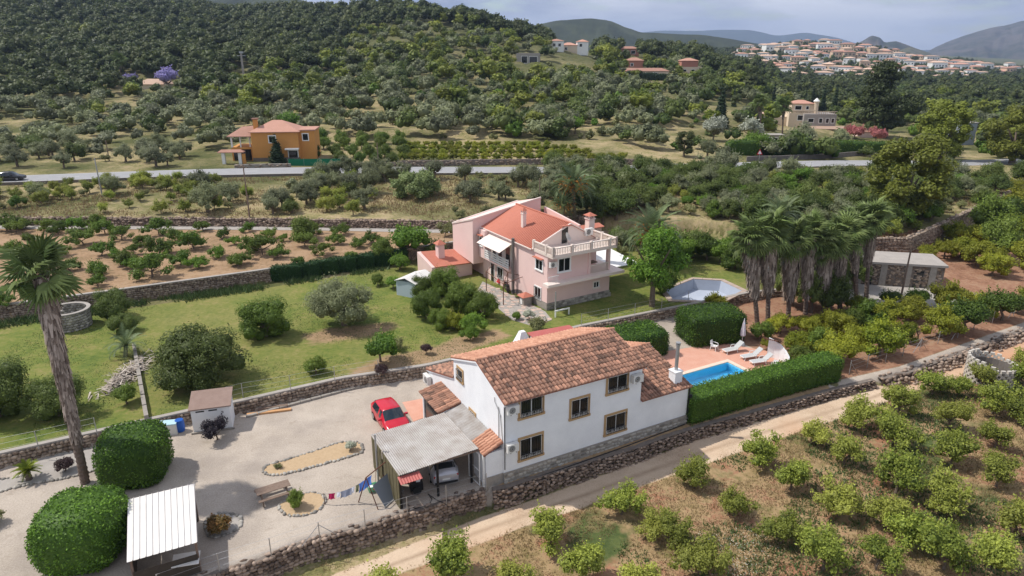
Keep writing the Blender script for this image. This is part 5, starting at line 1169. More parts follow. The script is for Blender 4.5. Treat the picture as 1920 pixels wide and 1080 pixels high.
o = put('laundry_basket', 698, 920, 0, .4, 'mint green plastic laundry basket under the rusty swing', 'basket')
mb = MB(); A_, B_ = .22, .33
lo = [(-A_, -A_*.7, .0), (A_, -A_*.7, .0), (A_, A_*.7, .0), (-A_, A_*.7, .0)]; hi = [(-B_, -B_*.75, .42), (B_, -B_*.75, .42), (B_, B_*.75, .42), (-B_, B_*.75, .42)]
hi2 = [(p[0]*.93, p[1]*.93, .42) for p in hi]; lo2 = [(p[0]*.93, p[1]*.93, .03) for p in lo]
mb.add(lo+hi+hi2+lo2, [(0, 3, 2, 1)]+[(i, (i+1) % 4, 4+(i+1) % 4, 4+i) for i in range(4)]+[(4+i, 4+(i+1) % 4, 8+(i+1) % 4, 8+i) for i in range(4)]+[(8+i, 8+(i+1) % 4, 12+(i+1) % 4, 12+i) for i in range(4)]+[(12, 13, 14, 15)]); mb.build('basket', M['plastgreen'], o)
mb = MB(); mb.slab([(-.2, -.15, .3), (.2, -.15, .34), (.2, .15, .3), (-.2, .15, .33)], .06); mb.build('laundry', M['whiteplain'], o)
o = put('grey_board', 726, 932, 0, radians(62), 'grey folded board leaning on the mossy carport side', 'board'); mb = MB(); mb.slab([(-.9, -.55, .05), (.9, -.55, .05), (.9, .3, 1.3), (-.9, .3, 1.3)], .04); mb.build('board', mat('slate_grey_board', (.20, .225, .26), .6), o); mb = MB(); mb.box((-.95, -.58, .0), (.95, -.52, .08)); mb.build('edge', M['steel'], o)
# washing line
wl = put('washing_line', 612, 925, 0, 0, 'thin washing line sagging from a short post to the rusty swing', 'washing line')
A_ = np.array(at(612, 942, 0)); A_[2] = 1.0; B_ = np.array(at(702, 918, 0)); B_[2] = 1.9; o0 = np.array(wl.location)
A_ = at(607, 926, .75); B_ = at(697, 890, 1.9)
fl_ = lambda t: A_*(1-t)+B_*t-np.array([0, 0, .35*4*t*(1-t)])
mb = MB(); mb.path([tuple(fl_(t)-o0) for t in np.linspace(0, 1, 13)], .008, 4); mb.build('rope', M['steel'], wl)
mb = MB(); mb.tube((A_[0]-o0[0], A_[1]-o0[1], 0), (A_[0]-o0[0], A_[1]-o0[1], .78), .03, n=6); mb.build('post', M['wood'], wl)
cloths = [(.16, .42, .35, 'red_top', 'small crimson top pegged near the low end of the washing line', (.42, .02, .09), 'shirt'), (.30, .25, .3, 'white_vest', 'little white vest pegged between the crimson top and the grey towel', (.75, .75, .78), 'vest'), (.46, .75, .42, 'grey_towel', 'blue grey towel pegged in the middle of the washing line', (.25, .27, .34), 'towel'), (.60, .18, .35, 'white_sock', 'small white sock on the washing line beside the grey towel', (.7, .7, .75), 'sock'), (.69, .22, .45, 'olive_shirt', 'narrow olive green garment on the washing line', (.17, .18, .10), 'shirt'), (.86, .85, .6, 'blue_towel', 'bright blue towel pegged at the high end of the washing line', (.10, .22, .62), 'towel')]
for t, w_, h_, nm, lb, cc, ct in cloths:
    L_ = np.linalg.norm(B_-A_); n = 8; vs = []
    for i in range(n+1):
        p = fl_(t+(i/n-.5)*w_/L_)-fl_(t)
        for j in range(5):
            f = j/4; vs.append((p[0]+.03*sin(i*1.9+j), p[1]+.05*sin(i*1.3)*f-.12*f, p[2]-h_*f*(1-.12*abs(sin(i*2.2)))))
    mb = MB(); mb.add(vs, [(i*5+j, (i+1)*5+j, (i+1)*5+j+1, i*5+j+1) for i in range(n) for j in range(4)])
    me = mb.mesh(nm, mat(nm+'_cloth', cc, .9)); o = link(nm, me, None, tuple(fl_(t))); md = o.modifiers.new('t', 'SOLIDIFY'); md.thickness = .01; tag(o, lb, ct)
# machinery under the carport
o = empty('old_machine', hp(-5.2, 1.9), .3, 'dark old garden machine with a white can on top under the carport edge', 'machine')
mb = MB(); mb.box((-.4, -.3, .2), (.4, .3, .7)); mb.build('engine', M['darkmetal'], o)
for s_ in (-1, 1):
    mb = MB(); mb.tube((0, s_*.32, .28), (0, s_*.42, .28), .28, n=14); mb.build('wheel', M['rubber'], o)
mb = MB(); mb.tube((-.3, .2, .7), (-1.1, .3, 1.0), .025, n=5); mb.tube((-.3, -.2, .7), (-1.1, -.3, 1.0), .025, n=5); mb.build('handle', M['rust'], o); mb = MB(); mb.box((.0, -.12, .7), (.25, .12, .92)); mb.build('can', M['whiteplain'], o)
o = empty('garden_hose', hp(-4.7, 1.2), 0, 'black hose lying on the ground in front of the carport', 'hose'); mb = MB(); mb.path([(0, 0, .05), (.3, -.5, .03), (.2, -1.1, .03), (-.6, -1.4, .03), (-1.2, -1.0, .03)], .02, 5); mb.path([(.0, 0, .05), (.6, -.6, .03), (1.2, -1.0, .04)], .02, 5); mb.build('hose', M['rubber'], o)
o = empty('work_bench', hp(-6.1, 4.2), HF.ang, 'dark work bench with clutter in the shade at the back of the carport', 'bench')
mb = MB(); mb.box((-.4, -.9, .75), (.4, .9, .82)); mb.build('top', M['wood'], o)
for s_ in (-1, 1):
    mb = MB(); mb.box((-.35, s_*.8-.05, 0), (.35, s_*.8+.05, .75)); mb.build('leg', M['wood'], o)
# planting beds ringed with stones
def bed(name, label, pts, size=.22, m='sand', sd=1, single=True):
    P_ = np.array(pts); c0 = P_.mean(0); r = np.random.default_rng(sd)
    b_ = empty(name, (c0[0], c0[1], 0), 0, label, 'flower bed')
    n = len(P_); Q = []
    for i in range(n):                                  # closed Catmull-Rom
        p0, p1, p2, p3 = P_[i-1], P_[i], P_[(i+1) % n], P_[(i+2) % n]
        for t in np.linspace(0, 1, 8, endpoint=False): Q.append(.5*((2*p1)+(-p0+p2)*t+(2*p0-5*p1+4*p2-p3)*t*t+(-p0+3*p1-3*p2+p3)*t**3))
    Q = np.array(Q); 
    mb = MB(); q = Q-c0; area = .5*np.sum(q[:, 0]*np.roll(q[:, 1], -1)-np.roll(q[:, 0], -1)*q[:, 1])
    if area < 0: q = q[::-1]
    mb.prism([tuple(p) for p in q], -.05, .05); mb.build('bed_gravel', M[m], b_)
    d = np.r_[0, np.cumsum(np.hypot(*np.diff(np.vstack([q, q[:1]]), axis=0).T))]; k = int(d[-1]/(size*.95)); qq = np.vstack([q, q[:1]])
    if 'stonegrey' not in SM: SM['stonegrey'] = stone_meshes(M['stonegrey'])
    for i in range(k):
        t = d[-1]*i/k+r.uniform(-.03, .03); x = np.interp(t, d, qq[:, 0]); y = np.interp(t, d, qq[:, 1]); s_ = size*r.uniform(.38, .62)
        link('edging_stone', SM['stonegrey'][int(r.integers(8))], b_, (x+r.uniform(-.04, .04), y+r.uniform(-.04, .04), .04), (0, 0, r.uniform(0, 6)), (s_, s_*r.uniform(.7, 1), s_*r.uniform(.5, .8)))
    return b_
pp = lambda *q: [at(x, y, 0)[:2] for x, y in q]
bed('oval_bed', 'long ochre gravel bed ringed with stones in the middle of the yard', pp((497, 876), (540, 862), (600, 843), (640, 830), (675, 832), (678, 848), (650, 858), (590, 875), (530, 890), (500, 890)), .24, sd=1)
bed('round_bed', 'round ochre gravel bed with a green shrub beside the picnic table', pp((526, 945), (550, 935), (580, 924), (607, 930), (606, 948), (585, 963), (550, 968), (528, 960)), .2, sd=2)
bed('small_bed', 'small stone edged bed holding the orange shrub', pp((388, 975), (415, 963), (450, 970), (448, 990), (420, 1004), (398, 1008), (386, 995)), .22, 'conc', sd=3)
bed('long_border', 'stone edged gravel border along the lawn wall at the left edge', pp((-60, 905), (35, 895), (60, 865), (140, 848), (190, 838), (188, 858), (185, 878), (130, 895), (40, 912), (-50, 935)), .24, 'conc', sd=4)
# fence of thin posts and wires
def fence(label, pts, h=1.25, z=0., wires=(.4, .8, 1.2), post='steel', r=.03, brace=()):
    P_ = [np.append(at(px, py, z)[:2], z) for px, py in pts]; f = empty('wire_fence', tuple(P_[0]), 0, label, 'fence'); o0 = P_[0]
    for i, p in enumerate(P_):
        q = p-o0; mb = MB(); mb.tube((q[0], q[1], -.15), (q[0], q[1], h), r, n=6); mb.build('post', M[post], f)
        if i in brace:
            for s_ in (-1, 1):
                j = min(max(i+s_, 0), len(P_)-1); d = (P_[j]-p); d = d/(np.linalg.norm(d)+1e-6); mb = MB(); mb.tube((q[0], q[1], h*.85), (q[0]+d[0]*1.0, q[1]+d[1]*1.0, -.02), r*.7, n=5); mb.build('brace', M[post], f)
    mb = MB()
    for i in range(len(P_)-1):
        for w_ in wires: mb.tube(tuple(P_[i]-o0+np.array([0, 0, w_])), tuple(P_[i+1]-o0+np.array([0, 0, w_])), .008, n=3)
    tag(mb.build('wires', M[post], f), kind='stuff'); return f
fence('thin wire fence with grey posts on top of the yard dry stone wall', [(300, 1113), (412, 1073), (509, 1043), (600, 1012), (685, 988), (764, 964), (837, 941), (912, 918)], brace=(3,), h=1.2)
fence('wire fence with slender posts along the coping of the lawn wall', [(-60, 866), (72, 838), (182, 812)], z=1.0, h=1.2)
fence('wire fence posts on the coping wall behind the gravel yard', [(368, 768), (456, 745), (545, 730), (628, 713), (710, 700)], z=1.0, h=1.2)
fence('wire fence in front of the pink villa lawn', [(1090, 610), (1140, 600), (1190, 590), (1240, 580), (1290, 566)], z=1.0, h=1.2)
fence('wire fence with angled posts along the right hand orchard', [(1592, 702), (1625, 690), (1660, 678), (1692, 668), (1724, 657), (1758, 645), (1795, 633), (1825, 618), (1860, 606), (1900, 592), (1960, 572)], z=0, h=1.3, r=.035, brace=(0, 4, 6, 9))
# utility poles
for px, py, h, lb, mt in ((192, 368, 6, 'slender grey pole below the main road at the left', 'steel'), (468, 408, 7.5, 'leaning wooden pole in the scrub behind the concrete lane', 'wood'), (711, 331, 6, 'wooden utility pole beside the main road right of the orange house', 'wood'), (1012, 398, 5, 'dark pole behind the pink villa roof', 'wood'), (1688, 562, 6, 'tall wooden pole in front of the old stone store', 'wood'), (205, 302, 4, 'short wooden pole across the road beneath the olive trees', 'wood')):
    g = G(px, py); o = empty('utility_pole', tuple(g), 0, lb, 'pole'); mb = MB(); mb.tube((0, 0, -.3), (random.uniform(-.15, .15), 0, h), .12, .08, n=8); mb.build('pole', M[mt], o)
    if mt == 'wood' and h > 7: mb = MB(); mb.tube((-.25, 0, h-.3), (.25, 0, h-.3), .03, n=5); mb.build('crossarm', M['wood'], o)
# circular stone ruin on the lawn
cr_ = put('round_stone_pen', 133, 612, .9, 0, 'open ring of pale stonework with a collapsed side on the left lawn', 'ruin')
r_ = np.random.default_rng(77); P_, S_, A_ = [], [], []
ringh = lambda a: 1.75 if -2.3 < a < 2.55 else .25
for row in range(7):
    for k in range(34):
        a = -pi+2*pi*(k+.5*(row % 2))/34; hgt = 1.75*np.interp(a, [-3.1, -2.2, -1.6, 2.2, 2.9], [.2, .25, 1, 1, .35])
        if row*.25+.12 > hgt: continue
        P_.append((cos(a)*1.75, sin(a)*1.75, row*.25+.12)); S_.append((.12, .17, .13)); A_.append(a)
for (p, s_, a) in list(zip(P_, S_, A_)): link('stone', SM['stonegrey'][int(r_.integers(8))], cr_, p, (0, 0, a), tuple(np.array(s_)*r_.uniform(.9, 1.15)))
mb = MB(); N_ = 40
for k in range(N_):
    a0, a1 = -1.7+4.1*k/N_, -1.7+4.1*(k+1)/N_; mb.add([(cos(a0)*1.6, sin(a0)*1.6, 1.75), (cos(a1)*1.6, sin(a1)*1.6, 1.75), (cos(a1)*1.95, sin(a1)*1.95, 1.75), (cos(a0)*1.95, sin(a0)*1.95, 1.75), (cos(a0)*1.6, sin(a0)*1.6, 1.84), (cos(a1)*1.6, sin(a1)*1.6, 1.84), (cos(a1)*1.95, sin(a1)*1.95, 1.84), (cos(a0)*1.95, sin(a0)*1.95, 1.84)], [(4, 7, 6, 5), (0, 1, 5, 4), (2, 3, 7, 6)])
mb.build('coping_ring', M['conc'], cr_)
Pb = np.stack([r_.normal(-.2, .6, 45), r_.normal(-.5, .5, 45), np.abs(r_.normal(0, .25, 45))], 1); V_, F_, R_ = stones_arrays(Pb, r_.uniform(.1, .2, (45, 3)), r_.uniform(0, 6, 45), r_)
tag(link('rubble', np_mesh('rubble', V_, F_, M['stonered'], {'rnd': ('FLOAT', R_)}), cr_), kind='stuff')
# pierced block tower (old lime kiln / well) at the right
bt = empty('pierced_block_tower', tuple(G(1853, 712)), 0, 'round tower of pierced pale concrete blocks beside the track at the right edge', 'tower')
b1 = MB(); b1.box((-.1, -.2, -.1), (.1, .2, .1)); M['paleblock'] = mat('pale_block', (.56, .52, .46), .9, noise=(1.5, 6), col2=(.46, .42, .37)); me = b1.mesh('block', M['paleblock']); R_ = 1.75
for row in range(9):
    nblk = 22
    for k in range(nblk):
        a = 2*pi*(k+.5*(row % 2))/nblk; hgt = np.interp(a % (2*pi), [0, 1.2, 2.2, 3.2, 4.4, 5.4, 6.28], [1.55, 1.9, 2.1, 2.2, 1.75, 1.5, 1.55])
        if row*.235+.1 > hgt: continue
        link('block', me, bt, (cos(a)*R_, sin(a)*R_, row*.235+.1), (0, 0, a+r_.uniform(-.03, .03)), (1, .80, 1.12))
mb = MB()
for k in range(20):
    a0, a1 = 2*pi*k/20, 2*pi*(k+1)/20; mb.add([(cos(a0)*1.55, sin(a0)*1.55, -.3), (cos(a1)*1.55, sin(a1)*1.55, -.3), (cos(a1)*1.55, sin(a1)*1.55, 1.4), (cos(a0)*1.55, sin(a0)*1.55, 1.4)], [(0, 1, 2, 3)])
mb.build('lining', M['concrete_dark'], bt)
# low dividing wall and heap of dead fronds on the lawn
a = at(252, 652, .9); b_ = at(276, 790, .9); dw = empty('dividing_wall', tuple(a), 0, 'low narrow block wall dividing the lawn beside the heap of dry palm fronds', 'wall')
d = b_-a; L_ = np.linalg.norm(d); k = int(L_/.6)
for i in range(k):
    mb = MB(); p, q = a+d*i/k-a, a+d*(i+.96)/k-a; w_ = np.array([-d[1], d[0], 0])/L_*.14
    mb.prism([tuple((p+w_)[:2]), tuple((p-w_)[:2]), tuple((q-w_)[:2]), tuple((q+w_)[:2])][::1], -.1, .42+.03*(i % 3)); mb.build('block', M['mortarlt'], dw)
g = at(240, 705, .9); n = 500; r_ = np.random.default_rng(5)
c = np.stack([r_.normal(0, .45, n), r_.normal(0, 1.5, n), np.abs(r_.normal(0, .25, n))+.05], 1); dr = r_.normal(0, 1, (n, 3)); dr[:, 2] *= .25; dr /= np.linalg.norm(dr, axis=1)[:, None]; sd_ = np.cross(dr, [0, 0, 1.]); l_ = r_.uniform(.2, .55, n)[:, None]; w_ = r_.uniform(.03, .08, n)[:, None]
V_ = np.stack([c-dr*l_-sd_*w_, c+dr*l_-sd_*w_*.4, c+dr*l_+sd_*w_*.4, c-dr*l_+sd_*w_], 1).reshape(-1, 3); F_ = np.arange(4*n).reshape(n, 4)
M['drygrey'] = mat('dry_grey_fronds', (.26, .215, .18), .95, attr='rnd', col2=(.50, .44, .38), noise=(3, 3))
tag(link('dry_frond_heap', np_mesh('dry_frond_heap', V_, F_, M['drygrey'], {'rnd': ('FLOAT', np.repeat(r_.random(n), 4))}), None, tuple(g)), 'heap of dry grey palm fronds beside the dividing wall', 'heap', kind='stuff')
# old stone store, right of the palms
st = empty('stone_store', tuple(G(1697, 538)), radians(-12), 'long low stone store with flat pale roof behind the fan palms', 'building')
mb = MB(); mb.box((-6.5, 0, -.4), (3.8, 4.5, 2.6)); mb.build('wall', M['mortar'], st); mb = MB(); mb.box((-6.7, -.25, 2.6), (4.0, 4.8, 2.85)); mb.build('roof_slab', M['conc'], st)
for i, x_ in enumerate((-5.2, -2.6, .0, 2.6)):
    mb = MB(); mb.box((x_-.35, -.12, -.3), (x_+.35, -.003, 2.59)); mb.build('buttress', M['mortarlt'], st)
for x_ in (-4.2, 1.2):
    mb = MB(); mb.box((x_-.5, -.03, -.2), (x_+.5, -.002, 2.0)); mb.build('doorway', M['glass'], st)
mb = MB()
V_, F_, R_ = stones_arrays(np.stack([r_.uniform(-6.4, 3.7, 260), np.full(260, -.02), r_.uniform(0, 2.5, 260)], 1), np.stack([r_.uniform(.12, .25, 260), np.full(260, .06), r_.uniform(.08, .15, 260)], 1), np.zeros(260), r_)
tag(link('stones', np_mesh('stones', V_, F_, M['stone'], {'rnd': ('FLOAT', R_)}), st), kind='stuff')
# ------------------------------------------------------------------ foliage builders
def leaf_quads(C, Nrm, size, r, aspect=.55, fold=0):
    n = len(C); Nrm = Nrm/(np.linalg.norm(Nrm, axis=1)[:, None]+1e-9)
    t = r.normal(0, 1, (n, 3)); t -= (t*Nrm).sum(1)[:, None]*Nrm; t /= np.linalg.norm(t, axis=1)[:, None]+1e-9
    b = np.cross(Nrm, t); s = (size*r.uniform(.65, 1.35, n))[:, None]
    V = np.stack([C-t*s*.5, C+b*s*aspect*.5, C+t*s*.5, C-b*s*aspect*.5], 1).reshape(-1, 3)
    return V, np.arange(4*n).reshape(n, 4)
def sph(n, r):
    v = r.normal(0, 1, (n, 3)); return v/np.linalg.norm(v, axis=1)[:, None]
def crown(seed, rad, zc, lobes=12, lr=.45, n=900, ls=.16, spread=.62, up=.25, core=True, ragged=.25, shoots=0, low=0, flat=1.0, cone=False, corek=.74):
    """returns V, quads F, rnd ; rad=(rx,ry,rz), zc crown centre height"""
    r = np.random.default_rng(seed); rad = np.array(rad, float); c = np.array([0, 0, zc])
    d = sph(lobes, r); d[:, 2] = np.where(d[:, 2] < -.35-low, -d[:, 2]*.5, d[:, 2])
    k = r.uniform(.35, 1, lobes)[:, None]**.6
    LC = d*k*spread*rad*(1+r.uniform(-ragged, ragged, (lobes, 1)))+c
    LRd = lr*rad.mean()*r.uniform(.7, 1.25, lobes)
    if low >= .5:
        zz = r.uniform(-.92, .92, lobes); aa = r.uniform(0, 6.28, lobes); q_ = np.sqrt(np.maximum(1-np.abs(zz)**2.2, .05))*r.uniform(.55, 1, lobes)*np.where(zz < 0, 1.05, 1); LC = np.stack([np.cos(aa)*q_, np.sin(aa)*q_, zz], 1)*rad*spread+c
    if cone:
        t = np.linspace(0, 1, lobes); LC = np.stack([r.normal(0, .08, lobes)*rad[0], r.normal(0, .08, lobes)*rad[0], zc-rad[2]+2*rad[2]*t*.93], 1); LRd = rad[0]*(1.02-.85*t)
    w = LRd**2; idx = r.choice(lobes, n, p=w/w.sum()); dv = sph(n, r); dv[:, 2] = np.where(dv[:, 2] < -.2, np.abs(dv[:, 2]), dv[:, 2]) if not cone else dv[:, 2]
    rr = LRd[idx][:, None]*(1+r.normal(0, .10, (n, 1)))
    P = LC[idx]+dv*rr*np.array([1, 1, flat]); Nn = dv*.8+r.normal(0, .5, (n, 3))+np.array([0, 0, up+.12])
    V, F = leaf_quads(P, Nn, ls, r)
    lobev = r.uniform(.15, .85, lobes)
    R = np.repeat(np.clip(lobev[idx]*.55+r.uniform(0, 1, n)*.45, 0, 1), 4)
    if shoots:
        ns = shoots; si = r.choice(lobes, ns); sdv = sph(ns, r); sdv[:, 2] = np.abs(sdv[:, 2])+.4; sdv /= np.linalg.norm(sdv, axis=1)[:, None]
        m = 9; tt = np.tile(np.linspace(.9, 1.75, m), ns)[:, None]; base = np.repeat(LC[si], m, 0); P = base+np.repeat(sdv, m, 0)*tt*np.repeat(LRd[si], m)[:, None]+r.normal(0, .05, (ns*m, 3))
        V2, F2 = leaf_quads(P, r.normal(0, 1, (ns*m, 3))+[0, 0, .3], ls*1.1, r); F = np.vstack([F, F2+len(V)]); V = np.vstack([V, V2]); R = np.r_[R, np.repeat(r.uniform(.5, 1, ns*m), 4)]
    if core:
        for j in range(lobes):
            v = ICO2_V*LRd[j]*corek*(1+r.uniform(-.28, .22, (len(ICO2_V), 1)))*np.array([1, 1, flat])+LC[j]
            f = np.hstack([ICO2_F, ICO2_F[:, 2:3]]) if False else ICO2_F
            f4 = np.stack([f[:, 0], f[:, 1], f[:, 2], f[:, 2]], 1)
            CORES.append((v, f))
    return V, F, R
CORES = []
def tris(F): return np.vstack([F[:, [0, 1, 2]], F[:, [0, 2, 3]]])
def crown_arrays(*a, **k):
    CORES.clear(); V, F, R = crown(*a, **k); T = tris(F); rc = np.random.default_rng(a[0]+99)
    for v, f in CORES: T = np.vstack([T, f+len(V)]); V = np.vstack([V, v]); R = np.r_[R, rc.uniform(.1, .45, len(v))]  # cores toned darker than the leaves, painting in shade inside the crown
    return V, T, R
def trunk_mesh(seed, h, r0, spread, forks=4, name='trunk', m=None, lean=0):
    r = random.Random(seed); mb = MB(); hh = h*.42; p = Vector((r.uniform(-.1, .1)+lean, r.uniform(-.1, .1), hh))
    mb.path([(0, 0, -.35), (r.uniform(-.05, .05), r.uniform(-.05, .05), hh*.5), tuple(p)], [r0*1.35, r0, r0*.85], 7)
    for k in range(forks):
        a = 2*pi*k/forks+r.uniform(-.5, .5); q = p+Vector((cos(a)*spread*.45, sin(a)*spread*.45, h*.25)); e_ = q+Vector((cos(a)*spread*.4, sin(a)*spread*.4, h*.22))
        mb.path([tuple(p), tuple(q), tuple(e_)], [r0*.7, r0*.4, r0*.15], 5)
    return mb.mesh(name, m or M['trunk'])
KINDS = {}
def kind(name, objname, leaf, nvar, gen, trunk=(1.8, .1, 1.0), far=None):
    """gen(seed)->(V,T,R) near template; far(seed) low template"""
    KINDS[name] = dict(obj=objname, leaf=LM[leaf], tr=trunk, near=[], far=[], gen=gen, farg=far or gen, nvar=nvar, seed=len(KINDS)*100+11)
def near_meshes(k):
    K = KINDS[k]
    if not K['near']:
        for i in range(K['nvar']):
            V, T, R = K['gen'](K['seed']+i); K['near'].append((np_mesh('crown', V, T, K['leaf'], {'rnd': ('FLOAT', R)}), trunk_mesh(i, *K['tr'])))
    return K['near']
def far_meshes(k):
    K = KINDS[k]
    if not K['far']:
        for i in range(K['nvar']):
            V, T, R = K['farg'](K['seed']+50+i); K['far'].append((V, T, R, np_mesh(K['obj'], V, T, K['leaf'], {'rnd': ('FLOAT', R)})))
    return K['far']
def plant(k, x, y, s=1., label=None, cat='tree', group=None, z=None, sz=None, rz=None):
    K = KINDS[k]; mm = near_meshes(k); i = int(rng.integers(len(mm))); z = gzz(x, y) if z is None else z
    r = empty(K['obj'], (x, y, z-.02), rng.uniform(0, 6.28) if rz is None else rz, label, cat, group, (s, s, sz or s))
    link('crown', mm[i][0], r); link('trunk', mm[i][1], r); return r
def rag(**k): return k
kind('lemon', 'lemon_tree', 'citrus', 7, lambda s: crown_arrays(s, (1.25, 1.2, .95), .98, lobes=17, lr=.36, n=2600, ls=.125, spread=.82, low=.35, shoots=70, ragged=.5, corek=.55), (1.3, .07, 1.1), far=lambda s: crown_arrays(s, (1.25, 1.2, .9), .85, lobes=7, lr=.5, n=150, ls=.42, spread=.6))
kind('orange', 'orange_tree', 'citrusdark', 4, lambda s: crown_arrays(s, (1.5, 1.5, 1.2), 1.25, lobes=17, lr=.42, n=3300, ls=.15, spread=.74, low=.35, shoots=30, corek=.7), (1.7, .1, 1.2), far=lambda s: crown_arrays(s, (1.4, 1.4, 1.0), 1.0, lobes=6, lr=.52, n=150, ls=.45, spread=.55))
kind('mandarin', 'mandarin_tree', 'citrusyellow', 4, lambda s: crown_arrays(s, (1.8, 1.8, 1.1), 1.2, lobes=20, lr=.35, n=3600, ls=.15, spread=.8, low=.3, shoots=34, corek=.68), (1.7, .1, 1.5), far=lambda s: crown_arrays(s, (1.6, 1.6, 1.0), 1.0, lobes=7, lr=.48, n=140, ls=.5, spread=.6))
kind('olive', 'olive_tree', 'olive', 5, lambda s: crown_arrays(s, (2.2, 2.2, 1.7), 1.9, lobes=24, lr=.34, n=3400, ls=.17, spread=.82, low=.3, ragged=.4, shoots=60, corek=.55), (2.6, .2, 1.9), far=lambda s: crown_arrays(s, (2.3, 2.3, 1.8), 1.7, lobes=9, lr=.42, n=200, ls=.55, spread=.72, ragged=.3))
kind('carob', 'carob_tree', 'carob', 5, lambda s: crown_arrays(s, (2.4, 2.4, 1.9), 1.9, lobes=22, lr=.36, n=4600, ls=.19, spread=.78, low=.3, shoots=50, ragged=.35, corek=.56), (2.6, .2, 2.0), far=lambda s: crown_arrays(s, (2.3, 2.3, 1.8), 1.6, lobes=9, lr=.45, n=200, ls=.55, spread=.68))
kind('pine', 'pine_tree', 'pine', 6, lambda s: crown_arrays(s, (3.0, 3.0, 3.1), 3.6, lobes=40, lr=.27, n=6500, ls=.28, spread=.88, low=.5, flat=.85, up=.5, corek=.62), (4.0, .28, 1.3), far=lambda s: crown_arrays(s, (2.4, 2.4, 2.6), 2.9, lobes=10, lr=.4, n=130, ls=.75, spread=.66, flat=.85, up=.5))
kind('brightpine', 'pine_tree', 'pinelight', 3, lambda s: crown_arrays(s, (3.0, 3.0, 3.3), 3.4, lobes=52, lr=.26, n=8500, ls=.28, spread=.9, low=.5, flat=.85, up=.6, corek=.66), (4.0, .3, 1.2), far=lambda s: crown_arrays(s, (2.4, 2.4, 2.5), 2.7, lobes=10, lr=.4, n=130, ls=.75, spread=.66, flat=.85, up=.5))
kind('scrub', 'shrub', 'scrub', 5, lambda s: crown_arrays(s, (1.2, 1.2, .75), .6, lobes=9, lr=.45, n=800, ls=.16, spread=.7, shoots=14, corek=.6), (.8, .05, .8), far=lambda s: crown_arrays(s, (1.3, 1.3, .85), .6, lobes=5, lr=.5, n=90, ls=.4, spread=.6))
kind('green', 'broadleaf_bush', 'lime', 4, lambda s: crown_arrays(s, (1.6, 1.6, 1.2), 1.2, lobes=15, lr=.42, n=2400, ls=.18, spread=.72, shoots=26, corek=.68), (1.5, .1, 1.2), far=lambda s: crown_arrays(s, (1.6, 1.6, 1.2), 1.0, lobes=7, lr=.48, n=140, ls=.5, spread=.6))
kind('cypress', 'cypress_tree', 'cypress', 3, lambda s: crown_arrays(s, (.75, .75, 3.2), 3.4, lobes=12, n=1500, ls=.25, cone=True, corek=.85), (1.0, .15, .2), far=lambda s: crown_arrays(s, (.75, .75, 3.2), 3.3, lobes=9, n=260, ls=.45, cone=True, corek=.85))
kind('bigtree', 'spreading_tree', 'carob', 4, lambda s: crown_arrays(s, (2.5, 2.4, 1.55), 1.55, lobes=34, lr=.33, n=13000, ls=.125, spread=.78, low=.5, shoots=60, ragged=.3, corek=.62), (1.6, .15, 1.0))
kind('bigcitrus', 'citrus_tree', 'citrusdark', 4, lambda s: crown_arrays(s, (2.5, 2.4, 1.8), 1.65, lobes=30, lr=.34, n=11000, ls=.135, spread=.78, low=.5, shoots=50, ragged=.3, corek=.64), (1.6, .15, 1.0))
kind('bigolive', 'olive_tree', 'olive', 2, lambda s: crown_arrays(s, (2.5, 2.3, 1.5), 1.7, lobes=34, lr=.32, n=12000, ls=.105, spread=.8, low=.5, shoots=90, ragged=.35, corek=.58), (2.0, .18, 1.2))
kind('talltree', 'fig_tree', 'lime', 1, lambda s: crown_arrays(s, (1.9, 1.8, 1.9), 3.0, lobes=30, lr=.3, n=7500, ls=.15, spread=.85, low=.5, shoots=90, corek=.5), (4.6, .16, 1.8))
kind('orchard', 'fruit_tree', 'citrusdark', 6, lambda s: crown_arrays(s, (1.5, 1.4, .8), .82, lobes=15, lr=.34, n=2300, ls=.16, spread=.85, low=.3, shoots=50, ragged=.45, corek=.55), (1.1, .07, 1.2))
kind('orchardlime', 'fruit_tree', 'lime', 4, lambda s: crown_arrays(s, (1.5, 1.4, .8), .82, lobes=15, lr=.34, n=2300, ls=.16, spread=.85, low=.3, shoots=50, ragged=.45, corek=.55), (1.1, .07, 1.2))
for nm, lf in (('whitebush', 'whitebl'), ('pinkbush', 'pinkbl'), ('jacaranda', 'violet'), ('redbush', 'autumn'), ('darkshrub', 'reddark'), ('purplebush', 'purple')):
    kind(nm, {'jacaranda': 'jacaranda_tree', 'cane': 'cane_thicket'}.get(nm, 'flowering_bush' if nm in ('whitebush', 'pinkbush') else 'shrub'), lf, 2, lambda s: crown_arrays(s, (1.5, 1.5, 1.1), 1.2, lobes=14, lr=.4, n=1900, ls=.2, spread=.7, shoots=10, corek=.66), (1.4, .08, 1.2))
kind('cane', 'cane_thicket', 'cane', 1, lambda s: crown_arrays(s, (2.7, 2.0, 1.25), .85, lobes=40, lr=.26, n=9000, ls=.2, spread=.85, low=.5, shoots=160, corek=.6), (.8, .05, .8))
ORD2 = ['first', 'second', 'third', 'fourth', 'fifth', 'sixth', 'seventh', 'eighth', 'ninth', 'tenth', 'eleventh', 'twelfth', 'thirteenth', 'fourteenth', 'fifteenth', 'sixteenth', 'seventeenth', 'eighteenth', 'nineteenth', 'twentieth']+['twenty '+q for q in ('first', 'second', 'third', 'fourth', 'fifth', 'sixth', 'seventh', 'eighth', 'ninth')]
ORD = ['first', 'second', 'third', 'fourth', 'fifth', 'sixth', 'seventh', 'eighth', 'ninth', 'tenth', 'eleventh', 'twelfth', 'thirteenth', 'fourteenth', 'fifteenth', 'sixteenth', 'seventeenth', 'eighteenth', 'nineteenth', 'twentieth']
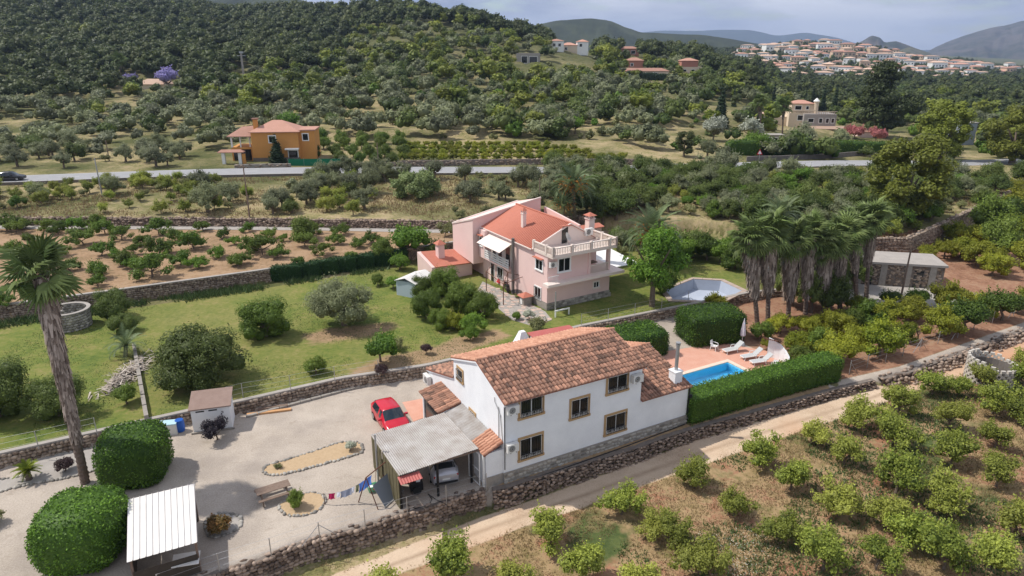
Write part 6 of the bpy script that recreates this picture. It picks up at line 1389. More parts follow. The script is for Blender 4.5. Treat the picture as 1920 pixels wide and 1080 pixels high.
def pxm(p): return FPX/np.linalg.norm(np.array(p)-np.array([0, 0, CAMH]))
ZC = dict(talltree=2.9, cane=.9, bigtree=1.5, bigolive=1.6, bigcitrus=1.6, orchard=.82, orchardlime=.82, lemon=.98, orange=1.25, mandarin=1.2, olive=1.9, carob=1.9, pine=3.6, brightpine=3.4, scrub=.6, green=1.2)
def plant_px(k, px, py, rpx, label, cat='tree', group=None, basedy=.55, R0=None, sz=1.0, z=None, grow=1.0):
    dep = math.radians(19.17+math.degrees(math.atan((py-540)/FPX)))
    basedy = max(basedy if basedy > .85 and k not in ('pine', 'brightpine') else 0, ZC.get(k, 1.1)/{'lemon': 1.3, 'orange': 1.6, 'mandarin': 1.95, 'olive': 2.4, 'carob': 2.6, 'pine': 3.7, 'brightpine': 3.75, 'scrub': 1.35, 'green': 1.75, 'bigtree': 2.7, 'bigolive': 2.7, 'bigcitrus': 2.7, 'orchard': 1.45, 'orchardlime': 1.45, 'cane': 2.9, 'talltree': 2.1}.get(k, 1.6)*cos(dep)*(sz or 1))
    """px,py crown centre in the photo, rpx crown radius in photo pixels"""
    gpos = G(px, py+rpx*basedy) if z is None else at(px, py+rpx*basedy, z)
    if z is not None: gpos[2] = gzz(gpos[0], gpos[1])
    R0 = R0 or {'lemon': 1.3, 'orange': 1.6, 'mandarin': 1.95, 'olive': 2.4, 'carob': 2.6, 'pine': 3.7, 'brightpine': 3.75, 'scrub': 1.35, 'green': 1.75, 'cypress': .8, 'bigtree': 2.7, 'bigolive': 2.7, 'bigcitrus': 2.7, 'orchard': 1.45, 'orchardlime': 1.45, 'cane': 2.9, 'talltree': 2.1}.get(k, 1.6)
    s = rpx/pxm(gpos)/R0*grow
    return plant(k, gpos[0], gpos[1], s, label, cat, group, z=gpos[2], sz=s*sz)
# ------------------------------------------------------------------ foreground grove of lemon trees
FG = [(845,1052,60),(1035,1000,52),(1090,1060,50),(1165,945,44),(1225,992,36),(1264,1012,42),(1310,1060,50),(1302,898,42),(1374,954,38),(1421,857,44),(1480,905,40),(1462,1006,42),(1525,825,33),(1580,862,38),(1570,955,46),(1598,795,38),(1670,822,42),(1675,912,50),(1683,766,36),(1745,734,31),(1776,796,36),(1790,742,24),(1778,862,42),(1762,952,46),(1655,978,42),(1705,1012,45),(1861,836,30),(1862,905,38),(1858,766,40),(1836,725,30),(1913,725,28),(1905,790,32),(1900,1000,46),(1765,1055,52),(1540,1055,52),(1915,688,22),(1960,860,40),(1980,760,36),(1640,1060,40),(1850,1060,46),(720,1120,60),(960,1110,55),(1200,1120,55)]
def rowlabel(rec, tl):     # rec (px,py)
    return rec
fgp = []
FG = [(x_, y_, r_*.87) for x_, y_, r_ in FG]
for px, py, rp in FG:
    g = at(px, py+rp*.55, -1.25); fgp.append((px, py, rp, float(ly(TKL, g[0])-g[1])))
bands = [(-9, 3.6, 'beside the dirt track'), (3.6, 8, 'in the second row from the track'), (8, 12.5, 'in the third row from the track'), (12.5, 99, 'in the farthest rows from the track')]
for lo, hi, ph in bands:
    sel = sorted([f for f in fgp if lo <= f[3] < hi], key=lambda f: f[0])
    for i, (px, py, rp, d) in enumerate(sel):
        plant_px('lemon', px, py, rp, '%s lemon tree %s, %s from left' % ('large' if rp > 46 else 'small' if rp < 34 else 'bushy', ph, ORD[min(i, 19)]), group='lemon trees in the foreground grove', z=-1.25)
# ------------------------------------------------------------------ orchard behind the lawn
OB = [(13,422,18),(31,428,15),(49,421,12),(93,425,15),(135,423,16),(109,431,14),(156,448,20),(181,418,15),(197,428,17),(228,440,17),(265,452,14),(298,428,20),(300,465,22),(329,443,16),(363,454,22),(381,425,14),(407,475,16),(441,452,12),(467,428,12),(475,460,18),(446,490,16),(340,488,18),(373,494,17),(285,503,30),(233,488,20),(249,497,16),(192,470,18),(215,478,12),(179,510,20),(184,530,15),(10,566,14),(492,462,27),(521,476,15),(605,469,18),(572,451,20),(674,456,14),(634,449,15),(532,447,10),(700,447,15),(448,487,16),(715,462,16),(640,432,16),(60,452,14),(110,470,16),(20,470,16),(75,495,18),(560,490,12),(590,430,14),(505,440,14),(660,480,12),(420,440,12),(250,470,13),(130,500,15)]
OBs = sorted(OB, key=lambda f: f[1]); nb = 4; per = len(OBs)//nb+1
for b_i in range(nb):
    sel = sorted(OBs[b_i*per:(b_i+1)*per])
    for i, (px, py, rp) in enumerate(sel):
        k = 'orchard' if (px*7+py*3) % 5 < 3 or rp > 24 else 'orchardlime'
        plant_px(k, px, py, rp*1.12, '%s tree, %s row of the orchard behind the lawn, %s from left' % ('big dark' if rp > 24 else 'dark' if k == 'orchard' else 'bright green', ['back', 'second', 'third', 'front'][b_i], ORD[min(i, 19)]), group='fruit trees in the orchard behind the lawn', basedy=.6, sz=.95)
plant_px('orange', 570, 428, 28, 'large dark tree beside the concrete lane, right of the fruit rows')
plant_px('green', 770, 452, 40, 'big bright green bush left of the pink villa', 'bush'); plant_px('orange', 720, 470, 26, 'dark tree between the ivy hedge and the bright green bush'); plant_px('green', 750, 492, 22, 'pale yellow green tree over the end of the ivy hedge'); plant_px('carob', 820, 470, 26, 'dark tree behind the pink outbuilding'); plant_px('scrub', 835, 432, 24, 'flower specked bush beside the lane behind the villa', 'bush')
# ------------------------------------------------------------------ garden trees on the lawn
plant_px('bigcitrus', 500, 602, 52, 'round orange tree alone in the middle of the lawn', basedy=.45, z=.9)
plant_px('bigolive', 645, 572, 72, 'wide grey green olive tree in the middle of the lawn', basedy=.55, z=.9, sz=.95)
plant_px('bigtree', 378, 678, 86, 'largest dark leafy tree on the lawn above the white hut', basedy=.35, z=.9, sz=.9)
plant_px('orange', 592, 675, 23, 'little yellowish tree near the lawn wall coping', basedy=1.1, z=.9, R0=1.7)
plant_px('green', 713, 640, 32, 'slim fruit tree in the fenced corner of the lawn', basedy=1.2, z=.9, R0=1.5)
plant_px('scrub', 748, 648, 20, 'thin shrub right of the slim fruit tree', 'shrub', z=.9)
plant_px('orange', 709, 522, 15, 'small round topped tree at the lawn edge, left one of two', basedy=.9, z=.9); plant_px('green', 737, 525, 18, 'small light green tree at the lawn edge, right one of two', basedy=.9, z=.9)
for i, (k, px, py, rp, lb) in enumerate([('bigcitrus', 800, 575, 36, 'glossy citrus tree at the left front of the villa clump'), ('bigcitrus', 835, 530, 36, 'citrus tree at the back of the villa clump'), ('mandarin', 850, 600, 26, 'yellowish mandarin tree at the front of the villa clump'), ('bigcitrus', 868, 560, 40, 'tallest citrus tree in the middle of the villa clump'), ('bigcitrus', 905, 575, 36, 'citrus tree at the right of the villa clump beside the patio'), ('green', 888, 605, 26, 'pale leaved citrus tree at the right front of the villa clump'), ('bigcitrus', 825, 600, 28, 'dark citrus tree squeezed in the front of the villa clump'), ('bigcitrus', 790, 540, 28, 'citrus tree shading the metal shed')]):
    plant_px(k, px, py, rp, lb, group='citrus clump in front of the pink villa', basedy=.5, z=.9, sz=1.1)
plant_px('green', 882, 618, 20, 'small fig tree below the citrus clump', z=.9, basedy=1.0); plant_px('green', 968, 592, 12, 'low green shrub in the villa patio border', 'shrub', z=.9); plant_px('whitebush', 992, 592, 14, 'grey white flowering bush at the edge of the patio', 'bush', z=.9); plant_px('scrub', 1010, 608, 26, 'straggling bush with pale flowers behind the red roofed shelter', 'bush', z=.9)
plant_px('darkshrub', 715, 688, 18, 'dark reddish shrub inside the low wire cage', 'shrub', z=.9, basedy=.2); plant_px('darkshrub', 800, 655, 14, 'brown shrub by the lawn wall left of the farmhouse roof', 'shrub', z=.9)
plant_px('bigtree', 215, 575, 34, 'dark tree beside the round stone pen', z=.9, basedy=.6, sz=1.2); plant_px('bigtree', 232, 610, 26, 'dark tree at the top of the dividing wall', z=.9); plant_px('orange', 238, 742, 22, 'scrubby bush by the dry frond heap', 'bush', z=.9)
plant_px('bigtree', 112, 752, 55, 'sparse dark tree behind the tall palm trunk', z=.9, basedy=.75, sz=1.0); plant_px('bigtree', -2, 745, 62, 'dark tree cut by the left edge of the picture', z=.9, basedy=.6, sz=1.2)
plant_px('orange', 557, 935, 18, 'small dense green shrub in the round gravel bed', 'shrub', z=0, basedy=.9, sz=1.25); plant_px('whitebush', 657, 838, 13, 'little bush with white and yellow flowers at the end of the oval bed', 'shrub', z=0, basedy=.8); plant_px('scrub', 523, 875, 10, 'dry tuft in the left end of the oval bed', 'shrub', z=0)
plant_px('redbush', 415, 985, 30, 'low orange and green shrub in the small stone edged bed', 'shrub', z=0, basedy=.3, sz=.6); plant_px('darkshrub', 123, 876, 19, 'dark reddish shrub in the long border', 'shrub', z=0, basedy=.5, sz=.8)
plant_px('purplebush', 408, 800, 26, 'purple black leaved shrub against the white hut wall', 'shrub', z=0, basedy=.95, sz=1.0, R0=1.6); plant_px('scrub', -8, 975, 22, 'dry shrub at the left edge of the yard', 'shrub', z=0)
# villa tree and garden behind
plant_px('talltree', 1222, 492, 62, 'tall airy tree with pale branches beside the pink villa', z=.9); plant_px('orange', 1240, 505, 34, 'dark leafed tree over the edge of the drained pool', basedy=1.2, z=.9)
plant_px('mandarin', 1342, 552, 24, 'yellow green bush at the front edge of the drained pool', 'bush', z=.9, basedy=.5)
for i, (px, py, rp) in enumerate([(1295, 458, 34), (1325, 464, 32), (1350, 472, 32), (1378, 484, 28), (1272, 470, 30), (1250, 482, 26)]): plant_px('orange' if i % 2 else 'green', px, py, rp, '%s shrub in the hedge behind the drained pool, %s from left' % ('dark' if i % 2 else 'bright', ORD[[2, 3, 4, 5, 1, 0][i]]), 'shrub', group='hedge line behind the drained pool', basedy=.6)
# ------------------------------------------------------------------ right hand orchard
OR = [(1427,620,22),(1463,610,28),(1497,640,28),(1513,613,30),(1560,607,35),(1572,657,42),(1495,667,25),(1647,637,48),(1667,593,36),(1607,573,22),(1630,590,30),(1710,580,32),(1763,608,40),(1807,597,38),(1780,563,36),(1670,560,18),(1877,577,32),(1907,573,25),(1847,590,20),(1540,640,28),(1600,630,30),(1720,560,20),(1830,570,26),(1940,560,30),(1590,598,24),(1690,625,26),(1440,645,16)]
for i, (px, py, rp) in enumerate(sorted(OR)):
    plant_px('mandarin' if i % 3 else 'orange', px, py, rp, '%s tree in the orchard beyond the long hedge, %s from left' % ('yellow green mandarin' if i % 3 else 'dark green orange', (ORD+['twenty first', 'twenty second', 'twenty third', 'twenty fourth', 'twenty fifth', 'twenty sixth', 'twenty seventh', 'twenty eighth'])[i]), group='orchard beyond the long hedge', z=0, basedy=.6)
mb = MB(); 
g = at(1720, 640, 0); o = empty('bare_tree', tuple(g), 0, 'leafless grey fruit tree among the mandarins beside the track', 'tree'); r_ = random.Random(4)
def br(p, d, l, r, dep):
    q = p+d*l; mb.tube(tuple(p), tuple(q), r, r*.65, n=5, caps=False)
    if dep:
        for _ in range(3): br(q, (d+Vector((r_.uniform(-.8, .8), r_.uniform(-.8, .8), r_.uniform(-.1, .5)))).normalized(), l*.75, r*.6, dep-1)
br(Vector((0, 0, -.1)), Vector((0, 0, 1)), .5, .09, 4); mb.build('branches', M['wood'], o)
# upper right orchard
for i, (px, py, rp) in enumerate([(1870,455,38),(1832,482,32),(1893,430,34),(1800,468,26),(1850,412,38),(1902,395,34),(1915,482,36),(1770,470,24),(1845,382,24),(1900,365,28),(1790,440,24),(1820,445,28),(1880,400,28),(1930,440,36),(1860,500,30),(1740,475,18)]):
    plant_px('mandarin' if i % 4 else 'orange', px, py, rp, '%s orchard tree on the upper right terrace, %s' % ('dark' if not i % 4 else 'bright green', ['nearest the middle', 'at its left front', 'in its upper middle', 'at its far left', 'beside the dark wall', 'near the top right', 'at the right edge front', 'by the wall corner', 'close under the wall', 'at the very top', 'left of the middle', 'below the wall bend', 'behind the middle', 'cut by the picture edge', 'at the front', 'small and leftmost'][i]), group='orchard on the upper right terrace', basedy=.6)
# ------------------------------------------------------------------ big pines, cypresses, garden plants across the road
for k, px, py, rp, sz, lb in [('brightpine', 1690, 345, 74, 1.0, 'biggest sunny green pine below the main road at the right'), ('brightpine', 1762, 255, 46, 1.1, 'sunny green pine across the road left of the grey blue building'), ('brightpine', 1896, 258, 50, 1.1, 'sunny green pine across the road cut by the right edge'), ('pine', 1658, 195, 60, 1.1, 'huge dark pine behind the pink oleanders'), ('pine', 1410, 150, 22, 1.0, 'sunlit pine on the rise left of the villa cypresses')]:
    plant_px(k, px, py, rp, lb, basedy=.95, sz=None and 1 or sz)
for px, py, hp_, lb in [(1350, 236, 72, 'broadest dark cypress left of the cream villa'), (1375, 200, 36, 'slim cypress right of the broadest one'), (1447, 210, 50, 'cypress between the two villa palms'), (1508, 205, 36, 'cypress just behind the cream villa roof'), (1521, 208, 44, 'tall cypress behind the cream villa'), (1541, 212, 46, 'cypress at the right of the cream villa roof'), (1562, 218, 52, 'rightmost tall cypress beside the cream villa'), (1390, 170, 20, 'small cypress on the rise beyond the olive grove'), (1798, 222, 30, 'lone dark cypress in the far field at the right'), (345, 165, 40, 'cypress pair member beside the jacaranda'), (1420, 240, 40, 'thick dark cypress under the left villa palm')]:
    g = G(px, py); s = hp_/pxm(g)/6.4; plant('cypress', g[0], g[1], s*(1.5 if hp_ > 60 else 1.0), lb, 'tree', 'dark cypresses', z=g[2], sz=s)
g = G(520, 306); plant('cypress', g[0], g[1], 50/pxm(g)/6.2*2.3, 'dark pyramidal conifer in front of the orange house', 'tree', z=g[2], sz=50/pxm(g)/6.2)
for k, px, py, rp, lb, ct in [('whitebush', 1337, 245, 28, 'white flowering oleander, left one of the two', 'bush'), ('whitebush', 1403, 247, 26, 'white flowering oleander, right one of the two', 'bush'), ('pinkbush', 1602, 250, 16, 'pink oleander left of the little red roof', 'bush'), ('pinkbush', 1640, 256, 18, 'pink oleander right of the little red roof', 'bush'), ('jacaranda', 318, 152, 22, 'violet flowering jacaranda beside the hidden low roof', 'tree'), ('jacaranda', 245, 150, 13, 'small pale violet jacaranda left of the low roof', 'tree'), ('jacaranda', 1712, 190, 8, 'small violet jacaranda beside the huge dark pine', 'tree'), ('cane', 778, 352, 56, 'wide pale green cane thicket below the main road', 'thicket'), ('green', 545, 230, 26, 'bright green tree behind the orange house', 'tree'), ('green', 600, 255, 20, 'lime green tree right of the orange house', 'tree'), ('green', 1078, 235, 24, 'vivid green round tree on the slope above the yellow orchard', 'tree'), ('carob', 1038, 225, 24, 'very dark tree beside the vivid green one', 'tree'), ('olive', 1500, 262, 34, 'broad grey green tree below the cream villa', 'tree'), ('green', 1415, 270, 26, 'bright green bush at the left end of the roadside hedge', 'bush'), ('carob', 1155, 390, 34, 'dark tree right of the tall date palm', 'tree'), ('carob', 1130, 405, 30, 'dark tree between the date palm and the villa chimney', 'tree'), ('carob', 1200, 370, 30, 'dark tree above the lower date palm', 'tree'), ('olive', 390, 372, 34, 'grey olive clump left in the scrub below the road', 'tree'), ('olive', 430, 362, 26, 'grey olive right in the scrub below the road', 'tree'), ('olive', 1355, 310, 32, 'olive tree standing at the edge of the main road', 'tree'), ('carob', 1040, 300, 24, 'dark green tree at the roadside behind the date palm', 'tree'), ('carob', 408, 245, 18, 'pale flowered tree left of the orange house', 'tree')]:
    plant_px(k, px, py, rp, lb, ct, basedy=.6, sz=None or 1.0)
# citrus trees right of the orange house in rows, yellow orchard
n_ = 0
for py, xs_, rp in ((258, range(600, 760, 38), 15), (268, range(575, 760, 35), 15), (283, range(560, 760, 33), 16), (297, range(640, 740, 32), 15)):
    for j, px in enumerate(xs_): plant_px('orange', px+rng.uniform(-4, 4), py, rp, 'dark round tree right of the orange house, %s row, %s from left' % (['farthest', 'second', 'third', 'nearest'][n_], ORD[j]), group='garden trees right of the orange house', basedy=.6)
    n_ += 1
n_ = 0
for py, x0, x1, rp in ((270, 770, 1040, 9), (277, 760, 1080, 10), (285, 760, 1120, 11), (294, 755, 1165, 12)):
    for j, px in enumerate(np.arange(x0, x1, 15+n_*1.5)): plant_px('mandarin', px+rng.uniform(-3, 3), py, rp, 'yellow green roadside orchard tree, %s row, %s from left' % (['farthest', 'second', 'third', 'nearest'][n_], ORD2[j]), group='yellow green orchard %s row' % ['farthest', 'second', 'third', 'nearest'][n_], basedy=.6)
    n_ += 1
for i, (px, py, rp) in enumerate([(1470, 500, 30), (1505, 515, 34), (1540, 520, 34), (1572, 505, 30), (1525, 480, 28), (1485, 545, 26), (1555, 555, 26), (1450, 480, 24), (1598, 520, 20), (1520, 560, 24)]): plant_px('carob', px, py-6, rp+9, 'dark tree filling the shade between the fan palms, %s of ten' % ORD[i], group='dark trees among the fan palms', sz=1.45)
# ------------------------------------------------------------------ clipped hedges
def hedge(name, label, poly_fn, seed, dens=85, ls=.15, leaf='hedge', cat='hedge', bumpy=.12):
    """poly_fn: list of boxes (cx,cy,cz,hx,hy,hz,ang,power) superellipsoids in world"""
    V, T, R = [], [], []; nb_ = 0; r = np.random.default_rng(seed); cx0 = poly_fn[0][:2]; z0 = poly_fn[0][2]-poly_fn[0][5]
    for (cx, cy, cz, hx, hy, hz, ang, pw) in poly_fn:
        A = 8*(hx*hy+hy*hz+hx*hz); n = int(A*dens); d = r.uniform(-1, 1, (n, 3)); f = r.integers(0, 3, n)
        pr = np.array([hy*hz, hx*hz, hx*hy]); f = r.choice(3, n, p=pr/pr.sum()); d[np.arange(n), f] = r.choice([-1, 1], n)
        s = (np.abs(d)**pw).sum(1)**(1/pw); q = d/s[:, None]; nn = np.sign(q)*np.abs(q)**(pw-1)/np.array([hx, hy, hz]); nn /= np.linalg.norm(nn, axis=1)[:, None]
        lump = (fbm(q[:, 0]*hx*1.3+q[:, 2]+seed, q[:, 1]*hy*1.3+q[:, 2]*hz, 3)*2-1)*bumpy
        P = q*np.array([hx, hy, hz])+nn*(lump[:, None]+r.normal(0, .055, (n, 1))); keep = P[:, 2] > -hz*.995; P, nn, lump = P[keep], nn[keep], lump[keep]
        v, fq = leaf_quads(P, nn*.6+r.normal(0, .75, (len(P), 3))+[0, 0, .35], ls, r)
        rr = np.clip(.4+lump/bumpy*.55+r.normal(0, .33, len(P)), 0, 1)  # leaves in hollows toned darker, shade between clumps put into the colour
        g = 14; u = np.linspace(-1, 1, g); cv, cf = [], []
        for ax in range(3):
            for sg in (-1, 1):
                a, b_ = np.meshgrid(u, u); q3 = np.zeros((g*g, 3)); o_ = [i for i in range(3) if i != ax]; q3[:, ax] = sg; q3[:, o_[0]] = a.ravel(); q3[:, o_[1]] = b_.ravel()
                q3 /= (np.abs(q3)**pw).sum(1)[:, None]**(1/pw); k0 = sum(len(c) for c in cv); cv.append(q3*(np.array([hx, hy, hz])-.07)); ii = np.arange(g*g).reshape(g, g)
                cf.append(tris(np.stack([ii[:-1, :-1], ii[:-1, 1:], ii[1:, 1:], ii[1:, :-1]], -1).reshape(-1, 4))+k0)
        cv = np.vstack(cv); cf = np.vstack(cf)
        vv = np.vstack([v, cv]); tt = np.vstack([tris(fq), cf+len(v)]); rn = np.r_[np.repeat(rr, 4), np.full(len(cv), .12)]  # inner core coloured dark like the shaded inside of the hedge
        c, s_ = cos(ang), sin(ang); w = np.stack([vv[:, 0]*c-vv[:, 1]*s_+cx-cx0[0], vv[:, 0]*s_+vv[:, 1]*c+cy-cx0[1], vv[:, 2]+cz-z0], 1)
        V.append(w); T.append(tt+nb_); R.append(rn); nb_ += len(w)
    V, T, R = np.vstack(V), np.vstack(T), np.concatenate(R)
    return tag(link(name, np_mesh(name, V, T, LM[leaf], {'rnd': ('FLOAT', R)}), None, (cx0[0], cx0[1], z0)), label, cat)
hedge('clipped_hedge', 'big rounded clipped hedge behind the white roofed shed, farther of the pair', [(-24.2, 37.8, 1.6, 1.98, 1.95, 1.72, .25, 4.0)], 1)
hedge('clipped_hedge', 'big rounded clipped hedge at the lower left corner, nearer of the pair', [(-23.15, 30.5, 1.65, 2.15, 2.2, 1.8, .1, 3.2)], 2)
hc = HF.ang
q = [HF.p(15.5+2.6*i+1.3, .42-.12*i*i/6, 0) for i in range(6)]
hedge('long_hedge', 'long box shaped clipped hedge between the blue pool and the dirt track', [(p[0], p[1], 1.05, 1.55, 1.0, 1.1, hc-.02*i, 9) for i, p in enumerate(q)], 3, ls=.13, dens=95)
hedge('cube_hedge', 'tall cube shaped clipped hedge beside the garden chair', [(18.9, 60.3, 1.4, 2.9, 2.0, 1.5, hc*.5, 8)], 4, dens=80)
hedge('square_hedge', 'square clipped hedge with pale flowers behind the farmhouse wing', [(11.2, 57.0, 1.1, 2.6, 1.9, 1.25, hc*.8, 8)], 5, dens=80)
xs_ = np.linspace(at(548, 510, 1.2)[0], at(742, 485, 1.2)[0], 7)
hedge('ivy_hedge', 'dark ivy covered stretch of wall behind the lawn', [(x_, float(ly(LO, x_))-.35, 1.75, 1.75, .45, 1.0, .25, 6) for x_ in xs_], 6, leaf='ivy', dens=60, ls=.2)
hx = [G(px, 292)[:2] for px in np.linspace(1395, 1675, 9)]
hedge('roadside_hedge', 'long dark hedge above the main road below the cream villa', [(p[0], p[1]+2, gzz(p[0], p[1])+1.4, 3.6, 1.6, 1.7, .1, 5) for p in hx], 7, leaf='citrusdark', dens=14, ls=.35, bumpy=.4)
g = G(1215, 150); hedge('dark_boundary_hedge', 'dark clipped hedge line below the red roofed house on the hill', [(g[0]+i*6, g[1]-i*.5, gzz(g[0]+i*6, g[1])+1.3, 3.4, 1.2, 1.5, 0, 6) for i in range(-1, 6)], 8, leaf='cypress', dens=7, ls=.5, bumpy=.2)
# ------------------------------------------------------------------ palms
def fan_frond(seed):
    r = random.Random(seed); V, T = [], []; pl = .75
    def add(a, b_, c): k = len(V); V.extend([a, b_, c]); T.append((k, k+1, k+2))
    nseg = 22; rad = 1.0; P = []
    for i in range(nseg+1):
        a = radians(-150+300*i/nseg); P.append(a)
    for i in range(nseg):
        a0, a1 = P[i], P[i+1]; am = (a0+a1)/2; L_ = rad*r.uniform(.82, 1.08)*(.75+.25*cos(am)); drp = r.uniform(.2, .5)
        def pt(a, rr, zz): return (pl+cos(a)*rr, sin(a)*rr, zz)
        base = (pl, 0, 0); m0 = pt(a0, L_*.55, .05-.1*(1-cos(am))*.5); m1 = pt(a1, L_*.55, .05-.1*(1-cos(am))*.5); mc = pt(am, L_*.58, .12-.1*(1-cos(am))*.5)
        tip = pt(am+r.uniform(-.05, .05), L_, -drp*L_*.6)
        add(base, m0, mc); add(base, mc, m1); add(m0, tip, mc); add(mc, tip, m1)
    w = .025
    V2 = [(0, -w, 0), (0, w, 0), (pl, w*.6, 0), (pl, -w*.6, 0)]; k = len(V); V.extend(V2); T += [(k, k+1, k+2), (k, k+2, k+3)]
    V = np.array(V); R = np.repeat(np.random.default_rng(seed).uniform(.2, .9, len(V)//3+2), 3)[:len(V)]
    return np_mesh('frond', V, np.array(T), LM['fan'], {'rnd': ('FLOAT', R)})
FANM = [fan_frond(i) for i in range(5)]
def date_frond(seed, leaf='date', n=26, L_=2.6, curl=1.15, ll=.55):
    r = random.Random(seed); V, T, R = [], [], []; pts = []
    for i in range(n+1):
        t = i/n; a = .0-curl*t*t; 
        pts.append((t, a))
    x = z = 0; Ps = [(0, 0)]; 
    for i in range(n):
        a = -curl*((i+.5)/n)**1.5; x += cos(a)*L_/n; z += sin(a)*L_/n; Ps.append((x, z))
    for i in range(1, n+1):
        px_, pz_ = Ps[i]; t = i/n; l = ll*(1-.75*abs(t-.42)**1.3*1.8)*r.uniform(.85, 1.1); l = max(l, .12)
        for s_ in (-1, 1):
            fx, fy, fz = .55, s_*.8, .22-.35*t; k = len(V); w = .05
            V += [(px_-w, 0, pz_), (px_+w, 0, pz_), (px_+fx*l+w*.3, fy*l, pz_+fz*l-.08*l)]; T.append((k, k+1, k+2)); c_ = r.uniform(.2, .9); R += [c_]*3
    for i in range(n):
        k = len(V); w = .03*(1-i/n)+.008; V += [(Ps[i][0], -w, Ps[i][1]), (Ps[i][0], w, Ps[i][1]), (Ps[i+1][0], w, Ps[i+1][1]), (Ps[i+1][0], -w, Ps[i+1][1])]; T += [(k, k+1, k+2), (k, k+2, k+3)]; R += [.6]*4
    return np_mesh('frond', np.array(V), np.array(T), LM[leaf], {'rnd': ('FLOAT', R)})
DATEM = [date_frond(i, curl=.9+.25*i) for i in range(4)]
CYCM = [date_frond(i, 'cycas', 18, 1.0, 1.0, .3) for i in range(3)]
def rough_trunk(h, r0, r1, lean, m, seed, rings=None):
    r = random.Random(seed); n = 12; k = rings or int(h/.16); vs = []; fs = []
    for j in range(k+1):
        t = j/k; rr = r0*(1-t)+r1*t; rr *= 1+(.08 if j % 2 else -.05); 
        for i in range(n): a = 2*pi*i/n+(.26 if j % 2 else 0); q = rr*(1+r.uniform(-.08, .08)); vs.append((cos(a)*q+lean[0]*t, sin(a)*q+lean[1]*t, h*t-.1))
    for j in range(k):
        for i in range(n): fs.append((j*n+i, j*n+(i+1) % n, (j+1)*n+(i+1) % n, (j+1)*n+i))
    mb = MB(); mb.add(vs, fs); return mb.mesh('trunk', M[m])
def skirt(h0, h1, rfun, lean, H_, seed, n=700, ln=(.5, 1.1)):
    r = np.random.default_rng(seed); t = r.uniform(0, 1, n); z = h0+(h1-h0)*t; a = r.uniform(0, 2*pi, n); rr = np.array([rfun(q) for q in t])*r.uniform(.7, 1.08, n)
    lx, ly_ = lean[0]*z/H_, lean[1]*z/H_; P0 = np.stack([cos_(a)*rr*.8+lx, sin_(a)*rr*.8+ly_, z], 1); l = r.uniform(*ln, n); P1 = P0+np.stack([cos_(a)*.12*r.uniform(-.5, 1.5, n), sin_(a)*.12*r.uniform(-.5, 1.5, n), -l], 1)
    tx, ty = -sin_(a), cos_(a); w = r.uniform(.04, .13, n); W_ = np.stack([tx*w, ty*w, 0*w], 1)
    V = np.stack([P0-W_, P0+W_, P1+W_*.35, P1-W_*.35], 1).reshape(-1, 3)
    return tag(link('dead_fronds', np_mesh('dead_fronds', V, np.arange(4*n).reshape(n, 4), M['thatch'], {'rnd': ('FLOAT', np.repeat(r.random(n), 4))})), kind='stuff')
cos_, sin_ = np.cos, np.sin
def hgt(base, px, py):
    r = ray(px, py); t = base[1]/r[1]; return CAMH+r[2]*t-base[2], r[0]*t-base[0]
def fan_palm(px, py, tpx, tpy, label, fr=1.3, nf=34, sk=.5, skr=.55, r0=.32, z=None, seed=1, skn=700, group=None):
    b_ = at(px, py, z) if z is not None else G(px, py); H_, lx = hgt(b_, tpx, tpy); lean = (lx, 0)
    P_ = empty('fan_palm', tuple(b_), 0, label, 'palm', group); link('trunk', rough_trunk(H_, r0, r0*.62, lean, 'palmtrunk', seed), P_)
    r = random.Random(seed)
    for i in range(nf):
        az = i*2.39996+r.uniform(-.2, .2); el = radians(72-118*(i+.5)/nf)+r.uniform(-.16, .16); s = fr*r.uniform(.75, 1.2)
        link('frond', FANM[r.randrange(5)], P_, (lean[0], lean[1], H_-.1+.2*sin(el)), (r.uniform(-.9, .9), -el, az), (s, s, s))
    o = skirt(H_*(1-sk), H_-.15, lambda t: skr*(.45+.75*t-.25*t*t*t), lean, H_, seed, skn); o.parent = P_; return P_
fan_palm(160, 905, 76, 512, 'tall leaning fan palm with shaggy brown trunk at the left', fr=1.35, nf=28, sk=.74, skr=.62, r0=.27, z=0, skn=2600)
for i, (bx, by, tx, ty, sk, sr, lb) in enumerate([(1420, 606, 1408, 448, .62, 1.05, 'front fan palm of the cluster, leftmost, with a thick grey skirt'), (1440, 600, 1442, 436, .62, 1.05, 'second fan palm from the left with a hanging skirt down its trunk'), (1478, 592, 1486, 448, .7, 1.0, 'fan palm with dark skirt in the middle left of the cluster'), (1510, 588, 1520, 440, .7, .9, 'fan palm in the dark centre of the cluster'), (1545, 585, 1548, 462, .75, .9, 'shorter fan palm in the middle of the cluster'), (1575, 578, 1578, 440, .55, .8, 'fan palm right of the dark centre of the cluster'), (1606, 566, 1604, 428, .5, .7, 'slim fan palm, second from the right of the cluster'), (1624, 560, 1634, 414, .5, .75, 'rightmost and tallest fan palm of the cluster')]):
    fan_palm(bx, by, tx, ty, lb, fr=1.4, nf=42, sk=sk, skr=sr*(1.05+.12*(i%3)), r0=.24, z=.1, seed=10+i, skn=1100, group='fan palms behind the long hedge')
for px, py, tx, ty, lb, fr in [(1428, 262, 1425, 192, 'fan palm left of the cream villa', 1.7), (1466, 262, 1470, 196, 'fan palm in front of the cream villa', 1.8), (228, 150, 224, 112, 'far fan palm left of the jacaranda at the forest edge', 1.9), (1330, 255, 1331, 250, 'low fan palm beside the white oleander', .9)]: fan_palm(px, py, tx, ty, lb, fr=fr, nf=26, sk=.35, skr=.8, r0=.25, seed=px, skn=200)
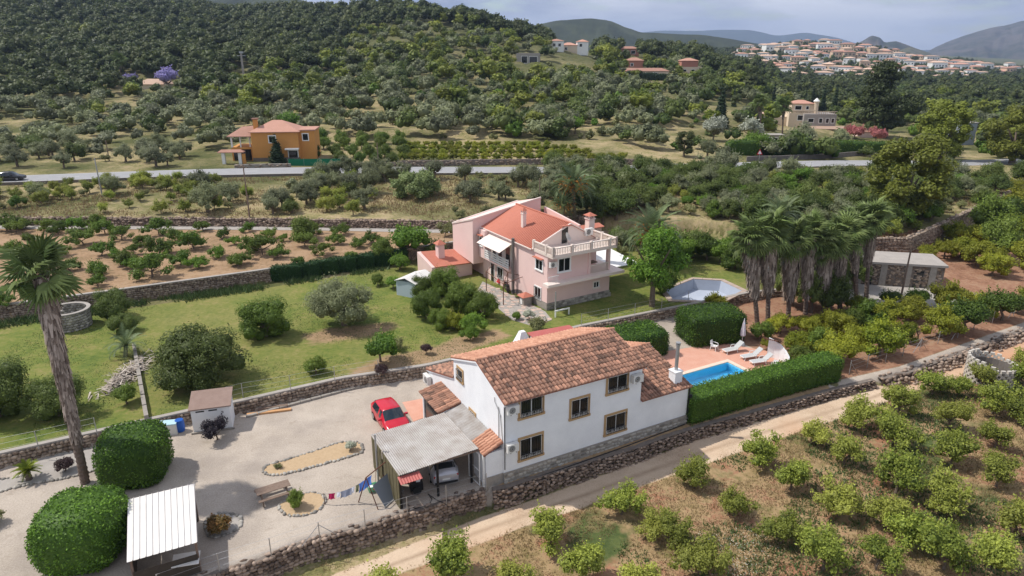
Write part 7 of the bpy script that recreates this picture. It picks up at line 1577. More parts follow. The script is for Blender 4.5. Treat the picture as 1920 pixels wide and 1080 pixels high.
def date_palm(px, py, tpx, tpy, rpx, label, nf=46, r0=.28, fruit=True, seed=1, z=None, group=None):
    b_ = at(px, py, z) if z is not None else G(px, py); H_, lx = hgt(b_, tpx, tpy); H_ = max(H_, .3); lean = (lx, 0); s0 = rpx/pxm(b_)/2.35
    P_ = empty('date_palm', tuple(b_), 0, label, 'palm', group); link('trunk', rough_trunk(H_+.1, r0*1.15, r0, lean, 'palmtrunk', seed), P_); r = random.Random(seed)
    for i in range(nf):
        az = i*2.39996+r.uniform(-.2, .2); el = radians(82-95*((i+.5)/nf)**.85)+r.uniform(-.08, .08); s = s0*r.uniform(.88, 1.08)
        link('frond', DATEM[min(3, int(4*i/nf)+r.randrange(2))], P_, (lean[0], lean[1], H_), (r.uniform(-.25, .25), -el, az), (s, s, s))
    if fruit:
        rn = np.random.default_rng(seed); 
        for k in range(5):
            a = 2*pi*k/5+.4; v, f = leaf_quads(rn.normal(0, .22, (90, 3))*[1, 1, 1.3], rn.normal(0, 1, (90, 3)), .12, rn)
            link('fruit_cluster', np_mesh('fruit_cluster', v, f, LM['orangefruit'], {'rnd': ('FLOAT', np.repeat(rn.random(90), 4))}), P_, (lean[0]+cos(a)*.8*s0, sin(a)*.8*s0, H_-.05), (0, 0, 0), (s0*1.5, s0*1.5, s0*1.4))
    return P_
date_palm(1078, 425, 1074, 348, 50, 'tall date palm with orange fruit rising behind the pink villa', seed=3, r0=.22)
date_palm(1060, 430, 1055, 388, 34, 'short date palm with orange fruit behind the villa parapet', seed=4, nf=34)
date_palm(1222, 500, 1222, 438, 58, 'spreading date palm beside the pink villa arcade', seed=5, nf=54)
date_palm(1465, 470, 1465, 402, 40, 'date palm standing behind the fan palm cluster', seed=6, nf=40, fruit=False)
date_palm(235, 668, 236, 648, 34, 'small feathery palm at the top of the dividing wall', seed=7, nf=26, fruit=False, z=.9, r0=.15)
g = at(55, 900, 0); o = empty('sago_palm', tuple(g), 0, 'small yellow green sago palm in the long border', 'palm'); link('trunk', rough_trunk(.75, .2, .16, (0, 0), 'palmtrunk', 2, rings=6), o)
for i in range(26):
    r_ = random.Random(i); link('frond', CYCM[i % 3], o, (0, 0, .68), (0, -radians(70-75*(i/26)), i*2.4), (.85, .85, .85))
# ------------------------------------------------------------------ scattered vegetation of slopes and fields
EXCL = []        # (x, y, r) places kept free
def excl_px(px, py, r): g = G(px, py); EXCL.append((g[0], g[1], r))
for px, py, r in [(505, 296, 13), (440, 302, 8), (1500, 238, 12), (1545, 250, 9), (990, 122, 9), (1048, 102, 8), (1080, 102, 14), (1182, 108, 10), (1190, 128, 8), (1215, 145, 12), (1290, 140, 9), (1690, 278, 9), (1805, 262, 10), (290, 170, 12), (1625, 265, 9), (1450, 275, 7), (1150, 280, 7), (1300, 262, 8), (1200, 290, 8), (1860, 177, 12), (1868, 198, 12), (1700, 240, 8)]: excl_px(px, py, r)
CONEX = [(1335, 245, 14), (1403, 247, 14), (1602, 252, 14), (1640, 258, 14), (318, 152, 12), (245, 150, 8), (505, 270, 60), (1510, 215, 42), (990, 112, 22), (1075, 90, 34), (1180, 98, 12), (1190, 122, 9), (1218, 138, 16), (1290, 130, 12), (1690, 262, 22), (1808, 255, 18), (456, 130, 12), (290, 158, 10), (1545, 225, 18), (778, 350, 60), (1350, 195, 20)]
def scatter(n_try, x0, x1, y0, y1, spacing, dens, seed):
    r = np.random.default_rng(seed); nx_ = int((x1-x0)/spacing); ny_ = int((y1-y0)/spacing)
    gx_, gy_ = np.meshgrid(np.arange(nx_), np.arange(ny_)); x = x0+(gx_+r.uniform(.05, .95, gx_.shape))*spacing; y = y0+(gy_+r.uniform(.05, .95, gx_.shape))*spacing
    x, y = x.ravel(), y.ravel(); d = dens(x, y); k = r.random(len(x)) < d; return x[k], y[k]
def pxof(x, y): return 960+1280*1.05*x/y
def rowof(x, y, z):
    cy = y*cos(PITCH)-(z-CAMH)*sin(PITCH); u = x/cy; v = ((z-CAMH)*cos(PITCH)+y*sin(PITCH))/cy; return 960+u*FPX, 540-v*FPX
RECS = []       # kind, x, y, z, scale, zone phrase
def zone_phrase(px, py, y):
    if y < 126:
        return ('in the scrub below the main road, left part' if px < 500 else 'in the scrub below the main road, middle part' if px < 1000 else 'on the wooded terraces below the main road, right part')
    if y < 172: return ('at the roadside across from the scrub, left part' if px < 430 else 'just across the main road near the orange house' if px < 900 else 'just across the main road, right part')
    if y < 300: return ('on the terraces left of the orange house' if px < 430 else 'on the slope above the yellow green orchard' if px < 1200 else 'in the woods round the cream villa')
    if y < 520: return ('on the lower edge of the left forest' if px < 600 else 'on the upper slope below the ridge' if px < 1250 else 'in the valley woods before the hill town')
    return ('in the high forest on the left hill' if px < 700 else 'on the ridge' if px < 1250 else 'among the trees round the hill town')
def addz(kindmix, x, y, smin, smax, seed):
    r = np.random.default_rng(seed); z = gz(x, y); ks = list(kindmix); p = np.array([kindmix[k] for k in ks], float)
    nz = fbm(x*.02, y*.02, 3, 9); c = np.cumsum(p/p.sum()); q = np.clip(r.random(len(x))*.75+nz*.5-.12, 0, .999); idx = np.searchsorted(c, q)
    px, py = rowof(x, y, z)
    for i in range(len(x)):
        if not (-130 < px[i] < 2060): continue
        if any((x[i]-a)**2+(y[i]-b_)**2 < rr*rr for a, b_, rr in EXCL): continue
        if abs(y[i]-float(road_y(x[i]))) < 5.2: continue
        s = r.uniform(smin, smax); k = ks[min(idx[i], len(ks)-1)]
        rp = s*2.2/y[i]*1280
        if any(abs(px[i]-a) < b2+rp*.6 and -4 < py[i]-b_ < b2*1.0+rp*1.3 for a, b_, b2 in CONEX): continue
        RECS.append((k, x[i], y[i], z[i], s, zone_phrase(px[i], py[i], y[i])))
# scrub between the lane and the main road
def d1(x, y):
    px = pxof(x, y); yn, yr_ = ly(LN, x), road_y(x); t = (y-yn)/np.maximum(yr_-yn, 1)
    d = np.where(px < 1060, np.where(px < 480, .85, np.where(px < 740, .95, .6)), 1.0); d = np.where((px > 850) & (px < 1000), .55, d)
    gap = fbm(x*.09, y*.16, 3, 21); d = d*np.where(gap < .45, np.where(px < 1060, .45, .8), 1.15)
    d = np.where((px < 1060) & (t < .3), d*.35, d); return np.where((y > yn+1.5) & (y < yr_-5.5) & (np.abs(x/y) < .95), d, 0)
x, y = scatter(0, -100, 112, 84, 128, 2.5, d1, 41); pq = pxof(x, y); L_m = pq < 1060; L_0 = pq < 470; L_1 = (pq >= 470) & (pq < 1060)
addz({'scrub': 2, 'olive': .3, 'lemon': 4, 'green': .8}, x[L_0], y[L_0], .7, 1.15, 42)
addz({'scrub': 4, 'olive': 4, 'lemon': 2, 'carob': 1}, x[L_1], y[L_1], .7, 1.3, 142)
addz({'olive': 4, 'carob': 3, 'scrub': 2.2, 'lemon': 1.6, 'green': 1.2, 'orange': 1.5}, x[~L_m], y[~L_m], .8, 1.35, 43)
# behind the pink villa and the right middle (level gardens)
def d1b(x, y):
    px = pxof(x, y); return np.where((px > 1120) & (px < 1640) & (y > 82) & (y < ly(LN, x)+1.5), .8, 0)
x, y = scatter(0, 10, 60, 78, 92, 2.7, d1b, 44); addz({'orange': 3, 'carob': 2, 'green': 2, 'scrub': 1, 'olive': 2}, x, y, .8, 1.2, 45)
# beyond the road
def d2(x, y):
    px = pxof(x, y); n = fbm(x*.022, y*.035, 3, 51); d = np.where(px < 420, .5, np.where(px < 1160, .96, np.where(px < 1380, .45, .98)))
    d = np.where((px > 420) & (px < 1170) & (y < 160), 0, d); d = np.where((px > 1160) & (px < 1400) & (y > 185), .85, d)
    d = d*np.where(n < .42, .35, 1.1); d = np.where((px < 420) & (y > 185), .95*np.where(n < .38, .5, 1), d)
    d = np.where((px > 1240) & (px < 1480) & (y > 225) & (y < 265), .12, d)
    return np.where((y > road_y(x)+6), d, 0)
x, y = scatter(0, -210, 190, 128, 300, 4.6, d2, 52); pxs = pxof(x, y)
mf = (pxs < 420) & (y > 232+12*np.sin(x*.05)); addz({'pine': 8, 'carob': 1}, x[mf], y[mf], 1.0, 1.7, 153); m1 = (pxs < 420) & ~mf; addz({'olive': 7, 'carob': 1.3, 'scrub': 1.5, 'brightpine': .6}, x[m1], y[m1], .8, 1.5, 53)
m2 = (pxs >= 420) & (pxs < 1250); addz({'olive': 5, 'carob': 2, 'scrub': 2, 'green': .6, 'brightpine': 1.8, 'orange': 1}, x[m2], y[m2], .8, 1.8, 54)
m3 = pxs >= 1250; addz({'olive': 3, 'carob': 3, 'green': 1.2, 'pine': .8, 'brightpine': 1.2, 'scrub': 1, 'orange': 1}, x[m3], y[m3], .8, 1.8, 55)
def d3(x, y):
    px = pxof(x, y); n = fbm(x*.014, y*.02, 3, 61); return np.where((px > 560) & (px < 1260), np.where(n < .46, .42, .98), .97)
x, y = scatter(0, -330, 300, 300, 420, 4.7, d3, 62); pxs = pxof(x, y)
m1 = pxs < 640; addz({'pine': 8, 'carob': .8, 'brightpine': .6}, x[m1], y[m1], 1.1, 2.0, 63)
m2 = (pxs >= 640) & (pxs < 1320); addz({'olive': 4, 'carob': 1.5, 'scrub': 1.8, 'brightpine': 2.2, 'pine': 1}, x[m2], y[m2], .9, 1.9, 64)
m3 = pxs >= 1320; addz({'olive': 2, 'carob': 4, 'pine': 3, 'brightpine': 1.2, 'scrub': .7}, x[m3], y[m3], 1.0, 1.9, 65)
x, y = scatter(0, -560, 520, 420, 760, 6.4, lambda x, y: np.full_like(x, .98), 72); pxs = pxof(x, y)
m1 = pxs < 1330; addz({'pine': 9, 'carob': 1.0, 'brightpine': 1}, x[m1], y[m1], 1.3, 2.2, 73)
m3 = pxs >= 1330; addz({'olive': 2, 'carob': 4, 'pine': 3}, x[m3], y[m3], 1.2, 2.0, 74)
x, y = scatter(0, -200, 1250, 760, 1750, 11, lambda x, y: np.where((pxof(x, y) > 1130), np.where((pxof(x, y) > 1385) & (pxof(x, y) < 1760) & (y > 850), .45, .9), 0), 82)
addz({'pine': 3, 'carob': 4}, x, y, 1.3, 2.0, 83)
# drop what the hills hide
if 1:
    A = np.array([(r_[1], r_[2], r_[3], r_[4]) for r_ in RECS]); top = (A[:, 2]+5*A[:, 3]-CAMH)/A[:, 1]; vis = np.ones(len(A), bool)
    for f in np.linspace(.12, .97, 40):
        yy_ = A[:, 1]*f; ok = yy_ > 128; sl = np.where(ok, (gz(A[:, 0]*f, np.maximum(yy_, 128))+1.0-CAMH)/yy_, -9); vis &= ~(sl > top)
    RECS = [r_ for r_, v in zip(RECS, vis) if v]
LMK = [(38, 330, 'the black car on the road'), (140, 290, 'the left edge road bend'), (505, 265, 'the orange house'), (640, 290, 'the green netting'), (780, 350, 'the cane thicket'), (780, 285, 'the yellow orchard left end'), (1120, 290, 'the yellow orchard right end'), (1075, 360, 'the tall date palm'), (1500, 220, 'the cream villa'), (1337, 245, 'the white oleander'), (1350, 200, 'the broadest cypress'), (300, 160, 'the hidden bungalow'), (456, 130, 'the electricity pole'), (990, 115, 'the concrete cube house'), (1065, 90, 'the white hilltop houses'), (1190, 110, 'the orange hill houses'), (1290, 132, 'the cream hill house'), (1690, 345, 'the biggest sunny pine'), (1658, 195, 'the huge dark pine'), (1805, 255, 'the blue grey building'), (1855, 185, 'the far farm houses'), (1447, 300, 'the warning sign'), (192, 340, 'the slender grey pole'), (468, 380, 'the leaning wooden pole'), (711, 310, 'the roadside utility pole'), (1245, 380, 'the lower date palm'), (1520, 100, 'the hill town'), (850, 130, 'the dry slope terraces'), (700, 50, 'the ridge'), (150, 60, 'the left hill forest')]
ORD3 = [''] + ['second', 'third', 'fourth', 'fifth', 'sixth', 'seventh', 'eighth', 'ninth', 'tenth', 'eleventh', 'twelfth', 'thirteenth', 'fourteenth', 'fifteenth', 'sixteenth', 'seventeenth', 'eighteenth', 'nineteenth', 'twentieth']
LCNT = {}
def mk_label(k, s_, x_, y_, z_):
    px, py = rowof(x_, y_, z_+1.5); px, py = float(px), float(py); d = [((px-a)**2+(2*(py-b_))**2, c, a, b_) for a, b_, c in LMK]; dd, c, a, b_ = min(d)
    dx, dy = px-a, (py-b_)*2; dr = ('right of' if dx > 0 else 'left of') if abs(dx) > abs(dy) else ('in front of' if dy > 0 else 'behind')
    big = 'large' if s_ > 1.35 else 'small' if s_ < 1.0 else 'medium'; key = (k, big, dr, c); LCNT.setdefault(key, []).append(dd); return key, dd
GN = {'olive': 'olive tree', 'carob': 'dark evergreen tree', 'pine': 'pine tree', 'brightpine': 'sunlit pine tree', 'scrub': 'grey green shrub', 'green': 'bright green bush', 'lemon': 'yellow green bushy tree', 'orange': 'deep green round tree'}
CT = {'scrub': 'shrub', 'green': 'bush'}
byk = {}; LAB = []
for r_ in RECS: byk.setdefault(r_[0], []).append(r_)
for k, lst in byk.items():
    lst.sort(key=lambda q: -q[4]/q[2]); fm = far_meshes(k); have = sum(1 for o in bpy.data.objects if o.type == 'EMPTY' and o.name.split('.')[0] == KINDS[k]['obj']); cap_ = max(0, 296-have)
    if k in ('brightpine', 'pine'): cap_ = 90 if k == 'brightpine' else 190
    for j, (kk, x_, y_, z_, s_, ph) in enumerate(lst[:cap_]):
        if y_ < 150: o = plant(k, x_, y_, s_*(.95 if k in ('lemon', 'green', 'orange') else .8), None, CT.get(k, 'tree'), None, z=z_)
        else:
            me = fm[int(rng.integers(len(fm)))][3]; o = link(KINDS[k]['obj'], me, None, (x_, y_, z_-.1), (0, 0, rng.uniform(0, 6.28)), (s_, s_, s_*rng.uniform(.85, 1.15))); o['category'] = CT.get(k, 'tree')
        LAB.append((o, k)+mk_label(k, s_, x_, y_, z_))
    rest = lst[cap_:]
    if rest:
        Vs, Ts, Rs, Tn = [], [], [], []; nb_ = 0
        for j, (V, T, R, me) in enumerate(fm):
            sub = rest[j::len(fm)]
            if not sub: continue
            P = np.array([(q[1], q[2], q[3]-.1) for q in sub]); S = np.array([q[4] for q in sub]); a = rng.uniform(0, 6.28, len(sub)); c, s_ = np.cos(a), np.sin(a)
            X = (V[None, :, 0]*c[:, None]-V[None, :, 1]*s_[:, None])*S[:, None]+P[:, 0:1]; Y_ = (V[None, :, 0]*s_[:, None]+V[None, :, 1]*c[:, None])*S[:, None]+P[:, 1:2]; Z_ = V[None, :, 2]*(S*rng.uniform(.85, 1.2, len(S)))[:, None]+P[:, 2:3]
            Vs.append(np.stack([X, Y_, Z_], -1).reshape(-1, 3)); Ts.append((T[None]+(np.arange(len(sub))*len(V))[:, None, None]).reshape(-1, 3)+nb_); nb_ += len(V)*len(sub); Rs.append(np.tile(R, len(sub))); Tn.append(np.repeat(rng.random(len(sub)), len(V)))
        nm = {'pine': 'pine_forest', 'olive': 'olive_groves', 'carob': 'evergreen_wood', 'scrub': 'scrub_cover', 'brightpine': 'bright_pine_wood', 'green': 'bright_bushes', 'lemon': 'yellow_green_bushes', 'orange': 'deep_green_trees'}[k]
        print(nm, len(rest), sum(len(t) for t in Ts))
        o = link(nm, np_mesh(nm, np.vstack(Vs), np.vstack(Ts), KINDS[k]['leaf'], {'rnd': ('FLOAT', np.concatenate(Rs)), 'tint': ('FLOAT', np.concatenate(Tn))})); tag(o, 'distant mass of %ss covering the slopes and valley' % GN[k], 'woodland', kind='stuff')
for v in LCNT.values(): v.sort()
for o, k, key, dd in LAB:
    n_ = LCNT[key].index(dd); kk, big, dr, c = key
    o['label'] = ('%s %s %s %s, %s nearest' % (big, GN[k], dr, c, ORD3[n_]) if n_ < len(ORD3) else '%s %s %s %s, farther one' % (big, GN[k], dr, c)).replace(',  nearest', ', nearest'); o['group'] = '%ss %s %s' % (GN[k], dr, c)
print('recs', len(RECS), {k: len(v) for k, v in byk.items()})
# ------------------------------------------------------------------ ground cover close by: dry grass, weeds, daisies
def tufts(name, n, mask, h, leaf, label, cat, seed, w=.03, per=5, spread=.12, area=(-32, 62, 20, 75), flat=0):
    r = np.random.default_rng(seed); x = r.uniform(area[0], area[1], n*6); y = r.uniform(area[2], area[3], n*6); k = mask(x, y, r); x, y = x[k][:n], y[k][:n]
    m = len(x)
    if m == 0: return
    z = gz(x, y); x = np.repeat(x, per)+r.normal(0, spread, m*per); y = np.repeat(y, per)+r.normal(0, spread, m*per); z = np.repeat(z, per); a = r.uniform(0, 6.28, m*per); hh = h*r.uniform(.4, 1.3, m*per); lx = r.normal(0, .45, m*per)*hh; lyy = r.normal(0, .45, m*per)*hh
    W_ = w*r.uniform(.6, 1.6, m*per); P = np.stack([x, y, z-.02], 1); dx = np.stack([np.cos(a)*W_, np.sin(a)*W_, 0*a], 1)
    if flat: V = np.stack([P-dx+[0, 0, h*.8], P+np.stack([-np.sin(a)*W_, np.cos(a)*W_, 0*a], 1)+[0, 0, h*.8], P+dx+[0, 0, h*.8]], 1).reshape(-1, 3)
    else: V = np.stack([P-dx, P+dx, P+np.stack([lx, lyy, hh], 1)], 1).reshape(-1, 3)
    tag(link(name, np_mesh(name, V, np.arange(3*m*per).reshape(-1, 3), LM[leaf], {'rnd': ('FLOAT', np.repeat(r.random(m*per), 3))})), label, cat, kind='stuff')
def fieldmask(lo, hi, sc, k):
    def f(x, y, r):
        n = fbm(x*sc, y*sc, 3, k); t = ly(TKL, x)-y; px = 960+1280*x/(y*.944+CAMH*.328+.4); return (t > .15) & (n > lo) & (n < hi) & (np.abs(px-960) < 1060)
    return f
tufts('dry_grass', 26000, fieldmask(.0, .56, .35, 5), .16, 'dry', 'dry straw coloured grass covering the foreground grove', 'grass', 1, w=.022, per=5, spread=.16)
tufts('weeds', 12000, fieldmask(.53, 1.0, .22, 31), .2, 'weed', 'patches of green weeds between the lemon trees', 'weeds', 2, w=.045, per=6, spread=.14)
dz = [at(1330, 1040, -1.25), at(1110, 925, -1.25), at(1405, 1030, -1.25), at(1560, 1040, -1.25), at(1380, 1075, -1.25)]
tufts('daisies', 420, lambda x, y, r: (ly(TKL, x)-y > .3) & (np.min([np.hypot(x-g_[0], (y-g_[1])) for g_ in dz], 0)+r.normal(0, .6, len(x)) < 1.2), .2, 'daisy', 'drift of white daisies between the lemon trees', 'flowers', 3, w=.03, per=2, spread=.3, flat=1, area=(2, 16, 24, 34))
edge = lambda x, y, r: (np.abs(x) < 75) & (((y > ly(TKL, x)-.4) & (y < ly(TKL, x)+.25)) | ((y > ly(TKU, x)-.1) & (y < ly(LR, x)-.1)))
tufts('verge_grass', 9000, edge, .17, 'dry', 'dry grass and weeds along both verges of the dirt track', 'grass', 4, w=.02, per=4, area=(-25, 70, 22, 75))
tufts('wall_weeds', 9000, lambda x, y, r: (y > ly(LO, x)-2.6) & (y < ly(LO, x)-.5) & (fbm(x*.3, y*.3, 3, 8) > .42), .55, 'weed', 'band of tall weeds along the foot of the wall behind the lawn', 'weeds', 5, w=.05, per=5, area=(-62, 8, 50, 92), spread=.3)
tufts('lawn_tufts', 9000, lambda x, y, r: (y > ly(LL, x)+.6) & (y < ly(LO, x)-2.5) & (fbm(x*.25, y*.25, 3, 14) > .47) & ~inpoly(x, y, [POOL2C+(np.array(p)-POOL2C)*1.2 for p in P2]), .09, 'weed', 'longer tufts of grass in the green lawn', 'grass', 6, w=.03, per=5, area=(-45, 24, 40, 85), spread=.25)
tufts('scrub_grass', 12000, lambda x, y, r: (y > ly(LN, x)+.5) & (y < road_y(x)-4.5) & (fbm(x*.12, y*.2, 3, 17) > .45), .32, 'dry', 'tall dry grass on the scrubland below the main road', 'grass', 7, w=.06, per=4, area=(-90, 100, 84, 125), spread=.4)
# ------------------------------------------------------------------ houses across the road and on the hill
def block(mb, x0, x1, y0, y1, z0, z1): mb.box((x0, y0, z0), (x1, y1, z1))
def hip(mb, x0, x1, y0, y1, z, h, o=.35):
    x0 -= o; x1 += o; y0 -= o; y1 += o; d = min(x1-x0, y1-y0)/2
    if x1-x0 >= y1-y0: r0, r1 = (x0+d*.9, (y0+y1)/2, z+h), (x1-d*.9, (y0+y1)/2, z+h)
    else: r0, r1 = ((x0+x1)/2, y0+d*.9, z+h), ((x0+x1)/2, y1-d*.9, z+h)
    v = [(x0, y0, z), (x1, y0, z), (x1, y1, z), (x0, y1, z), r0, r1, (x0, y0, z-.12), (x1, y0, z-.12), (x1, y1, z-.12), (x0, y1, z-.12)]
    f = [(0, 1, 5, 4), (1, 2, 5), (2, 3, 4, 5), (3, 0, 4)] if x1-x0 >= y1-y0 else [(0, 1, 4), (1, 2, 5, 4), (2, 3, 5), (3, 0, 4, 5)]
    mb.add(v, f+[(6, 9, 8, 7), (0, 6, 7, 1), (1, 7, 8, 2), (2, 8, 9, 3), (3, 9, 6, 0)])
def house(name, label, px, py, rz, blocks, wins=(), cat='house', group=None, loc=None):
    """blocks: (x0,x1,y0,y1,z0,z1,wallmat,roofmat or None,roofh)  wins: (x0,x1,z0,z1,y[,side])"""
    g = G(px, py) if loc is None else loc; o = empty(name, tuple(g), rz, label, cat, group)
    for i, (x0, x1, y0, y1, z0, z1, wm, rm, rh) in enumerate(blocks):
        mb = MB(); block(mb, x0, x1, y0, y1, z0, z1); mb.build('wall', M[wm], o)
        if rm:
            mb = MB(); hip(mb, x0, x1, y0, y1, z1+.13, rh) if rh > .3 else mb.box((x0-.2, y0-.2, z1+.002), (x1+.2, y1+.2, z1+.002+rh)); mb.build('roof', M[rm], o)
    for w in wins:
        x0, x1, z0, z1, y = w[:5]; e_ = bpy.data.objects.new('window', None); COL.objects.link(e_); e_.parent = o
        mb = MB(); mb.box((x0-.18, y-.05, z0-.18), (x1+.18, y-.003, z0)); mb.box((x0-.18, y-.05, z1), (x1+.18, y-.003, z1+.18)); mb.box((x0-.18, y-.05, z0), (x0, y-.003, z1)); mb.box((x1, y-.05, z0), (x1+.18, y-.003, z1)); mb.build('frame', M['whiteplain'], e_)
        mb = MB(); mb.box((x0, y-.03, z0), (x1, y-.004, z1)); mb.build('pane', M['glass'], e_)
    return o
M['cream_w'] = mat('cream_render', (.70, .58, .44), .85, noise=(.5, 4), col2=(.64, .53, .41)); M['peach'] = mat('peach_render', (.72, .45, .30), .85); M['greyw'] = mat('grey_render', (.40, .37, .35), .9, noise=(.4, 5), col2=(.33, .31, .30)); M['brick'] = mat('red_orange_render', (.42, .19, .14), .9); M['tilefar'] = mat('faded_red_tile', (.46, .25, .19), .9, noise=(.6, 4), col2=(.40, .22, .16), objrnd=.25); M['tilebeige'] = mat('pale_beige_tile', (.52, .36, .27), .9, objrnd=.25); M['bluegrey'] = mat('blue_grey_sheet', (.32, .36, .42), .7)
OH = house('orange_house', 'two storey orange house with red hip roof beside the main road', 476, 303, radians(7), [(0, 9, 0, 8, -.5, 5.6, 'orange', 'tilefar', 1.9), (9, 12, 1.2, 7.5, -.5, 5.7, 'orange', 'tilefar', .25), (-4.2, -.02, 1.0, 7, -.5, 2.7, 'orange', None, 0), (-4.2, -3.9, 1.0, 1.3, 2.7, 5.0, 'whiteplain', None, 0)],
           [(3.4, 4.6, 3.7, 4.9, 0), (6.9, 8.6, .6, 2.0, 0), (9.7, 10.7, 3.9, 5.1, 1.2)])
mb = MB(); mb.slab([(-4.7, .4, 4.9), (.1, .1, 4.9), (.1, 4, 6.6), (-2.4, 4, 6.4)], .12); mb.slab([(-4.7, .4, 4.9), (-2.4, 4, 6.4), (-2.4, 6, 6.4), (-4.9, 7.5, 4.9)][::1], .12); mb.build('porch_roof', M['tilefar'], OH)
for x_ in (-4.0, -2.4, -.6):
    mb = MB(); mb.tube((x_, 1.2, 2.7), (x_, 1.2, 4.9), .14, n=8); mb.build('column', M['whiteplain'], OH)
mb = MB(); mb.box((-3.9, .96, .1), (-.5, .995, 2.3)); mb.build('porch_shade_panel', M['glass'], OH)  # dark panel on the flat wall stands in for the shaded porch opening
mb = MB(); mb.box((-.05, -.05, -.5), (9.05, -.003, .7)); mb.build('plinth', M['mortar'], OH); mb = MB(); mb.box((.3, 1.6, 6), (1.1, 2.4, 8.0)); mb.build('chimney', M['orange'], OH); mb = MB(); mb.box((6.4, -1.2, 2.3), (9.0, -.004, 2.55)); mb.build('canopy', M['whiteplain'], OH); mb = MB(); mb.box((.1, 1.4, 8.0), (1.3, 2.6, 8.2)); mb.build('chimney_cap', M['tilefar'], OH)
gt = empty('gateway', tuple(G(437, 307)), radians(6), 'white pillared gateway with small tiled roof left of the orange house', 'gate')
for x_ in (-1.6, 1.5):
    mb = MB(); mb.box((x_-.3, -.3, -.3), (x_+.3, .3, 2.2)); mb.build('pillar', M['whiteplain'], gt)
mb = MB(); hip(mb, -2.3, 2.2, -.5, .5, 2.3, .45, .2); mb.build('roof', M['tilefar'], gt)
mb = MB(); mb.box((1.9, -.2, -.3), (2.5, .2, 1.9)); mb.build('side_wall', M['orange'], gt)
g = G(600, 311); o = empty('netting_fence', tuple(g), radians(3), 'green netting screen along the garden wall right of the orange house', 'fence'); mb = MB(); mb.box((-6, -.03, .0), (6, .03, 1.35)); mb.build('netting', M['netgreen'], o)
for k in range(5):
    mb = MB(); mb.tube((-6+k*3, 0, 0), (-6+k*3, 0, 1.5), .04, n=6); mb.build('post', M['steel'], o)
# walls behind the main road
def roadwall(name, label, pa, pb, h, m, n=12, th=.4, stones=False):
    a, b_ = G(*pa), G(*pb); o = empty(name, tuple(a), 0, label, 'wall'); mb = MB()
    for k in range(n):
        p = a+(b_-a)*k/n; q = a+(b_-a)*(k+1)/n; z0, z1 = gzz(p[0], p[1]), gzz(q[0], q[1]); p, q = p-a, q-a; z0 -= a[2]; z1 -= a[2]
        mb.add([(p[0], p[1], z0-.6), (q[0], q[1], z1-.6), (q[0], q[1]+th, z1-.6), (p[0], p[1]+th, z0-.6), (p[0], p[1], z0+h), (q[0], q[1], z1+h), (q[0], q[1]+th, z1+h), (p[0], p[1]+th, z0+h)], [(0, 1, 5, 4), (4, 5, 6, 7), (2, 3, 7, 6), (3, 0, 4, 7), (1, 2, 6, 5)])
    mb.build('masonry', M[m], o)
    if stones:
        r = np.random.default_rng(len(label)); L_ = np.linalg.norm(b_-a); n_ = int(L_*h*5); t = r.uniform(0, 1, n_); P = a+(b_-a)*t[:, None]; zz = gz(P[:, 0], P[:, 1]); P[:, 2] = zz+r.uniform(.0, h, n_); P -= a; P[:, 1] -= .02
        V_, F_, R_ = stones_arrays(P, np.stack([r.uniform(.15, .32, n_), np.full(n_, .1), r.uniform(.1, .18, n_)], 1), np.full(n_, atan2(b_[1]-a[1], b_[0]-a[0])), r); tag(link('stones', np_mesh('stones', V_, F_, M['stone'], {'rnd': ('FLOAT', R_)}), o), kind='stuff')
    return o
roadwall('roadside_wall', 'long dark stone wall behind the main road under the yellow orchard', (745, 313), (1192, 309), 1.1, 'mortar', 24, stones=True)
roadwall('roadside_wall', 'stone wall of the garden trees right of the orange house', (640, 315), (742, 313), .9, 'mortar', 10, stones=True)
roadwall('roadside_wall', 'low pale stone wall in front of the orange house drive', (440, 316), (545, 314), .7, 'mortarlt', 8, stones=True)
roadwall('roadside_wall', 'dark retaining wall below the roadside hedge', (1400, 303), (1655, 296), 1.0, 'concrete_dark', 14)
g = G(1290, 300)
CV = house('cream_villa', 'cream and peach villa with roof terraces among cypresses', 1505, 239, radians(-6), [(0, 10.5, 0, 8, -2.5, 4.4, 'greyw', None, 0), (-4.5, 4.2, 1.5, 9, -1, 4.6, 'cream_w', None, 0), (-3.6, 3.6, 3, 9, 5.0, 7.5, 'cream_w', 'tilefar', 1.0), (-17, -9.5, 2, 8, 0, 4.2, 'cream_w', 'tilebeige', .12), (-9.5, -4.5, 4, 8, 0, 3.2, 'cream_w', None, 0)],
           [(5.0, 6.0, 1.6, 3.0, 0), (7.2, 8.1, 1.6, 3.0, 0), (9.0, 9.8, 1.6, 3.0, 0), (1.5, 3.2, 1.8, 2.9, 0), (-1.6, 0.2, 2.3, 3.8, 1.5), (-2.4, -.4, 5.6, 6.8, 3), (1.2, 2.0, 5.7, 6.7, 3)])
for x0, x1, y_, z_ in ((-4.5, 4.2, 1.5, 4.6), (4.2, 10.5, 0, 4.4)):
    mb = MB(); n = int((x1-x0)/.6)
    for k in range(n): mb.box((x0+k*.6, y_, z_), (x0+k*.6+.22, y_+.2, z_+.75))
    mb.box((x0, y_, z_+.75), (x1, y_+.22, z_+.95)); mb.build('balustrade', M['cream_w'], CV)
mb = MB(); mb.slab([(1, -4.5, .1), (11.5, -4.5, .0), (13.5, -.1, .6), (1, -.1, .6)], .25); mb.build('terrace_roof', M['tilebeige'], CV); mb = MB(); mb.box((9.6, -4.2, -7), (10.2, -3.6, 0)); mb.build('tall_pillar', M['greyw'], CV); mb = MB(); mb.tube((4.3, 3, 4.5), (4.3, 3, 8.4), .8, n=10); mb.build('turret', M['cream_w'], CV); mb = MB(); mb.tube((4.3, 3, 8.4), (4.3, 3, 9.5), 1.1, .05, n=10); mb.build('turret_roof', M['whiteplain'], CV)
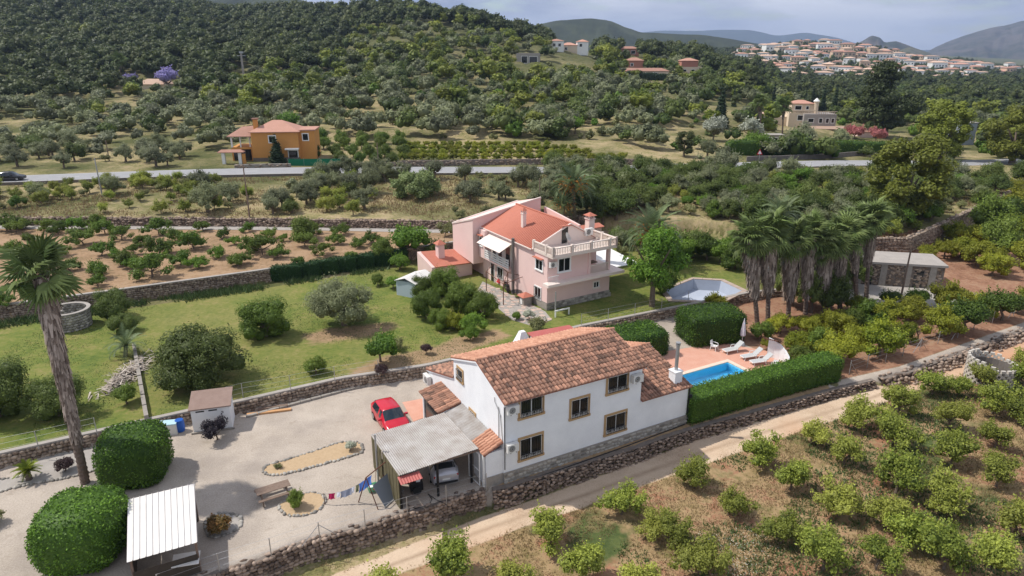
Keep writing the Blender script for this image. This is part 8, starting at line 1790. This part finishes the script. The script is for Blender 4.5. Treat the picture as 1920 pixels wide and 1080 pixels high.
house('garden_pavilion', 'little grey pavilion in the garden below the cream villa', 1450, 272, 0, [(-2, 2.5, 0, 3, -.5, 2.4, 'greyw', 'conc', .2)], [(-1.4, -.6, .2, 1.8, 0), (.2, .9, .2, 1.8, 0)], 'pavilion')
house('garden_shed', 'little red roofed garden building between the pink oleanders', 1622, 258, 0, [(-2.5, 2.5, 0, 3, -.5, 1.6, 'pink', 'tilefar', .9)], (), 'shed')
house('concrete_house', 'unfinished grey concrete cube house with two dark openings on the hillside', 990, 121, radians(-4), [(-5.5, 5.5, 0, 8, -2, 4.6, 'conc', None, 0)], [(-3.0, -.4, .2, 3.2, 0), (.6, 4.3, .2, 3.0, 0)])
house('hill_house', 'white house with tiled roof at the left of the hilltop pair', 1043, 98, 0, [(-4, 4, 0, 8, -2, 5.2, 'whiteplain', 'tilefar', 1.0)], [(-2, -.5, 2.5, 4, 0), (1, 2.4, 2.5, 4, 0)])
house('hill_house', 'wider white and cream house with tiled roof on the hilltop, right of the pair', 1072, 98, 0, [(-6, 3, 0, 8, -2, 3.2, 'cream_w', 'tilefar', 1.4), (3, 9, 0, 8, -2, 5, 'whiteplain', 'tilefar', 1.2)], [(4.2, 5.6, 2.5, 4, 0), (-4, -2.5, .8, 2.2, 0)])
house('hill_house', 'red orange house on the slope right of the hilltop pair', 1180, 104, 0, [(-6, 6, 0, 8, -2, 3.6, 'brick', 'tilefar', 1.4)], [(-4, -2, .6, 2.4, 0), (1, 3.5, .6, 2.4, 0)])
house('hill_house', 'small orange house above the dark clipped boundary hedge', 1190, 127, 0, [(-4.2, 4.2, 0, 7, -2, 3.2, 'brick', 'tilefar', 1.4)], [(-2, -.8, .8, 2, 0)])
house('hill_house', 'long low house with red roof just above the dark boundary hedge', 1215, 146, 0, [(-11, 9, 0, 6, -1, 2.4, 'cream_w', 'tilefar', 1.2)], [(-6, -4, .6, 1.8, 0), (2, 4, .6, 1.8, 0)])
house('hill_house', 'cream house with reddish upper storey left of the hill town', 1292, 139, 0, [(-6, 6, 0, 8, -2, 3.2, 'cream_w', None, 0), (-4, 4, 0, 7, 3.2, 6, 'brick', 'tilefar', 1.2)], [(-3, -1.5, .6, 2, 0), (1, 2.5, .6, 2, 0)])
house('hidden_bungalow', 'low tiled roof of a bungalow between jacaranda trees', 285, 165, 0, [(-6, 6, 0, 7, -2, 1.2, 'cream_w', 'tilebeige', 1.8)], (), 'house')
house('roadside_building', 'narrow blue grey building beside the road between the sunny pines', 1807, 272, 0, [(-2.2, 2.8, 0, 5, -1, 6.2, 'bluegrey', 'conc', .2)], [(-1.2, -.3, 1.5, 4.8, 0)], 'building')
house('farm_house', 'low beige house in the far fields at the right', 1845, 180, 0, [(-9, 9, 0, 9, -1, 3.4, 'cream_w', 'tilebeige', 1.6)], ())
house('farm_house', 'white bungalow with brown tiled roof in the far fields', 1870, 194, 0, [(-6, 6, 0, 8, -1, 2.8, 'whiteplain', 'tilefar', 1.8)], ())
house('field_hut', 'tiny pale hut beside the lone cypress in the far field', 1792, 222, 0, [(-1.8, 1.8, 0, 3, -.5, 3.0, 'greyw', 'conc', .2)], (), 'hut')
# electricity pylon, road sign, van, posts, guard rail
g = G(458, 150); o = empty('electricity_pole', tuple(g), 0, 'pale concrete electricity pole with crossarm at the forest edge', 'pole'); hh = 42/pxm(g)
mb = MB(); mb.box((-.3, -.3, -1), (.3, .3, hh)); mb.build('pole', M['conc'], o); mb = MB(); mb.box((-1.6, -.1, hh-1.0), (1.6, .1, hh-.75)); mb.build('crossarm', M['steel'], o); mb = MB(); mb.box((-.5, -.5, hh), (.9, .5, hh+.7)); mb.build('transformer', M['steel'], o)
i = int(np.argmin(np.abs(rx-at(1447, 306, 4.2)[0]))); o = empty('road_sign', (rx[i]-rnx[i]*-4.4, ry[i]-rny[i]*-4.4, gzz(rx[i]-rnx[i]*-4.4, ry[i]-rny[i]*-4.4)), 0, 'triangular red and white warning sign beside the main road', 'road sign')
mb = MB(); mb.tube((0, 0, 0), (0, 0, 2.0), .04, n=6); mb.build('post', M['steel'], o); mb = MB(); mb.add([(-.6, 0, 1.5), (.6, 0, 1.5), (0, 0, 2.6), (-.6, .03, 1.5), (.6, .03, 1.5), (0, .03, 2.6)], [(0, 1, 2), (5, 4, 3), (0, 3, 4, 1), (1, 4, 5, 2), (2, 5, 3, 0)]); mb.build('red_border', M['plastred'], o); mb = MB(); mb.add([(-.38, -.01, 1.64), (.38, -.01, 1.64), (0, -.01, 2.34)], [(0, 1, 2)]); mb.build('sign_face', M['whiteplain'], o)
g = G(1692, 282); car('white_van', (g[0], g[1], g[2]+.02), radians(200), M['carwhite'], 'white van parked beside the sunny pine above the main road', 'van', L=4.8, Wd=1.9, Hh=1.9, kind='van')
for k, px in enumerate((1422, 1495, 1628, 1800)):
    i = int(np.argmin(np.abs(rx-at(px, 308, 4)[0]))); o = empty('marker_post', (rx[i]-rnx[i]*3.9, ry[i]-rny[i]*3.9, rz[i]), 0, 'small white marker post on the near road edge, %s from the left' % ORD[k], 'post', 'road marker posts'); mb = MB(); mb.box((-.07, -.05, 0), (.07, .05, 1.0)); mb.build('post', M['whiteplain'], o)
# ------------------------------------------------------------------ the hill town
def town_proto(i):
    r = random.Random(100+i); w, d, h = r.uniform(9, 14), r.uniform(7, 9), r.choice([4.2, 6.6, 7.2, 7.6]); wm = r.choice(['whiteplain', 'cream_w', 'cream_w', 'whiteplain', 'tw1', 'tw2', 'peach']); rm = r.choice(['tilefar', 'tilebeige', 'tilebeige', 'tilefar'])
    o = bpy.data.objects.new('town_house', None); COL.objects.link(o)
    mb = MB(); mb.box((-w/2, -d/2, -4), (w/2, d/2, h)); mb.build('wall', M[wm], o)
    if r.random() < .6: w2 = w*.4; mb = MB(); mb.box((w/2+.01, -d/2-1, -4), (w/2+w2, d/2-1, h*.55)); mb.build('wing', M[wm], o); mb = MB(); hip(mb, w/2, w/2+w2, -d/2-1, d/2-1, h*.55+.13, 1.0); mb.build('wing_roof', M[rm], o)
    mb = MB(); hip(mb, -w/2, w/2, -d/2, d/2, h+.13, r.uniform(.9, 1.4), .4); mb.build('roof', M[rm], o)
    b_ = MB(); n = int(w/2.6)
    for fl in range(1 if h < 5 else 2):
        for k in range(n):
            x = -w/2+(k+.5)*w/n; b_.box((x-.55, -d/2-.04, .9+fl*3), (x+.55, -d/2-.003, 2.3+fl*3))
    tag(b_.build('windows', M['glass'], o), kind='stuff')
    if r.random() < .5: mb = MB(); mb.box((-w/2, -d/2-1.6, 3.0), (w/2*.4, -d/2-.003, 3.3)); mb.box((-w/2, -d/2-1.6, 3.3), (w/2*.4, -d/2-1.5, 4.1)); mb.build('balcony', M[wm], o)
    return o, wm, h
M['tw1'] = mat('beige_render', (.60, .50, .40), .9, objrnd=.15); M['tw2'] = mat('sand_render', (.62, .47, .34), .9, objrnd=.15)
protos = [town_proto(i) for i in range(12)]
r = np.random.default_rng(31); pts = []; used = set()
def town_ok(px, py):
    top = np.interp(px, [1370, 1400, 1440, 1520, 1600, 1660, 1720, 1760, 1800, 1920], [98, 90, 84, 80, 88, 96, 104, 118, 124, 128]); bot = np.interp(px, [1370, 1400, 1450, 1500, 1600, 1700, 1760, 1800, 1920], [112, 116, 140, 150, 152, 152, 154, 148, 136]); return top < py < bot
for t in range(6000):
    px, py = r.uniform(1372, 1925), r.uniform(80, 154)
    if not town_ok(px, py) or any((px-a)**2/2.6+(py-b_)**2*1.9 < 105 for a, b_ in pts): continue
    if py > 128 and px < 1480 and r.random() < .6: continue
    pts.append((px, py))
cname = {'whiteplain': 'white', 'cream_w': 'cream', 'tw1': 'beige', 'tw2': 'sandy', 'peach': 'peach coloured'}
for px, py in sorted(pts, key=lambda q: q[1]):
    g = G(px, py+3); j = int(r.integers(12)); p, wm, h = protos[j]
    if j in used: o = copy_tree(p)
    else: o = p; used.add(j)
    s = r.uniform(.85, 1.15)*(1.5 if g[1] > 1000 else 1.1); o.location = (g[0], g[1], g[2]); o.rotation_euler = (0, 0, r.uniform(-.5, .5)+atan2(-g[0], g[1])*.6); o.scale = (s, s, s)
    part = ('on the left shoulder' if px < 1440 else 'on the crown' if px < 1560 and py < 108 else 'on the lower slope' if px < 1600 and py >= 108 else 'on the right slope' if px < 1730 else 'on the flat right end')
    tag(o, '%s %s house with tiled roof %s of the hill town' % (('low' if h < 5 else 'two storey'), cname[wm], part), 'house', 'houses %s of the hill town' % part)
tl_ = {}
for o in bpy.data.objects:
    if o.name.startswith('town_house') and o.get('label'): tl_.setdefault(o['label'], []).append(o)
for lb, os_ in tl_.items():
    os_.sort(key=lambda q: q.location.x/q.location.y)
    for k, o in enumerate(os_):
        if len(os_) > 1 and k < 29: o['label'] = lb.replace(' with tiled roof', '')+', %s from left' % ORD2[k]
for j in range(12):
    if j not in used:
        for c_ in list(protos[j][0].children): bpy.data.objects.remove(c_)
        bpy.data.objects.remove(protos[j][0])
n_ = 0
fmc = far_meshes('carob'); TT = []
for t in range(900):
    px, py = r.uniform(1372, 1925), r.uniform(84, 154)
    if not town_ok(px, py) or any((px-a)**2/2.6+(py-b_)**2*1.9 < 42 for a, b_ in pts): continue
    g = G(px, py+3); s_ = r.uniform(1.0, 2.0); o = link('town_tree', fmc[int(r.integers(len(fmc)))][3], None, (g[0], g[1], g[2]-.5), (0, 0, r.uniform(0, 6)), (s_, s_, s_*r.uniform(1, 1.6))); TT.append(o); n_ += 1
    pts.append((px, py))
    if n_ > 130: break
TT.sort(key=lambda q: q.location.x/q.location.y)
for k, o in enumerate(TT):
    sec = k//15; nm_ = ['at the far left', 'left of the crown', 'under the crown', 'right of the crown', 'on the right slope', 'where the slope flattens', 'on the flat right end', 'at the far right', 'beyond the far right'][min(sec, 8)]
    tag(o, 'dark tree among the hill town houses %s, %s from left' % (nm_, ORD2[k % 15]), 'tree', 'trees of the hill town %s' % nm_)
# ------------------------------------------------------------------ distant mountains
def mountain(name, prof, dist, depth, m, seed, rough=.12, base=-40):
    px = np.array([p[0] for p in prof], float); row = np.array([p[1] for p in prof], float); n = 260; P = np.linspace(px[0], px[-1], n); R = np.interp(P, px, row)
    R = np.convolve(np.pad(R, 4, 'edge'), np.ones(9)/9, 'valid'); crest = np.array([CAMH+(95-rr)/FPX*dist*1.06 for rr in R])
    X = (P-960)/FPX/1.05*dist; m_ = 60; T_ = np.linspace(-1, 1, m_)
    XX, TT = np.meshgrid(X, T_); H_ = np.maximum(crest-base, 1)[None, :]
    prof_ = np.maximum(1-np.abs(TT)**1.15, 0); nz = fbm(XX/dist*34+seed, TT*2.6+seed, 5, seed)*2-1; rid = 1-np.abs(fbm(XX/dist*22+seed*2, TT*1.6, 4, seed+3)*2-1)
    Z = base+H_*(prof_+rough*(nz*.8+(rid-.75))*np.minimum(1, (1-prof_)*4+.12)*np.minimum(prof_*3, 1))
    Y_ = dist+TT*depth; XX = XX*(Y_/dist)
    i = np.arange(m_*n).reshape(m_, n); F = np.stack([i[:-1, :-1], i[:-1, 1:], i[1:, 1:], i[1:, :-1]], -1).reshape(-1, 4)
    tag(link(name, np_mesh(name, np.stack([XX.ravel(), Y_.ravel(), Z.ravel()], 1), F, m, smooth=True)), kind='structure')
mforest = mat('far_forest', (.014, .022, .010), .95, noise=(.012, 10), col2=(.045, .055, .024), nfac=.3, bump=(.03, 1)); mrock = mat('far_rock', (.10, .085, .075), .95, noise=(.006, 10), col2=(.03, .038, .022), nfac=.22); mhill = mat('far_scrub_hill', (.12, .105, .06), .95, noise=(.01, 10), col2=(.05, .06, .03), nfac=.25)
mountain('forested_ridge', [(980, 60), (1045, 47), (1100, 44), (1140, 48), (1170, 58), (1200, 66), (1260, 68), (1310, 70), (1360, 76), (1420, 84), (1480, 96), (1560, 112)], 1900, 420, mforest, 3)
mountain('blue_mountains', [(1100, 80), (1200, 66), (1240, 63), (1290, 64), (1340, 62), (1400, 62), (1450, 72), (1500, 66), (1560, 74), (1600, 84), (1680, 95), (1760, 93), (1800, 88), (1900, 96)], 9500, 1800, mforest, 5, .06)
mountain('rocky_hill', [(1570, 100), (1590, 88), (1608, 80), (1625, 71), (1640, 74), (1650, 82), (1672, 80), (1700, 88), (1725, 96), (1760, 118)], 3300, 500, mrock, 8, .3)
mountain('scrub_hill', [(1600, 120), (1660, 100), (1700, 88), (1730, 96), (1770, 112), (1800, 124), (1840, 132)], 2700, 400, mhill, 11, .1)
mountain('right_mountain', [(1690, 126), (1740, 92), (1780, 76), (1830, 62), (1880, 52), (1920, 45), (1980, 34), (2100, 18), (2300, -10), (2500, 20)], 4800, 1300, mrock, 14, .22)
mountain('left_mountain', [(150, 40), (300, 18), (360, 6), (400, 14), (440, 12), (500, 13), (560, 12), (640, 30), (760, 70)], 1500, 350, mforest, 17)
# ------------------------------------------------------------------ air
hb = MB(); hb.box((-13700, -60, -55), (13700, 12200, 470)); o = hb.build('haze', []); 
hm = bpy.data.materials.new('haze'); hm.use_nodes = True; t = hm.node_tree; t.nodes.remove(t.nodes['Principled BSDF']); pv = t.nodes.new('ShaderNodeVolumePrincipled'); pv.inputs['Color'].default_value = (.52, .68, 1, 1); pv.inputs['Density'].default_value = .0001; pv.inputs['Anisotropy'].default_value = .2
t.links.new(pv.outputs[0], t.nodes['Material Output'].inputs['Volume']); o.data.materials.clear(); o.data.materials.append(hm); tag(o, kind='stuff'); tag(o, 'thin blue haze over the whole valley', 'haze')
